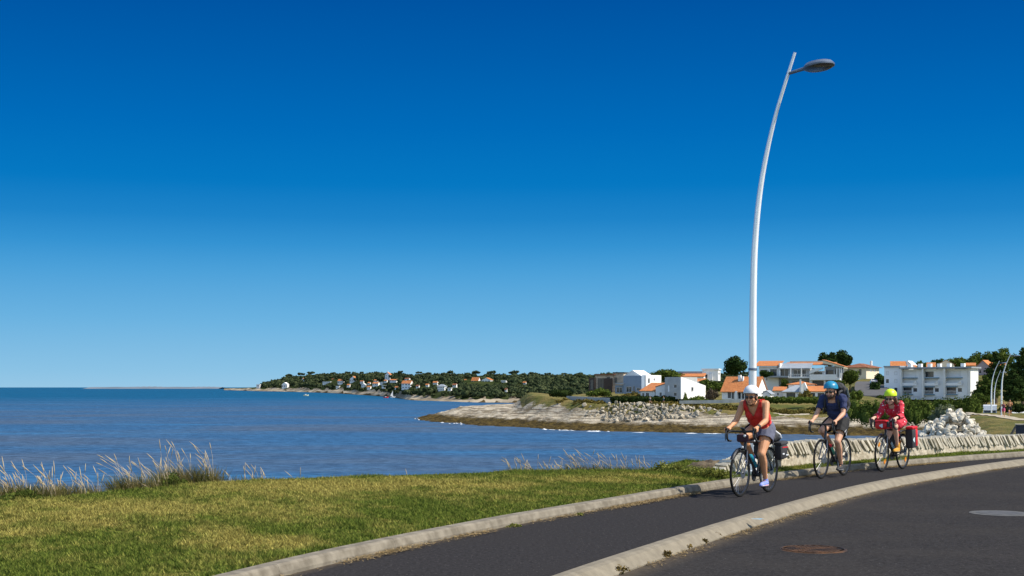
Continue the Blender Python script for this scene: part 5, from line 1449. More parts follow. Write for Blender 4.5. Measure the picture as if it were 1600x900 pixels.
# far wood: one mass, with the trees of its skyline as trees of their own
r = np.random.default_rng(5); VV, FF, nv = [], [], 0
for k in range(3300):
    px = r.uniform(408, 1165); q = .13 + .9 * r.random() ** 1.15
    p = far_pt(np.array(px), np.array(q)); s = p[1] / F_PX
    if px < 440 and q > (px - 400) / 40 + .2: continue
    w_ = s * r.uniform(4.5, 12) * (1.25 if px > 700 else 1); h_ = w_ * r.uniform(.55, .9) * (1 if q < .72 else .75)
    ytop_ = 605 + (EYE - p[2] - h_) / s
    if any(abs(px - hx) < hw * .5 + w_ / s * .45 and q < hq + .03 and ytop_ < hy - hh_ * .15 for hx, hy, hw, hh_, hq in FAR_CLEAR): continue
    nl = 3
    C = np.stack([p + np.array([r.normal(0, w_ * .22), r.normal(0, w_ * .22), h_ * r.uniform(.3, .65)]) for _ in range(nl)])
    Q = np.array([(w_ * .36, w_ * .36, h_ * .36)] * nl) * r.uniform(.7, 1.1, (nl, 1))
    V, F = leaf_quads(C, Q, 46, s * 1.25, r, shell=.75)
    VV.append(V); FF.append(F + nv); nv += len(V)
    cv, cf = core_quads(C, Q, .85); VV.append(cv); FF.append(cf + nv); nv += len(cv)
tag(bigmesh('far_wood', np.concatenate(VV), np.concatenate(FF), M_farwood), 'dense dark wood covering the far side of the bay', 'wood', kind='stuff')
FS = 'pines on the skyline of the far coast'
protos = []
SKY = [(452, 585), (470, 583), (487, 581), (498, 585), (520, 582), (544, 581), (566, 581), (588, 581), (624, 580), (655, 581), (670, 582), (705, 580), (743, 580), (769, 580), (800, 581), (806, 580), (833, 582), (855, 583), (880, 583), (906, 583)]
for i, (px, yt) in enumerate(SKY):
    p = far_pt(np.array(float(px)), np.array(.97)); d = float(p[1]); s = d / F_PX
    if i < 4:
        o = tree('far_pine', (0, 0, 0), 'umbrella', 14, 6.5, 4.0, 420, 1.0, M_farwood, 900 + i, 'dark umbrella pine on the skyline of the far wooded coast', FS, nl=9, limbs=2, core=.8)
        protos.append(o)
    else:
        o = copy_tree(protos[i % 4])
    k = (EYE - (yt - 605) * s - p[2]) / 9.4 ; k = max(.35, k)
    o.location = tuple(p); o.rotation_euler = (0, 0, i * 1.3); o.scale = (k * .95, k * .95, k)
# ================================================================== STREET LAMPS
M_galv = pmat('lamp_paint', (.86, .87, .88), (.80, .81, .82), scale=3, rough=.25, metal=.25, spec=.5)
M_lumi = pmat('luminaire_paint', (.15, .18, .24), (.12, .15, .20), scale=6, rough=.4, metal=.3)
M_lens = pmat('lamp_glass', (.035, .035, .04), (.07, .06, .06), scale=30, rough=.25, spec=.6)
LB = Vector((1176 - 800, 0, 0)) / F_PX * 22.0; LB = Vector((LB.x, 22.0, .15))
lamp = empty('street_lamp', LB, 0, 'tall white curved street lamp behind the first cyclist', 'street lamp')
ldir = Vector((.85, -.52, 0)).normalized()
cp = [(1176, 745), (1176, 600), (1176.5, 480), (1178.2, 400), (1182.5, 340), (1189, 285), (1197.5, 240), (1206.5, 200), (1215, 167), (1223, 142), (1231.5, 115), (1242, 82)]
pts, rad = [], []
for i, (x, y) in enumerate(cp):
    k_ = (x - 800) / F_PX; o_ = (k_ * 22.0 - LB.x) / (ldir.x - k_ * ldir.y); z = EYE - (y - 605) * (22.0 + ldir.y * o_) / F_PX - LB.z
    pts.append(ldir * o_ + Vector((0, 0, max(z, 0))))
ss = np.r_[0, np.cumsum([(pts[i + 1] - pts[i]).length for i in range(len(pts) - 1)])]
q = np.linspace(0, ss[-1], 60); P3 = np.array([tuple(p) for p in pts])
fine = np.stack([np.interp(q, ss, P3[:, k]) for k in range(3)], 1)
for _ in range(6): fine[1:-1] = (fine[:-2] + 2 * fine[1:-1] + fine[2:]) / 4
rr = np.interp(q, [0, 2, 3.4, 4.8, 6.2, 7.5], [.066, .064, .055, .042, .028, .020])
MB().tube([Vector(p) for p in fine], list(rr), 20).build('pole', M_galv, lamp, smooth='auto')
MB().lathe((0, 0, 0), [(.13, -.1), (.13, .02), (.085, .03), (.08, .12), (.069, .14)], 20).build('base_plate', M_galv, lamp)
zc = EYE - (577 - 605) * 22.0 / F_PX - LB.z
MB().lathe((0, 0, zc - .02), [(.069, 0), (.074, .005), (.074, .035), (.069, .04)], 20).build('collar', M_lumi, lamp)
a0 = Vector(fine[np.argmin(abs(fine[:, 2] - (EYE + (605 - 117) * 21.6 / F_PX - LB.z)))])
a1 = a0 + ldir * .215 + Vector((0, 0, .055))
ax = (Vector((0, 0, 1)) - ldir * .10).normalized()
MB().tube([a0 - ldir * .02, a0 + ldir * .1 + Vector((0, 0, .02)), a1 + ldir * .08], [.024, .026, .03], 10).build('arm', M_lumi, lamp, smooth='auto')
lc = a1 + ldir * .30
lum = MB().lathe(lc, [(.02, .085), (.13, .080), (.21, .058), (.252, .012), (.25, -.012), (.235, -.02), (.0, -.02)], 36, ax).build('luminaire', M_lumi, lamp, smooth='auto')
MB().lathe(lc, [(.0, -.022), (.225, -.022), (.20, -.038), (.0, -.045)], 30, ax).build('lens', M_lens, lum, smooth='auto')
for px, yb, d, lb in ((1549, 640, 187, 'distant white curved street lamp in front of the camper van, left of three'),
                      (1553.5, 640, 235, 'most distant and smallest white street lamp, middle of three far ones'),
                      (1565, 643, 158, 'distant white curved street lamp beside the joggers, tallest of the far three')):
    o = copy_tree(lamp); p = at(px, yb, d); p.z = float(land_z(p.x, p.y)) - .1
    o.location = p; tag(o, lb, 'street lamp', 'far lamps along the shore road')
    o.scale = (1.5, 1.5, (EYE - (({1549: 562, 1553.5: 577, 1565: 550}[px]) - 605) * d / F_PX - p.z) / 7.0)

# ================================================================== BICYCLES
M_black = pmat('black_paint', (.018, .018, .02), (.012, .012, .014), rough=.3, coat=.4)
M_rubber = pmat('tyre_rubber', (.012, .012, .012), (.018, .018, .018), scale=20, rough=.9, spec=.08)
M_alu = pmat('aluminium', (.55, .55, .56), (.45, .45, .46), scale=20, rough=.3, metal=1)
M_steel = pmat('dark_steel', (.16, .16, .165), (.10, .10, .105), scale=30, rough=.35, metal=.9)
M_tape = pmat('bar_tape', (.02, .02, .02), (.03, .03, .03), scale=30, rough=.8)
M_whitep = pmat('white_paint', (.75, .75, .75), rough=.35, coat=.3)
RW = .335
def heading(bike_at, ang):
    """local +x is the riding direction"""
    return Matrix.Translation(bike_at) @ Matrix.Rotation(ang, 4, 'Z')
FAX, RAX, BB = Vector((.60, 0, RW)), Vector((-.42, 0, RW)), Vector((0, 0, .275))
HEAD_T, HEAD_B = Vector((.395, 0, .80)), Vector((.435, 0, .66))
SEAT_T = Vector((-.165, 0, .80)); STEM = Vector((.41, 0, .89)); CLAMP = Vector((.475, 0, .915))
def crank_pts(ang, L=.17):
    """pedal centres (left, right) for the left crank at ang from straight down, forward positive"""
    l = BB + Vector((math.sin(ang) * L, .105, -math.cos(ang) * L)); r = BB + Vector((-math.sin(ang) * L, -.105, math.cos(ang) * L))
    return l, r
def bicycle(label, pos, ang, crank, frame_mat, accent, rack=True, mudguard=False, spoke=M_alu, saddle_z=.90, reflector=False):
    root = empty('bicycle', pos, ang, label, 'bicycle')
    mb = MB()
    mb.tube([HEAD_B, HEAD_T], .021, 10); mb.tube([HEAD_B + Vector((-.01, 0, .02)), BB], .019, 10)
    mb.tube([HEAD_T + Vector((0, 0, -.03)), SEAT_T + Vector((0.01, 0, -.06))], .016, 10); mb.tube([BB, SEAT_T], .017, 10)
    for s in (-1, 1):
        mb.tube([SEAT_T + Vector((0, s * .015, -.07)), RAX + Vector((0, s * .06, 0))], .009, 8)
        mb.tube([BB + Vector((-.02, s * .03, 0)), RAX + Vector((0, s * .06, 0))], .010, 8)
    mb.tube([BB + Vector((0, -.04, 0)), BB + Vector((0, .04, 0))], .024, 12)
    mb.build('frame', frame_mat, root, smooth='auto')
    mb = MB()
    for s in (-1, 1): mb.tube([HEAD_B + Vector((0, s * .03, -.02)), Vector((.475, s * .052, .50)), Vector((.545, s * .052, .39)), FAX + Vector((0, s * .052, 0))], [.014, .013, .011, .009], 8)
    mb.box(HEAD_B + Vector((0, 0, -.02)), (.04, .085, .035)); mb.build('fork', accent, root, smooth='auto')
    for ax_, nm in ((FAX, 'front'), (RAX, 'rear')):
        w = MB(); w.ring(ax_, (0, 1, 0), RW - .036, .011, 48, 6, 1.1)
        hub = MB(); hub.lathe(ax_ + Vector((0, -.05, 0)), [(.012, 0), (.025, .01), (.014, .03), (.014, .07), (.025, .09), (.012, .10)], 14, (0, 1, 0))
        wo = w.build('wheel', M_black, root, smooth='auto')
        t_ = MB(); t_.ring(ax_, (0, 1, 0), RW - .017, .0175, 56, 8, 1.0); t_.build('tyre', M_rubber, wo, smooth='auto')
        hub.build('hub', M_steel, wo, smooth='auto')
        sp = MB()
        for k in range(28):
            a = 2 * math.pi * k / 28; b_ = a + (.35 if k % 2 else -.35); sy = (.035 if k % 4 < 2 else -.035)
            sp.tube([ax_ + Vector((math.cos(b_) * .022, sy, math.sin(b_) * .022)), ax_ + Vector((math.cos(a) * (RW - .045), 0, math.sin(a) * (RW - .045)))], .0014, 4)
        sp.build('spokes', spoke, wo)
        if reflector:
            rf_ = MB()
            for k in (0.9, 4.0): rf_.box(ax_ + Vector((math.cos(k) * .21, 0, math.sin(k) * .21)), (.05, .012, .09), Matrix.Rotation(-k, 3, 'Y'))
            rf_.build('reflector', pmat('amber_reflector', (.75, .28, .03), (.6, .2, .02), rough=.2), wo)
        # disc rotor
        MB().lathe(ax_ + Vector((0, .045, 0)), [(.04, 0), (.08, 0), (.08, .002), (.04, .002)], 28, (0, 1, 0)).build('brake_disc', M_alu, wo)
    # handlebar: tops, ramps and drops, then hoods with levers
    def bar_side(s):
        return [CLAMP + Vector((0, s * .0, 0)), CLAMP + Vector((.0, s * .15, .005)), CLAMP + Vector((.025, s * .19, .005)), CLAMP + Vector((.075, s * .205, -.002)), CLAMP + Vector((.10, s * .21, -.04)),
                CLAMP + Vector((.085, s * .215, -.10)), CLAMP + Vector((.03, s * .22, -.13)), CLAMP + Vector((-.05, s * .22, -.135))]
    mb = MB()
    for s in (-1, 1): mb.tube(bar_side(s), .0155, 8)
    hb = mb.build('handlebar', M_tape, root, smooth='auto')
    for s in (-1, 1):
        hp = CLAMP + Vector((.085, s * .207, .01))
        hd = MB().chain([hp + Vector((-.05, 0, -.002)), hp + Vector((.03, 0, .012)), hp + Vector((.055, 0, .045))], [.017, .019, .014], 8).build('brake_hood', M_tape, hb, smooth='auto')
        MB().chain([hp + Vector((.045, 0, .01)), hp + Vector((.075, s * .003, -.05)), hp + Vector((.055, s * .01, -.13))], [.009, .008, .006], 6).build('brake_lever', M_black, hd, smooth='auto')
    MB().tube([HEAD_T, STEM], .018, 10).tube([STEM + Vector((0, 0, -.005)), CLAMP], .017, 10).build('stem', M_black, root, smooth='auto')
    cab = MB()
    for s in (-1, 1): cab.tube([CLAMP + Vector((.09, s * .2, .03)), CLAMP + Vector((.13, s * .1, .02)), CLAMP + Vector((.05, s * .03, -.12)), HEAD_B + Vector((.02, s * .02, -.02))], .0028, 5)
    cab.build('cables', M_black, root)
    # seat
    MB().tube([SEAT_T, Vector((-.19, 0, saddle_z - .03))], .0135, 10).build('seatpost', M_steel, root, smooth='auto')
    sd = MB()
    prof = [(-.32, .065, .0), (-.28, .078, .012), (-.22, .07, .008), (-.16, .035, .0), (-.08, .02, .0), (-.05, .016, -.008)]
    n = 10; vs, fs = [], []
    for x, w_, dz in prof:
        for k in range(n):
            a = 2 * math.pi * k / n; vs.append((x, w_ * math.cos(a), saddle_z + dz + (.016 if math.sin(a) > 0 else .03) * math.sin(a)))
    for i in range(len(prof) - 1):
        for k in range(n): fs.append((i * n + k, i * n + (k + 1) % n, (i + 1) * n + (k + 1) % n, (i + 1) * n + k))
    fs += [tuple(range(n)), tuple((len(prof) - 1) * n + k for k in range(n))]
    sd.add(vs, fs).build('saddle', M_tape, root, smooth='auto')
    # drivetrain on the right side (y<0)
    pl, pr = crank_pts(crank)
    ck = MB().lathe(BB + Vector((0, -.052, 0)), [(.06, 0), (.088, 0), (.092, .002), (.088, .004), (.06, .004)], 36, (0, 1, 0))
    for s, p in ((1, pl), (-1, pr)):
        ck.chain([BB + Vector((0, s * .055, 0)), Vector((p.x, s * .07, p.z))], [.016, .012], 8)
    for k in range(5):
        a = k * 1.2566; ck.tube([BB + Vector((0, -.05, 0)), BB + Vector((math.cos(a) * .075, -.05, math.sin(a) * .075))], .008, 6)
    cko = ck.build('crankset', M_steel, root, smooth='auto')
    for s, p in ((1, pl), (-1, pr)): MB().rbox(p, (.085, .07, .02), .005).build('pedal', M_black, cko)
    cz = RAX + Vector((0, -.048, 0))
    MB().tube([BB + Vector((0, -.05, .09)), cz + Vector((0, 0, .05))], .004, 6).tube([BB + Vector((0, -.05, -.09)), cz + Vector((.03, 0, -.11))], .004, 6).tube([cz + Vector((.03, 0, -.11)), cz + Vector((0, 0, -.05))], .004, 6).lathe(cz, [(.03, 0), (.052, 0), (.03, .02)], 20, (0, 1, 0)).build('chain', M_steel, root)
    if rack:
        mb = MB()
        for s in (-1, 1):
            mb.tube([Vector((-.22, s * .03, .715)), Vector((-.28, s * .06, .72)), Vector((-.62, s * .06, .72)), Vector((-.63, 0, .72))], .006, 6)
            mb.tube([RAX + Vector((0, s * .075, .02)), Vector((-.40, s * .09, .70))], .006, 6); mb.tube([RAX + Vector((0, s * .075, .02)), Vector((-.56, s * .09, .70))], .006, 6)
            mb.tube([Vector((-.34, s * .095, .70)), Vector((-.6, s * .095, .70))], .006, 6); mb.tube([Vector((-.40, s * .095, .70)), Vector((-.40, s * .05, .72))], .006, 6)
        mb.build('rear_rack', M_black, root, smooth='auto')
    if mudguard:
        vs, fs = [], []; n = 14
        for i in range(n):
            a = R(35 + 80 * i / (n - 1)); r_ = RW + .022
            for s, dz in ((-.028, -.012), (-.012, 0), (.012, 0), (.028, -.012)):
                vs.append(FAX + Vector((math.cos(a) * (r_ + dz), s, math.sin(a) * (r_ + dz))))
        fs = [(i * 4 + k, i * 4 + k + 1, i * 4 + k + 5, i * 4 + k + 4) for i in range(n - 1) for k in range(3)]
        m_ = MB().add(vs, fs); m_.add([v * 1.0 + Vector((0, 0, .003)) for v in vs], [f[::-1] for f in fs]); m_.build('mudguard', M_black, root)
    # bottle cage on the down tube
    dt = (HEAD_B - BB).normalized(); nn = Vector((-dt.z, 0, dt.x))
    if nn.z < 0: nn = -nn
    c0 = BB + dt * .14 + nn * .055
    mb = MB()
    for k in (0, .06, .12): mb.ring(c0 + dt * k, dt, .038, .003, 16, 5)
    mb.tube([c0 - nn * .03, c0 + dt * .14 - nn * .03], .004, 5); mb.build('bottle_cage', M_black, root)
    root['_bottle'] = tuple(c0)
    return root
def bottle(bike, label, mat, capm, h=.19):
    c0 = Vector(bike['_bottle']); dt = (HEAD_B - BB).normalized()
    o = empty('water_bottle', bike.matrix_basis @ c0, 0, label, 'bottle'); o.rotation_euler = bike.rotation_euler
    MB().lathe((0, 0, 0), [(.0, -.005), (.033, -.005), (.035, .01), (.035, h * .72), (.029, h * .8), (.035, h * .88), (.033, h)], 18, dt).build('bottle_body', mat, o, smooth='auto')
    MB().lathe((0, 0, 0), [(.036, h), (.036, h + .02), (.016, h + .028), (.014, h + .05), (.0, h + .05)], 16, dt).build('cap', capm, o, smooth='auto')
    if '_bottle' in bike: del bike['_bottle']
    return o
def held(name, bike, label, cat):
    o = empty(name, bike.location, 0, label, cat); o.rotation_euler = bike.rotation_euler
    return o
A1 = R(236.2); A2 = R(234.7); A3 = R(232.6)
def bike_pos(fx, fy, ang): return Vector((fx - .60 * math.cos(ang), fy - .60 * math.sin(ang), 0.002))
B1 = bike_pos(3.22, 18.8, A1); B2 = bike_pos(5.24, 22.55, A2); B3 = bike_pos(6.78, 24.4, A3)
C1, C2, C3 = R(-4), R(8), R(112)
bike1 = bicycle('black touring bicycle with drop bars, ridden by the person in the red top', B1, A1, C1, M_black, M_steel, mudguard=True)
bike2 = bicycle('slim black and white road bicycle ridden by the person in the navy shirt', B2, A2, C2, M_black, M_steel, rack=False, saddle_z=.93)
bike3 = bicycle('black touring bicycle with amber wheel reflectors and red bags', B3, A3, C3, M_black, M_steel, mudguard=True, reflector=True, saddle_z=.88)
bpy.context.view_layer.update()
bottle(bike1, 'teal water bottle in the cage of the foremost bicycle', pmat('teal_plastic', (.01, .22, .30), (.01, .18, .25), rough=.35), pmat('teal_cap', (.02, .26, .34), rough=.4), .21)
bottle(bike2, 'green water bottle with a red cap on the second bicycle', pmat('green_plastic', (.10, .36, .24), (.08, .30, .2), rough=.35), pmat('red_cap', (.6, .03, .03), rough=.4))
bottle(bike3, 'blue and white water bottle on the third bicycle', pmat('blue_plastic', (.16, .34, .46), (.45, .55, .6), scale=20, rough=.35), pmat('dark_cap', (.03, .03, .03), rough=.4))

M_bagb = pmat('black_bag_cloth', (.022, .022, .025), (.036, .036, .04), scale=8, rough=.75, bump=.2, bscale=60)
M_bagr = pmat('red_bag_cloth', (.60, .012, .018), (.50, .01, .015), scale=6, rough=.5, bump=.15, bscale=30)
M_refl = pmat('reflective_tape', (.65, .66, .68), rough=.4)
def bag(mb_args, name, mat, par, r=.03):
    c, s, rot = mb_args
    return MB().rbox(c, s, r, rot).build(name, mat, par, smooth='auto')
# black panniers of the first bicycle
for s, lb in ((1, 'black pannier with a grey reflective strip on the near side of the first bicycle'), (-1, 'black pannier on the far side of the first bicycle, mostly hidden')):
    p = held('pannier', bike1, lb, 'pannier')
    bag((Vector((-.49, s * .165, .60)), (.27, .13, .23), Matrix.Rotation(R(4), 3, 'Y')), 'bag_body', M_bagb, p, .05)
    bag((Vector((-.49, s * .165, .722)), (.27, .13, .06), Matrix.Rotation(R(4), 3, 'Y')), 'bag_lid', M_bagb, p, .025)
    if s > 0:
        MB().rbox((-.57, .230, .55), (.085, .006, .02), .002).build('reflective_strip', M_refl, p)
        MB().rbox((-.43, .230, .57), (.07, .006, .022), .002).build('reflective_strip', M_refl, p)
        MB().rbox((-.50, .228, .665), (.22, .006, .014), .002).build('piping', M_bagr, p)
rb = held('rack_bundle', bike1, 'black and white bundle strapped on the rack of the first bicycle', 'bag')
m_ = MB().ell((-.44, 0.02, .82), (.17, .13, .085), Matrix.Rotation(R(14), 3, 'Y')).ell((-.52, .03, .80), (.12, .12, .07)).ell((-.36, 0, .84), (.10, .10, .08))
fuse(m_, 'bundle_cloth', M_bagb, rb, .012, 2, disp=.012)
MB().tube([(-.58, .13, .80), (-.50, .145, .85), (-.42, .10, .905), (-.36, 0, .92)], .014, 8).tube([(-.61, .06, .80), (-.56, .13, .815), (-.5, .15, .82)], .016, 8).build('white_strap', M_whitep, rb, smooth='auto')
fb = held('handlebar_bag', bike1, 'small dark handlebar bag with a phone mount on the first bicycle', 'bag')
bag((Vector((.505, 0, .825)), (.10, .16, .11), None), 'bag_body', pmat('maroon_cloth', (.05, .015, .025), (.03, .012, .02), rough=.8), fb, .025)
MB().rbox((.50, 0, .955), (.09, .055, .014), .004, Matrix.Rotation(R(-25), 3, 'Y')).build('phone', M_glass, fb)
MB().ell((.575, .06, .86), (.018, .02, .02)).build('headlight', M_whitep, fb, smooth=True)
MB().ell((.53, .0, .70), (.02, .022, .022)).build('headlight', M_whitep, fb, smooth=True)
# small blue pouch under the second saddle
sb = held('saddle_bag', bike2, 'small black and blue pouch under the saddle of the second bicycle', 'bag')
bag((Vector((-.30, 0, .845)), (.14, .085, .085), Matrix.Rotation(R(18), 3, 'Y')), 'bag_body', M_bagb, sb, .02)
MB().rbox((-.355, .0, .835), (.012, .07, .05), .004, Matrix.Rotation(R(18), 3, 'Y')).build('end_panel', pmat('blue_cloth', (.03, .16, .42), rough=.6), sb)
# red bags of the third bicycle
def emblem(c, w, N, U, par, mat):
    """small rounded three cornered badge"""
    U = Vector(U); N = Vector(N); W = N.cross(U).normalized(); pts = []
    for k in range(24):
        a = 2 * math.pi * k / 24; r_ = w * (.8 + .22 * math.cos(3 * a)); pts.append(Vector(c) + U * r_ * math.sin(a) * 1.0 - W * r_ * math.cos(a) * -1)
    return MB().prism(pts, N * .003).build('emblem', mat, par)
M_badge = pmat('pale_badge', (.45, .62, .68), (.6, .7, .72), scale=40, rough=.4)
hb_ = held('handlebar_bag', bike3, 'red and black handlebar bag with a pale badge on the third bicycle', 'bag')
bag((Vector((.60, 0, .85)), (.15, .24, .15), None), 'bag_body', M_bagr, hb_, .055)
bag((Vector((.60, 0, .925)), (.155, .22, .045), None), 'bag_lid', M_bagr, hb_, .02)
bag((Vector((.60, .122, .87)), (.11, .03, .11), None), 'side_panel', M_bagb, hb_, .012)
bag((Vector((.60, -.122, .87)), (.11, .03, .11), None), 'side_panel', M_bagb, hb_, .012)
emblem((.676, .02, .845), .04, (1, 0, 0), (0, 0, 1), hb_, M_badge)
for s, lb in ((1, 'big red and black pannier with a pale badge on the third bicycle'), (-1, 'red and black pannier on the far side of the third bicycle')):
    p = held('pannier', bike3, lb, 'pannier')
    rot = Matrix.Rotation(R(3), 3, 'Y')
    bag((Vector((-.40, s * .175, .585)), (.26, .15, .36), rot), 'bag_body', M_bagb, p, .03)
    bag((Vector((-.48, s * .175, .595)), (.17, .160, .375), rot), 'rear_panel', M_bagr, p, .05)
    bag((Vector((-.41, s * .175, .785)), (.27, .152, .055), rot), 'bag_lid', M_bagr, p, .022)
    if s > 0: emblem((-.335, .2505, .56), .05, (0, 1, 0), (0, 0, 1), p, M_badge)

# ================================================================== PEOPLE
def skinmat(name, c):
    m = pmat(name, c, tuple(v * .85 for v in c), scale=14, rough=.55, spec=.35)
    b = m.node_tree.nodes['Principled BSDF']; b.inputs['Subsurface Weight'].default_value = .0
    return m
def ik(a, b, l1, l2, bend):
    """middle joint between a and b"""
    a, b = Vector(a), Vector(b); d = b - a; L = min(d.length, (l1 + l2) * .999); u = d.normalized()
    x = (l1 * l1 - l2 * l2 + L * L) / (2 * L); h = math.sqrt(max(0, l1 * l1 - x * x))
    p = Vector(bend); p = (p - u * p.dot(u)).normalized()
    return a + u * x + p * h
def rider(bike, label, crank, o):
    """o: options. Everything in the bicycle's frame: x ahead, y left, z up."""
    H = o['h']; girth = o.get('girth', 1.0); skin = o['skin']
    hip = Vector((-.175, 0, o['hip_z'])); sh = Vector(o['sh']); head = Vector(o['head']); pit = o.get('pitch', .1)
    hw, sw = .085 * girth, o['sw']
    pl, pr = crank_pts(crank); thigh, shin, up, fo = .262 * H * .98, .262 * H * .98, .166 * H, .152 * H
    J = {}
    for s, p in ((1, pl), (-1, pr)):
        ank = p + Vector((-.075, -.012 * s, .105)); J['hip', s] = hip + Vector((0.03, s * hw, -.03)); J['ank', s] = ank
        J['knee', s] = ik(J['hip', s], ank, thigh, shin, (1, .08 * s * o.get('knees', 1), .2)); J['ped', s] = p
        J['sh', s] = sh + Vector((0, s * sw, -.01))
        J['hand', s] = CLAMP + Vector((.072, s * .207, .045)); J['wri', s] = J['hand', s] + Vector((-.085, s * .004, .022))
        J['elb', s] = ik(J['sh', s], J['wri', s], up, fo, (-.2, s * .30, -.9))
    spine = (sh - hip).normalized(); tilt = math.atan2(spine.x, spine.z); RT = Matrix.Rotation(tilt, 3, 'Y')
    mid = hip.lerp(sh, .42); chest = hip.lerp(sh, .74)
    def torso(mb, e=0.0, g=girth):
        mb.ell(hip + Vector((0, 0, .0)), (.115 * g + e, .150 * g + e, .12 + e), RT)
        mb.ell(mid, (.098 * g + e + o.get('belly', 0), .132 * g + e + o.get('belly', 0), .16 + e), RT)
        mb.ell(chest, (.108 * g + e, .150 * g + e, .17 + e), RT)
        mb.cone(J['sh', -1] * .8 + sh * .2 + Vector((0, 0, -.012)), J['sh', 1] * .8 + sh * .2 + Vector((0, 0, -.012)), .058 * g + e, .058 * g + e)
        if o.get('bust'):
            for s in (-1, 1): mb.ell(chest + RT @ Vector((.085, s * .065, -.02)), (.060 + e, .062 + e, .062 + e))
        return mb
    # --- body
    mb = torso(MB())
    neck0 = sh + Vector((.01, 0, .01)); nk = head + Matrix.Rotation(pit, 3, 'Y') @ Vector((-.02, 0, -.085))
    mb.cone(neck0, nk, .058 * girth ** .5, .050 * girth ** .5)
    for s in (-1, 1):
        mb.chain([J['sh', s], J['sh', s].lerp(J['elb', s], .35), J['elb', s], J['elb', s].lerp(J['wri', s], .3), J['wri', s]],
                 [.048 * girth, .043 * girth, .036 * girth, .037 * girth, .025])
        k, a = J['knee', s], J['ank', s]; hj = J['hip', s]
        mb.chain([hj, hj.lerp(k, .4), k.lerp(hj, .12), k], [.088 * girth, .078 * girth, .055 * girth, .053 * girth])
        back = Vector((-.018, 0, 0)); mb.chain([k, k.lerp(a, .32) + back, k.lerp(a, .7) + back * .4, a], [.051 * girth, .052 * girth, .036 * girth, .031])
        mb.chain([a + Vector((-.02, 0, -.03)), J['ped', s] + Vector((.02, 0, .045)), J['ped', s] + Vector((.09, 0, .035))], [.03, .030, .024])
        # hand on the hood: palm, four fingers round the outside, thumb inside
        hnd = J['hand', s]; ro = lambda x, y, z: hnd + Vector((x, s * y, z))
        mb.cone(J['wri', s], ro(-.03, .0, .012), .024, .026); mb.ell(ro(-.012, .004, .006), (.048, .036, .020))
        for i in range(4):
            x = .036 - .019 * i; L = (.95, 1.05, 1.0, .85)[i]
            mb.chain([ro(x - .012, .018, .008), ro(x, .036 * L + .004, -.004), ro(x + .004, .038 * L, -.030 * L - .006), ro(x + .002, .020, -.048 * L)], [.0105, .0095, .0088, .0075], 7)
        mb.chain([ro(-.045, -.018, .008), ro(-.008, -.036, .0), ro(.022, -.034, -.016)], [.013, .011, .0085], 7)
    # --- head
    RH = Matrix.Rotation(o.get('yaw', 0), 3, 'Z') @ Matrix.Rotation(pit, 3, 'Y')
    hs = o.get('hs', 1.0); P = lambda x, y, z: head + RH @ (Vector((x, y, z)) * hs)
    mb.ell(P(-.008, 0, .03), Vector((.098, .077, .095)) * hs, RH); mb.ell(P(.030, 0, -.045), Vector((.060, .058, .070)) * hs, RH)
    mb.ell(P(.062, 0, -.090), Vector((.026, .030, .024)) * hs, RH)                            # chin
    for s in (-1, 1): mb.ell(P(.052, s * .038, -.035), Vector((.03, .028, .03)) * hs, RH)     # cheeks
    mb.chain([P(.088, 0, .015), P(.104, 0, -.022), P(.112, 0, -.036)], [.010 * hs, .012 * hs, .015 * hs], 7)  # nose
    mb.ell(P(.078, 0, .032), Vector((.022, .050, .012)) * hs, RH)                             # brow
    for s in (-1, 1): mb.ell(P(-.005, s * .079, -.01), Vector((.020, .010, .032)) * hs, RH)   # ears
    mb.ell(P(.088, 0, -.066), Vector((.012, .022, .008)) * hs, RH)
    body = fuse(mb, 'person', skin, None, .0065, 3)
    body.location = bike.location; body.rotation_euler = bike.rotation_euler
    tag(body, label, 'person', 'cyclists riding along the path')
    # --- face: lips, eyes behind glasses
    MB().ell(P(.0985, 0, -.062), Vector((.006, .022, .005)) * hs, RH).ell(P(.098, 0, -.070), Vector((.006, .019, .005)) * hs, RH).build('lips', pmat('lip_skin', (.36, .13, .11), rough=.5), body, smooth=True)
    gl = MB()
    for s in (-1, 1):
        gl.ell(P(.096, s * .034, .002), Vector((.010, .030, .022)) * hs, RH)
        gl.tube([P(.09, s * .06, .008), P(.06, s * .078, .008), P(-.005, s * .084, .004)], .004, 6)
    gl.tube([P(.104, -.008, .008), P(.104, .008, .008)], .004, 6); gl.build('sunglasses', pmat('dark_lens', (.012, .010, .010), rough=.12, spec=.7), body, smooth=True)
    # --- helmet
    hm = o['helmet']; hc_ = P(-.012, 0, .055)
    RH2 = RH @ Matrix.Rotation(R(-8), 3, 'Y')
    shell = MB().ell(hc_, Vector((.128, .104, .108)) * hs, RH2, 28, 18)
    inv = RH2.transposed()
    def keepf(co):
        q_ = inv @ (co - hc_)
        return q_.z > -.012 * hs - .25 * q_.x * (q_.x < 0) * .8 and True
    he = fuse(shell, 'helmet', hm, body, .006, 1, keep=keepf, thick=-.012)
    if o.get('ribs'):
        rb_ = MB()
        for k in range(-3, 4):
            y = k * .030 * hs; c_ = []
            for i in range(9):
                t_ = -1.15 + 2.25 * i / 8
                yy = y / (.104 * hs); w_ = math.sqrt(max(0.05, 1 - yy * yy))
                c_.append(hc_ + RH2 @ Vector((.131 * hs * math.sin(t_) * w_, y * 1.04, .112 * hs * math.cos(t_) * w_)))
            rb_.tube(c_, [.006, .011, .012, .012, .012, .012, .012, .011, .006], 6)
        rb_.build('ribs', hm, he, smooth='auto')
        MB().ell(hc_, Vector((.1285, .1045, .1085)) * hs, RH2 , 20, 12).build('vents', M_tape, he, smooth=True) if False else None
    vn = MB()
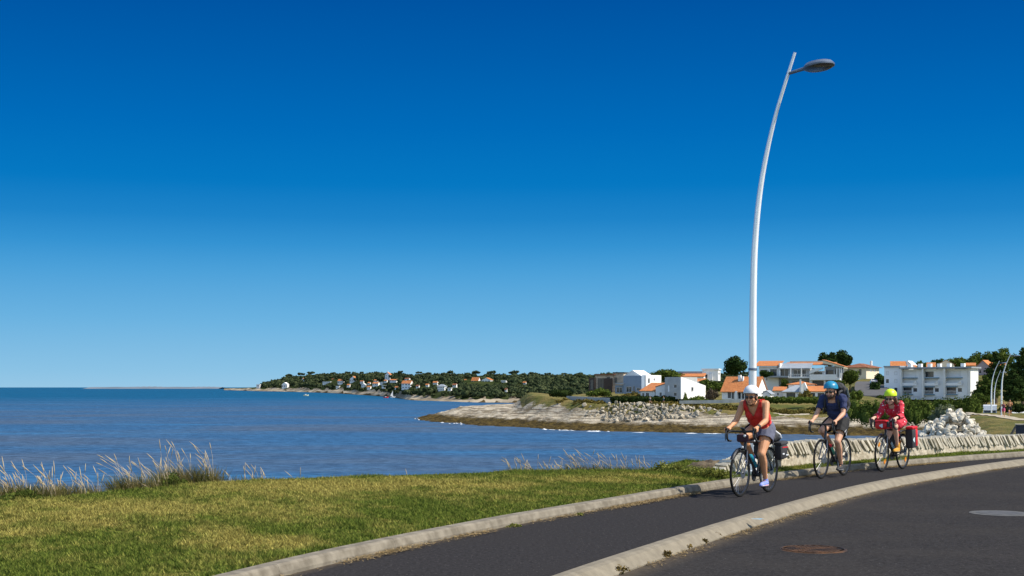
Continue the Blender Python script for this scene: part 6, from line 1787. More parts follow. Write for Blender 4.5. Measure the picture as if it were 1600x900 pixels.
    for (vx, vy) in o.get('vents', ()):
        vz = .109 * hs * math.sqrt(max(0, 1 - (vx / (.128 * hs)) ** 2 - (vy / (.104 * hs)) ** 2))
        vn.ell(hc_ + RH2 @ Vector((vx, vy, vz)), (o.get('ventl', .012), .007, .007), RH2, 10, 6)
    if vn.v: vn.build('vents', M_tape, he, smooth=True)
    MB().lathe(hc_, [(.0, 0)] * 2, 4) if False else None
    st = MB()
    for s in (-1, 1):
        st.tube([P(.035, s * .083, .05), P(.02, s * .082, -.045), P(.030, s * .05, -.105), P(.038, 0, -.122)], .005, 6); st.tube([P(-.05, s * .080, .03), P(.02, s * .083, -.045)], .005, 6)
    st.build('strap', M_tape, he, smooth=True)
    # --- hair
    hair = MB(); hm_ = o['hair']
    hair.ell(P(-.022, 0, .022), Vector((.097, .083, .088)) * hs, RH)
    for s in (-1, 1): hair.ell(P(-.02, s * .072, -.02), Vector((.03, .014, .04)) * hs, RH)
    if o.get('long'):
        hair.chain([P(-.09, 0, -.02), P(-.12, .02, -.10), P(-.10, .05, -.20), sh + Vector((-.05, .09, .0)), sh + Vector((-.06, .10, -.12))], [.06, .06, .055, .05, .025])
        for s in (-1, 1): hair.chain([P(-.02, s * .085, -.0), P(-.03, s * .10, -.10), sh + Vector((.03, s * .13, .02)), sh + Vector((.05, s * .135, -.10))], [.03, .034, .032, .014])
    else:
        hair.chain([P(-.09, 0, -.01), P(-.075, 0, -.075)], [.045, .032])
    ho = fuse(hair, 'hair', hm_, body, .008, 2, keep=lambda co: (RH.transposed() @ (co - head)).x < (.045 * hs if not o.get('long') else .06) or (co - head).length > .16)
    if o.get('beard'):
        bd = MB().ell(P(.042, 0, -.075), Vector((.056, .060, .048)) * hs, RH).ell(P(.068, 0, -.10), Vector((.03, .036, .03)) * hs, RH)
        for s in (-1, 1): bd.ell(P(.015, s * .064, -.05), Vector((.03, .014, .045)) * hs, RH)
        fuse(bd, 'beard', hm_, body, .006, 1, keep=lambda co: not ((RH.transposed() @ (co - head)).z > -.055 * hs and abs((RH.transposed() @ (co - head)).y) < .046 * hs))
    # --- shoes
    for s in (-1, 1):
        p, a = J['ped', s], J['ank', s]
        sh_ = MB().chain([p + Vector((-.085, 0, .052)), p + Vector((.0, 0, .045)), p + Vector((.085, 0, .038)), p + Vector((.125, 0, .032))], [.036, .038, .038, .026])
        sh_.cone(p + Vector((-.075, 0, .055)), a + Vector((0, 0, -.005 + o.get('boot', 0))), .038, .038 + .004 * (o.get('boot', 0) > 0))
        so = fuse(sh_, 'shoe', o['shoe'], body, .007, 2, keep=lambda co: co.z > p.z + .018)
        sl = MB().chain([p + Vector((-.09, 0, .022)), p + Vector((.0, 0, .022)), p + Vector((.10, 0, .024))], [.03, .036, .032])
        for i_, v_ in enumerate(sl.v): sl.v[i_] = (v_[0], p.y + (v_[1] - p.y) * 1.12, p.z + .012 + (v_[2] - p.z - .022) * .5 + .012)
        sl.build('sole', o['sole'], so, smooth=True)
        if o.get('sock'):
            MB().cone(a + Vector((0, 0, -.02)), a.lerp(J['knee', s], .16), .035, .036).build('sock', o['sock'], body, smooth=True)
    o['clothes'](body, J, torso, dict(hip=hip, sh=sh, chest=chest, mid=mid, RT=RT, head=head, girth=girth, spine=spine))
    return body

def shorts(body, J, torso, G, mat, frac, e=.016, flare=.012, hem=None, low=0.0):
    mb = MB(); hip, RT, g = G['hip'], G['RT'], G['girth']
    mb.ell(hip, (.115 * g + e, .150 * g + e, .12 + e), RT)
    for s in (-1, 1):
        hj, k = J['hip', s], J['knee', s]
        mb.chain([hj, hj.lerp(k, .4), hj.lerp(k, frac + .12)], [.088 * g + e, .080 * g + e + flare * .6, .072 * g + e + flare])
    def keep(co):
        if (co - hip).dot(G['spine']) > .085: return False
        for s in (-1, 1):
            hj, k = J['hip', s], J['knee', s]; t_ = (co - hj).dot(k - hj) / (k - hj).length_squared
            d_ = (co - (hj + (k - hj) * t_)).length
            if t_ > frac and d_ < .14 and (co.y * s > -.02): return False
        return True
    so = fuse(mb, 'shorts', mat, body, .007, 3, keep=keep, thick=-.005, disp=.004)
    return so
M_hairb = pmat('brown_hair', (.035, .020, .012), (.055, .032, .018), scale=30, rough=.5, stretch=(1, 1, .2))
M_hairl = pmat('light_brown_hair', (.10, .05, .025), (.16, .085, .04), scale=30, rough=.5, stretch=(1, 1, .2))
# first: red tank top
M_red = pmat('red_jersey', (.62, .028, .020), (.54, .020, .016), scale=7, rough=.75, bump=.3, bscale=9, bdist=.01)
M_short1 = pmat('slate_shorts', (.115, .12, .17), (.09, .095, .135), scale=9, rough=.85, bump=.3, bscale=12, bdist=.01)
def clothes1(body, J, torso, G):
    sh, chest, spine, RT, hip = G['sh'], G['chest'], G['spine'], G['RT'], G['hip']
    mb = torso(MB(), .011)
    mb.ell(hip + spine * .06, (.13, .165, .12), RT)
    inv = RT.transposed()
    def keep(co):
        q_ = inv @ (co - sh)       # x front, y left, z up along the spine
        if (co - hip).dot(spine) < -.015: return False
        if abs(q_.y) > .138 and q_.z > -.15 - .25 * (abs(q_.y) - .138): return False         # arm holes
        if q_.z > -.02 - .0 and abs(q_.y) < .062: return False                                # neck
        if q_.x > 0 and q_.z > -.13 and abs(q_.y) < .008 + .06 * (q_.z + .13) / .12: return False   # V neck
        if q_.x <= 0 and q_.z > -.07 and abs(q_.y) < .07: return False
        return True
    fuse(mb, 'tank_top', M_red, body, .0065, 3, keep=keep, thick=-.004, disp=.011)
    shorts(body, J, torso, G, M_short1, .42, e=.018, flare=.016)
    for s in (1,):
        w_ = J['wri', s]; e_ = J['elb', s]; MB().cone(w_.lerp(e_, .05), w_.lerp(e_, .13), .031, .032).build('wristband', M_tape, body, smooth=True)
    nk = MB().tube([sh + RT @ Vector((.06 + .05 * math.cos(t_), .055 * math.sin(t_), -.02 - .06 * max(0, math.cos(t_)))) for t_ in np.linspace(-1.9, 1.9, 12)], .0025, 5)
    nk.build('necklace', M_steel, body)
sk1 = skinmat('tanned_skin', (.60, .285, .145)); sk2 = skinmat('fair_skin', (.60, .32, .20)); sk3 = skinmat('pale_skin', (.60, .36, .255))
p1 = rider(bike1, 'cyclist in a red tank top, grey shorts and white helmet riding the foremost bicycle', C1, dict(
    h=1.66, hip_z=.955, sh=(.095, 0, 1.315), head=(.205, 0, 1.408), sw=.178, girth=1.16, bust=True, belly=.012, pitch=.06, yaw=.05, skin=sk1, knees=1,
    helmet=pmat('white_helmet', (.78, .78, .78), rough=.3, coat=.3), vents=((.05, .03), (.05, -.03), (-.02, .05), (-.02, -.05), (.0, 0)), hair=M_hairb, shoe=pmat('blue_shoe', (.10, .17, .52), (.26, .30, .60), scale=22, rough=.7),
    sole=pmat('pink_sole', (.70, .06, .13), (.62, .62, .66), scale=9, rough=.6), clothes=clothes1))
# second: navy shirt and backpack
M_navy = pmat('navy_shirt', (.022, .034, .105), (.016, .024, .075), scale=6, rough=.85, bump=.3, bscale=9, bdist=.01)
M_blks = pmat('black_shorts', (.007, .007, .008), (.011, .011, .012), scale=8, rough=.8)
def clothes2(body, J, torso, G):
    sh, spine, RT, hip = G['sh'], G['spine'], G['RT'], G['hip']; inv = RT.transposed()
    mb = torso(MB(), .014)
    mb.ell(hip + spine * .05, (.145, .172, .13), RT)
    for s in (-1, 1): mb.chain([J['sh', s], J['sh', s].lerp(J['elb', s], .55), J['sh', s].lerp(J['elb', s], .85)], [.060, .056, .057])
    def keep(co):
        q_ = inv @ (co - sh)
        if (co - hip).dot(spine) < -.03: return False
        if abs(q_.y) < .07 and q_.z > .015 - (.05 if q_.x > .0 else 0): return False
        for s in (-1, 1):
            a, b_ = J['sh', s], J['elb', s]; t_ = (co - a).dot(b_ - a) / (b_ - a).length_squared
            if t_ > .70 and (co - (a + (b_ - a) * t_)).length < .085 and co.y * s > .12: return False
        return True
    fuse(mb, 'tee_shirt', M_navy, body, .007, 3, keep=keep, thick=-.005, disp=.014)
    so = shorts(body, J, torso, G, M_blks, .62, e=.017, flare=.012)
    hj, k = J['hip', 1], J['knee', 1]; c_ = hj.lerp(k, .42); d_ = (k - hj).normalized(); out_ = Vector((0, 1, 0)); w_ = d_.cross(out_).normalized()
    # pale triangular print on the side of the shorts
    tri = [c_ + out_ * .100 + d_ * .09 + w_ * .05, c_ + out_ * .100 + d_ * .09 - w_ * .05, c_ + out_ * .108 - d_ * .07 - w_ * .0]
    MB().prism(tri, out_ * .006).build('print', pmat('pale_print', (.62, .63, .65), (.30, .30, .32), scale=45, rough=.8), so)
p2 = rider(bike2, 'bearded cyclist in a navy tee shirt, black shorts and blue helmet', C2, dict(
    h=1.80, hip_z=.985, sh=(.075, 0, 1.365), head=(.180, 0, 1.475), sw=.190, girth=1.10, belly=.012, pitch=.10, yaw=.0, hs=1.04, skin=sk2, beard=True, ribs=True,
    helmet=pmat('teal_helmet', (.01, .24, .40), (.008, .18, .32), scale=20, rough=.35, coat=.3), hair=M_hairb, shoe=pmat('black_shoe', (.03, .03, .032), rough=.7), sole=pmat('grey_sole', (.16, .16, .17), rough=.8), sock=None, clothes=clothes2))
bp_ = held('backpack', bike2, 'black backpack with side pockets worn by the cyclist in the navy shirt', 'backpack')
shv, hpv = Vector((.075, 0, 1.375)), Vector((-.175, 0, .985)); spn = (shv - hpv).normalized(); RTb = Matrix.Rotation(math.atan2(spn.x, spn.z), 3, 'Y')
q0 = hpv.lerp(shv, .62)
m_ = MB(); m_.rbox(q0 + RTb @ Vector((-.235, 0, .02)), (.18, .33, .46), .07, RTb).rbox(q0 + RTb @ Vector((-.33, 0, -.05)), (.08, .25, .28), .035, RTb).ell(q0 + RTb @ Vector((-.22, 0, .25)), (.10, .15, .08), RTb)
fuse(m_, 'pack_body', M_bagb, bp_, .011, 3, disp=.008)
m_ = MB()
for s in (-1, 1):
    m_.tube([q0 + RTb @ Vector((-.14, s * .12, .22)), shv + RTb @ Vector((-.03, s * .115, .085)), shv + RTb @ Vector((.10, s * .12, -.01)), shv + RTb @ Vector((.135, s * .14, -.14)), shv + RTb @ Vector((.07, s * .195, -.26)), q0 + RTb @ Vector((-.14, s * .17, -.12))], .021, 8)
m_.build('shoulder_strap', M_bagb, bp_, smooth='auto')
MB().rbox(q0 + RTb @ Vector((-.26, .172, .10)), (.012, .02, .20), .004, RTb).rbox(q0 + RTb @ Vector((-.22, .172, .12)), (.008, .02, .16), .003, RTb).build('trim', pmat('grey_trim', (.20, .24, .24), rough=.6), bp_)
# third: red dress with white dots
M_dot = bpy.data.materials.new('dotted_red_cloth'); M_dot.use_nodes = True
t = M_dot.node_tree; b = t.nodes['Principled BSDF']; co = nd(t, 'ShaderNodeTexCoord'); vo = nd(t, 'ShaderNodeTexVoronoi'); vo.inputs['Scale'].default_value = 19; vo.inputs['Randomness'].default_value = 1.0
t.links.new(co.outputs['Object'], vo.inputs['Vector']); lt = nd(t, 'ShaderNodeMath', operation='LESS_THAN'); lt.inputs[1].default_value = .21; t.links.new(vo.outputs['Distance'], lt.inputs[0])
mx = nd(t, 'ShaderNodeMix', data_type='RGBA'); mx.inputs['A'].default_value = (.50, .012, .035, 1); mx.inputs['B'].default_value = (.78, .70, .70, 1); t.links.new(lt.outputs[0], mx.inputs['Factor']); t.links.new(mx.outputs['Result'], b.inputs['Base Color']); b.inputs['Roughness'].default_value = .8
def clothes3(body, J, torso, G):
    sh, spine, RT, hip, g = G['sh'], G['spine'], G['RT'], G['hip'], G['girth']; inv = RT.transposed()
    mb = torso(MB(), .014)
    for s in (-1, 1):
        mb.chain([J['sh', s], J['sh', s].lerp(J['elb', s], .5), J['elb', s], J['elb', s].lerp(J['wri', s], .75)], [.062, .056, .052, .046])
        hj, k = J['hip', s], J['knee', s]
        mb.chain([hj, hj.lerp(k, .3), hj.lerp(k, .62)], [.108 * g, .108 * g, .112 * g])
    mb.ell(hip + Vector((.05, 0, -.02)), (.15, .15, .11))
    def keep(co):
        q_ = inv @ (co - sh)
        if abs(q_.y) < .055 and q_.z > .0 - (.05 if q_.x > 0 else 0): return False
        for s in (-1, 1):
            a, b_ = J['elb', s], J['wri', s]; t_ = (co - a).dot(b_ - a) / (b_ - a).length_squared
            if t_ > .72 and (co - (a + (b_ - a) * t_)).length < .07: return False
            hj, k = J['hip', s], J['knee', s]; t_ = (co - hj).dot(k - hj) / (k - hj).length_squared
            if t_ > .50 and (co - (hj + (k - hj) * t_)).length < .16 and (co - hip).dot(spine) < .10: return False
        return True
    fuse(mb, 'dress', M_dot, body, .007, 3, keep=keep, thick=-.004, disp=.013)
p3 = rider(bike3, 'cyclist in a red dotted long sleeved dress and bright yellow helmet', C3, dict(
    h=1.62, hip_z=.925, sh=(.085, 0, 1.250), head=(.190, 0, 1.345), sw=.150, girth=.93, bust=True, pitch=.20, yaw=.03, skin=sk3, long=True, boot=.05,
    helmet=pmat('yellow_helmet', (.62, .80, .015), (.52, .72, .012), rough=.4), vents=((.05, .035), (.05, -.035), (.055, 0), (-.03, .04), (-.03, -.04), (-.03, 0)), ventl=.02, hair=M_hairl,
    shoe=pmat('mustard_boot', (.62, .30, .03), (.5, .23, .02), scale=16, rough=.8), sole=pmat('tan_sole', (.55, .36, .14), rough=.8), clothes=clothes3))
MB().ell(Vector((0, 0, 0)), (.026, .058, .058), None).build('knee_pad', M_tape, p3, smooth=True) if False else None

# joggers on the footpath, far behind
def walker(label, px, yfeet, d, phase, top, bot, skin, yaw, cat='person', hairm=M_hairb, h=1.72, group='joggers on the footpath', shirtless=False):
    p = at(px, yfeet, d); p.z = float(land_z(p.x, p.y)) + .07
    k = h / 1.72; V = lambda x, y, z: Vector((x, y, z)) * k
    mb = MB(); top_m = MB(); bot_m = MB()
    mb.ell(V(0, 0, .95), V(.10, .15, .11)).ell(V(.01, 0, 1.12), V(.095, .13, .15)).ell(V(.02, 0, 1.30), V(.10, .16, .15)).cone(V(.02, -.14, 1.42), V(.02, .14, 1.42), .055, .055)
    mb.cone(V(.02, 0, 1.45), V(.03, 0, 1.53), .052, .05).ell(V(.04, 0, 1.62), V(.095, .076, .11)).ell(V(.125, 0, 1.60), V(.015, .012, .02))
    for s in (-1, 1):
        f = s * phase; hipj = V(0, s * .09, .90); kn = hipj + V(.26 * f + .06, 0, -.40); an = kn + V(-.10 + .18 * f * (f > 0) - .22 * (f < 0), 0, -.37 + .12 * (f < 0))
        mb.chain([hipj, kn, an], [.085 * k, .055 * k, .036 * k]); mb.chain([an + V(-.03, 0, -.04), an + V(.14, 0, -.07)], [.036 * k, .03 * k])
        bot_m.chain([hipj, hipj.lerp(kn, .5)], [.10 * k, .09 * k])
        s_ = V(.02, s * .185, 1.42); el = s_ + V(-.12 - .10 * f, s * .05, -.24); wr = el + V(.20, -s * .03, .05 - .06 * f); hn = wr + V(.07, -s * .01, .02)
        mb.chain([s_, el, wr, hn], [.05 * k, .04 * k, .028 * k, .032 * k])
    bo = fuse(mb, 'person', skin, None, .016, 3); bo.location = p; bo.rotation_euler = (0, 0, yaw); tag(bo, label, 'person', group)
    bot_m.ell(V(0, 0, .95), V(.115, .165, .12)); fuse(bot_m, 'shorts', bot, bo, .018, 2)
    if top is not None:
        top_m.ell(V(.01, 0, 1.12), V(.11, .145, .16)).ell(V(.02, 0, 1.30), V(.113, .17, .16)); fuse(top_m, 'top', top, bo, .018, 2)
    MB().ell(V(.02, 0, 1.66), V(.10, .085, .09)).build('hair', hairm, bo, smooth=True)
    return bo
M_pink = pmat('pink_cloth', (.55, .08, .16), rough=.8)
walker('distant jogger in a dark top and pink shorts, left of the two on the footpath', 1568, 651, 140, .8, pmat('plum_cloth', (.10, .03, .06), rough=.8), M_pink, sk1, R(250), h=1.66)
walker('distant bare chested jogger in dark shorts, right of the two on the footpath', 1578, 651, 143, -.8, None, M_blks, sk1, R(250), h=1.80)
WH = 'walkers on the promenade'
M_wtop = pmat('white_cloth', (.75, .75, .73), rough=.8); M_teal = pmat('teal_cloth', (.02, .32, .30), rough=.8)
def far_walker(px, yf, d, top, lb):
    o = walker(lb, px, yf, d, .5, top, M_navy, sk2, R(180), group=WH)
    o.location.z = EYE - (yf - 605) * d / F_PX
far_walker(1016, 630.6, 303, M_wtop, 'tiny walker in white on the promenade in front of the dark clipped hedge')
far_walker(1037, 630.6, 303, M_teal, 'tiny walker in teal on the promenade in front of the dark clipped hedge')

# ================================================================== VEHICLES
def wheel_at(mb_par, c, r, w, side):
    wo = MB().lathe(Vector(c), [(r * .6, 0), (r, .02), (r, w - .02), (r * .6, w)], 18, (0, side, 0)).build('wheel', M_rubber, mb_par)
    MB().lathe(Vector(c) + Vector((0, side * (w - .01), 0)), [(r * .58, 0), (r * .5, .02), (.0, .02)], 14, (0, side, 0)).build('rim', M_alu, wo)
def camper(px, yb, d, yaw):
    p = at(px, yb, d); p.z = float(land_z(p.x, p.y)) + .02
    t_ = empty('camper_van', p, yaw, 'white camper van with a high cab parked behind the far lamps', 'camper van')
    mb = MB(); prof = [(-3.0, .35), (1.3, .35), (2.9, .40), (2.95, .95), (2.35, 1.15), (1.75, 1.85), (2.1, 1.95), (1.9, 2.75), (1.5, 2.85), (-2.9, 2.85), (-3.0, 2.7)]
    mb.prism([(x, -1.1, z) for x, z in prof], (0, 2.2, 0)).build('body', M_whitep, t_)
    MB().prism([(2.30, -.95, 1.20), (1.79, -.95, 1.82), (1.79, .95, 1.82), (2.30, .95, 1.20)], (.05, 0, .04)).build('windscreen', M_glass, t_)
    for s in (-1, 1):
        MB().rbox((2.93, s * .78, .80), (.08, .32, .18), .03).build('headlight', M_alu, t_)
        for x in (-1.9, 2.0): wheel_at(t_, (x, s * .92, .34), .34, .2, s)
        MB().rbox((-1.0, s * 1.105, 1.9), (1.2, .03, .55), .01).build('window', M_glass, t_)
        MB().rbox((1.5, s * 1.105, 1.45), (.6, .03, .5), .01).build('window', M_glass, t_)
    MB().rbox((2.97, 0, .72), (.04, 1.0, .20), .01).build('grille', M_tape, t_); MB().rbox((2.99, 0, .46), (.10, 2.1, .18), .03).build('bumper', pmat('grey_plastic', (.22, .22, .23), rough=.7), t_)
    MB().rbox((3.02, -.0, .48), (.05, .5, .11), .01).build('number_plate', M_whitep, t_)
camper(1547, 641, 232, R(250))
def car(label, px, yb, d, yaw, mat, group=None, zoff=None):
    p = at(px, yb, d)
    if zoff is None: p.z = float(land_z(p.x, p.y)) + .05
    t_ = empty('parked_car', p, yaw, label, 'car', group)
    prof = [(-2.0, .30), (2.0, .30), (2.05, .62), (1.85, .78), (1.05, .92), (.45, 1.40), (-.95, 1.44), (-1.75, 1.0), (-2.05, .92), (-2.08, .5)]
    bm = bmesh.new(); vs = [bm.verts.new((x, -.85, z)) for x, z in prof]; f = bm.faces.new(vs)
    e = bmesh.ops.extrude_face_region(bm, geom=[f]); bmesh.ops.translate(bm, vec=(0, 1.7, 0), verts=[v for v in e['geom'] if isinstance(v, bmesh.types.BMVert)])
    for v in bm.verts:
        if v.co.z > 1.2: v.co.y *= .80
    bmesh.ops.recalc_face_normals(bm, faces=bm.faces); bmesh.ops.bevel(bm, geom=bm.edges[:], offset=.06, segments=2, affect='EDGES')
    m_ = MB(); bm.verts.index_update(); m_.add([v.co for v in bm.verts], [[v.index for v in f.verts] for f in bm.faces]); bm.free(); m_.build('body', mat, t_, smooth='auto')
    MB().prism([(.98, -.66, .97), (.50, -.60, 1.36), (.50, .60, 1.36), (.98, .66, .97)], (.05, 0, .03)).build('windscreen', M_glass, t_)
    MB().prism([(-1.70, -.62, 1.05), (-1.0, -.58, 1.39), (-1.0, .58, 1.39), (-1.70, .62, 1.05)], (-.05, 0, .03)).build('rear_window', M_glass, t_)
    for s in (-1, 1):
        MB().prism([(.85, s * .80, .96), (.40, s * .70, 1.34), (-.9, s * .70, 1.36), (-1.4, s * .80, 1.0)], (0, s * .03, 0)).build('side_window', M_glass, t_)
        for x in (-1.3, 1.3): wheel_at(t_, (x, s * .70, .31), .31, .18, s)
        MB().rbox((1.98, s * .62, .68), (.1, .3, .12), .03).build('headlight', M_alu, t_); MB().rbox((-2.05, s * .66, .80), (.06, .2, .14), .02).build('tail_light', M_bagr, t_)
car('white car parked on the lane beside the dark trees', 1365, 600, 374, R(80), M_whitep, zoff=1)
car('white car parked behind the joggers near the right edge of the photo', 1592, 634, 250, R(15), M_whitep)

# boats in the bay
def boat(label, px, py, L, hull, mast=0):
    d = (EYE - SEA_Z) * F_PX / (py - 605); p = Vector(((px - 800) / F_PX * d, d, SEA_Z - .1))
    t_ = empty('dinghy', p, R(15), label, 'boat', 'small boats off the far beach')
    secs = [(-.5, .30, .0), (-.3, .40, -.02), (0, .42, -.03), (.25, .32, 0), (.42, .14, .05), (.5, .01, .10)]; vs, fs = [], []
    for x, w_, z in secs:
        x *= L; w_ *= L * .45
        vs += [(x, -w_, .22 * L + z * L), (x, -w_ * .7, 0), (x, 0, -.06 * L), (x, w_ * .7, 0), (x, w_, .22 * L + z * L)]
    for i in range(len(secs) - 1):
        for k in range(4): fs.append((i * 5 + k, i * 5 + k + 1, i * 5 + k + 6, i * 5 + k + 5))
        fs.append((i * 5 + 4, i * 5, i * 5 + 5, i * 5 + 9))
    fs.append((0, 1, 2, 3, 4)); MB().add(vs, fs).build('hull', hull, t_)
    MB().rbox((-.05 * L, 0, .27 * L), (.3 * L, .22 * L, .12 * L), .05).build('cabin', M_whitep, t_)
    if mast:
        MB().tube([(0, 0, .2 * L), (0, 0, mast)], .07, 6).build('mast', M_alu, t_)
        MB().prism([(-.05, 0, .35 * L), (-.5 * L, 0, .38 * L), (-.05, 0, mast * .95)], (0, .04, 0)).build('sail', M_whitep, t_)
boat('tiny white sailing dinghy off the point of the far beach', 614, 621.5, 5.0, M_whitep, 7.0)
boat('tiny red dinghy left of the white one off the far beach', 603, 621.8, 4.4, M_bagr)
boat('tiny pale boat alone in the middle of the blue bay', 478, 618.6, 6.0, pmat('pale_hull', (.55, .55, .35), rough=.5))

# dark cabinet and leaning timber at the right edge behind the wall
p = at(1597, 684, 62)
tb = empty('utility_cabinet', (p.x, p.y, p.z - .9), R(-20), 'dark navy cabinet half cut by the right edge, behind the stone wall', 'cabinet')
M_cab = pmat('navy_metal', (.022, .024, .04), (.017, .018, .03), rough=.5)
MB().rbox((0.1, 0, .75), (.75, .5, 1.5), .02).build('housing', M_cab, tb); MB().rbox((.1, -.262, .75), (.66, .02, 1.34), .006).build('door', M_cab, tb); MB().rbox((.1, 0, 1.52), (.82, .58, .05), .012).build('top', M_rip2, tb)
p = at(1574, 690, 64)
tp = empty('driftwood_post', (p.x, p.y, p.z - .4), 0, 'leaning weathered timber post behind the stone wall near the right edge', 'post')
MB().tube([(-.1, 0, 0), (.12, .05, .55), (.42, .0, 1.15)], [.09, .08, .06], 8).tube([(.25, 0, .85), (.5, .1, .95)], [.05, .03], 6).build('timber', pmat('weathered_wood', (.20, .16, .11), (.11, .085, .06), scale=6, rough=.95, stretch=(4, 4, 1)), tp)

# ================================================================== TALL DRY GRASS AND WEEDS ON THE CREST
M_stem = pmat('dry_grass_stem', (.42, .33, .19), (.30, .23, .12), scale=5, rough=.9, island=.6)
M_plume = pmat('dry_grass_plume', (.50, .41, .27), (.33, .25, .14), scale=9, rough=.95, island=.6)
M_tuftg = leafmat('tuft_blades', (.035, .05, .012), (.17, .16, .05), (.24, .18, .075), scale=4, trans=.25)
def tuft(label, px0, px1, ybase, n, hmin, hmax, leanx, green=300, seed=0, z=.12, spread=.35):
    r = random.Random(seed); c = on((px0 + px1) / 2, ybase, z); wd = (px1 - px0) / F_PX * c.y
    root = empty('grass_tuft', (c.x, c.y, z - .06), 0, label, 'grass', 'tall dry grasses on the lawn crest')
    st, V, F = MB(), [], []; pl = st
    for i in range(n):
        x = r.uniform(-.5, .5) * wd; y = r.uniform(-.1, 1) * spread; h_ = r.uniform(hmin, hmax) * (1 if r.random() > .25 else .6)
        lx = leanx * h_ * r.uniform(-.2, 1.6) + r.gauss(0, .06) * h_; ly = r.gauss(0, .12) * h_
        b_ = Vector((x, y, -.02)); pts = [b_, b_ + Vector((lx * .15, ly * .2, h_ * .45)), b_ + Vector((lx * .55, ly * .6, h_ * .82)), b_ + Vector((lx * 1.1, ly, h_ * 1.0))]
        st.tube(pts, [.0028, .0024, .002, .0017], 5, False)
        e = pts[3]; d_ = (pts[3] - pts[2]).normalized(); L = r.uniform(.07, .14)
        q_ = [e - d_ * L * .35, e + d_ * L * .1, e + d_ * L * .5, e + d_ * L]
        pl.tube(q_, [.003, .0062, .0055, .0015], 6)
    g = np.random.default_rng(seed + 9); k = green
    k = int(green * 3); P0 = np.c_[g.uniform(-.55, .55, k) * wd, g.uniform(-.1, 1, k) * spread, np.full(k, -.04)]; hh = g.uniform(.07, .34, k) * (hmax / .5); a = g.random(k) * 6.28; ln_ = g.normal(0, .4, (k, 2))
    tip_ = P0 + np.c_[ln_ * hh[:, None] + np.c_[leanx * hh * .5, 0 * hh], hh]; sd = np.c_[np.cos(a), np.sin(a), 0 * a] * .008
    V = np.stack([P0 - sd, P0 + sd, tip_], 1).reshape(-1, 3)
    st.build('stalks', M_plume, root, smooth=True)
    bigmesh('blades', V, np.arange(3 * k).reshape(-1, 3), M_tuftg, root)
    return root
tuft('dense stand of tall dry grass at the left edge of the photo', -6, 84, 782, 62, .22, .50, -.25, 900, 1)
tuft('short thin row of dry grass between the left edge stand and the big bushy tuft', 92, 152, 775, 26, .15, .42, -.3, 250, 2)
tuft('leaning tall dry grass just left of the dark leafy weed', 178, 262, 770, 40, .22, .56, -.4, 600, 3)
tuft('tallest dry grass stems rising behind the dark leafy weed', 250, 338, 762, 44, .25, .66, -.2, 800, 4)
tuft('small clump of white dry stems right of the dark leafy weed', 358, 414, 753, 15, .12, .32, -.25, 120, 5)
tuft('two short lone dry stems left of the middle of the crest', 444, 470, 748, 2, .10, .16, -.3, 20, 6)
tuft('single short dry stem at the middle of the crest', 632, 646, 742, 1, .12, .14, -.1, 12, 7)
tuft('feathery pale grass tuft, leftmost of those right of the middle', 796, 842, 738, 24, .12, .30, -.35, 200, 8)
tuft('low pale grass tuft with a green foot near the dry ochre patch', 850, 890, 738, 18, .10, .24, -.3, 300, 9)
tuft('tall feathery pale grass tuft in the middle of the right hand row', 888, 934, 737, 26, .15, .38, -.45, 220, 10)
tuft('feathery pale grass tuft left of the yellow green weeds', 936, 980, 737, 26, .12, .34, -.4, 220, 11)
tuft('pale grass tuft standing among the yellow green weeds', 980, 1024, 738, 18, .12, .30, -.3, 260, 12)
M_weed = leafmat('weed_leaves', (.045, .075, .015), (.13, .155, .035), (.09, .11, .022), scale=2, trans=.25)
M_weedy = leafmat('yellow_weed_leaves', (.10, .13, .02), (.26, .25, .07), (.17, .18, .04), scale=2, trans=.25)
def weed(name, label, px, ybase, w_, h_, n, size, mat, seed, z=.15, cat='weed', group=None):
    c = on(px, ybase, z); r = np.random.default_rng(seed); C, Q = lobes('mound', w_, h_, r, 9)
    V, F = leaf_quads(C, Q, n, size, r, shell=.2)
    st = MB()
    for k in range(7): st.tube([(0, 0, -.05), tuple(C[k] * np.array([.5, .5, .5])), tuple(C[k])], [.006, .005, .003], 5)
    root = empty(name, (c.x, c.y, z - .03), 0, label, cat, group)
    bigmesh('leaves', V, F, mat, root); st.build('stems', M_tuftg, root)
    return root
WG = 'weeds on the crest and kerbs'
weed('leafy_weed', 'dark green leafy weed clump among the tallest dry stems', 274, 765, .40, .28, 900, .016, M_weed, 1, group=WG)
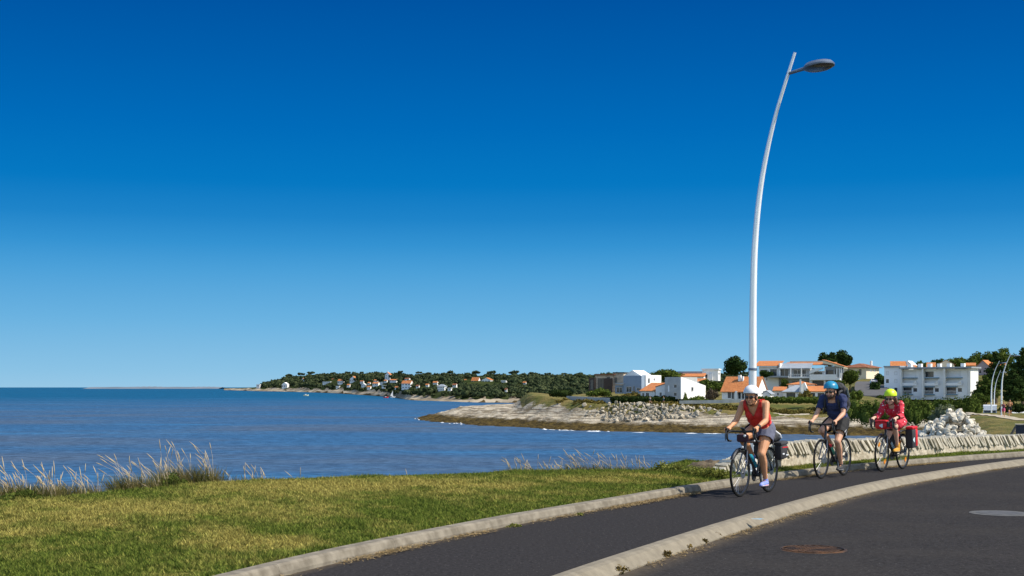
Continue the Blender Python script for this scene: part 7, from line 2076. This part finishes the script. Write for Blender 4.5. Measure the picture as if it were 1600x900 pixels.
weed('leafy_weed', 'dark green weed clump at the left edge of the photo', 35, 784, .62, .20, 900, .02, M_weed, 2, group=WG)
weed('leafy_weed', 'yellow green weed bush, left of the three beside the wall end', 1018, 740, .50, .15, 700, .018, M_weedy, 3, group=WG)
weed('leafy_weed', 'yellow green weed bush with a taller tip, middle of the three beside the wall end', 1045, 740, .48, .27, 800, .018, M_weedy, 4, group=WG)
weed('leafy_weed', 'pale green weeds growing against the left end of the stone wall', 1092, 742, .62, .24, 900, .018, M_weedy, 5, group=WG)
weed('leafy_weed', 'low green weeds in front of the first wall stones', 1116, 744, .44, .20, 700, .016, M_weedy, 6, group=WG)
weed('kerb_weed', 'small green weed in the joint of the grass side kerb', 801, 820, .22, .05, 160, .012, M_weedy, 7, z=.02, group=WG)
weed('kerb_weed', 'tiny yellow weed at the grass side kerb further along', 905, 803, .16, .05, 90, .012, M_weedy, 8, z=.02, group=WG)
M_brownweed = leafmat('brown_weed', (.10, .065, .02), (.20, .14, .045), (.12, .09, .03), scale=4, trans=.1)
for i, (px, py, s_) in enumerate([(971, 891, 1.1), (1040, 866, 1.0), (1070, 853, .9), (1100, 845, .8), (1117, 836, .9)]):
    weed('kerb_weed', ('withered weed in the road gutter, nearest the bottom edge', 'withered brown weed in the road gutter, second from the bottom edge', 'withered brown weed in the road gutter, third from the bottom edge', 'small withered weed in the road gutter, fourth from the bottom edge', 'withered upright weed in the road gutter, fifth from the bottom edge')[i],
         px, py, .17 * s_, .075 * s_, 90, .013, M_brownweed, 30 + i, z=-.07, group='withered weeds in the road gutter')
# grass strip between kerb and wall
# dark earth mound at the wall end
c = on(1108, 742, .1)
mb = MB()
mb.ell((c.x + .12, c.y + .62, .0), (.70, .42, .30), Matrix.Rotation(R(35), 3, 'Z'), 18, 10)
eo = fuse(mb, 'earth_mound', pmat('dark_earth', (.06, .042, .026), (.13, .10, .06), scale=7, rough=.95, bump=.6, bscale=30), None, .04, 2, disp=.05)
tag(eo, kind='structure')
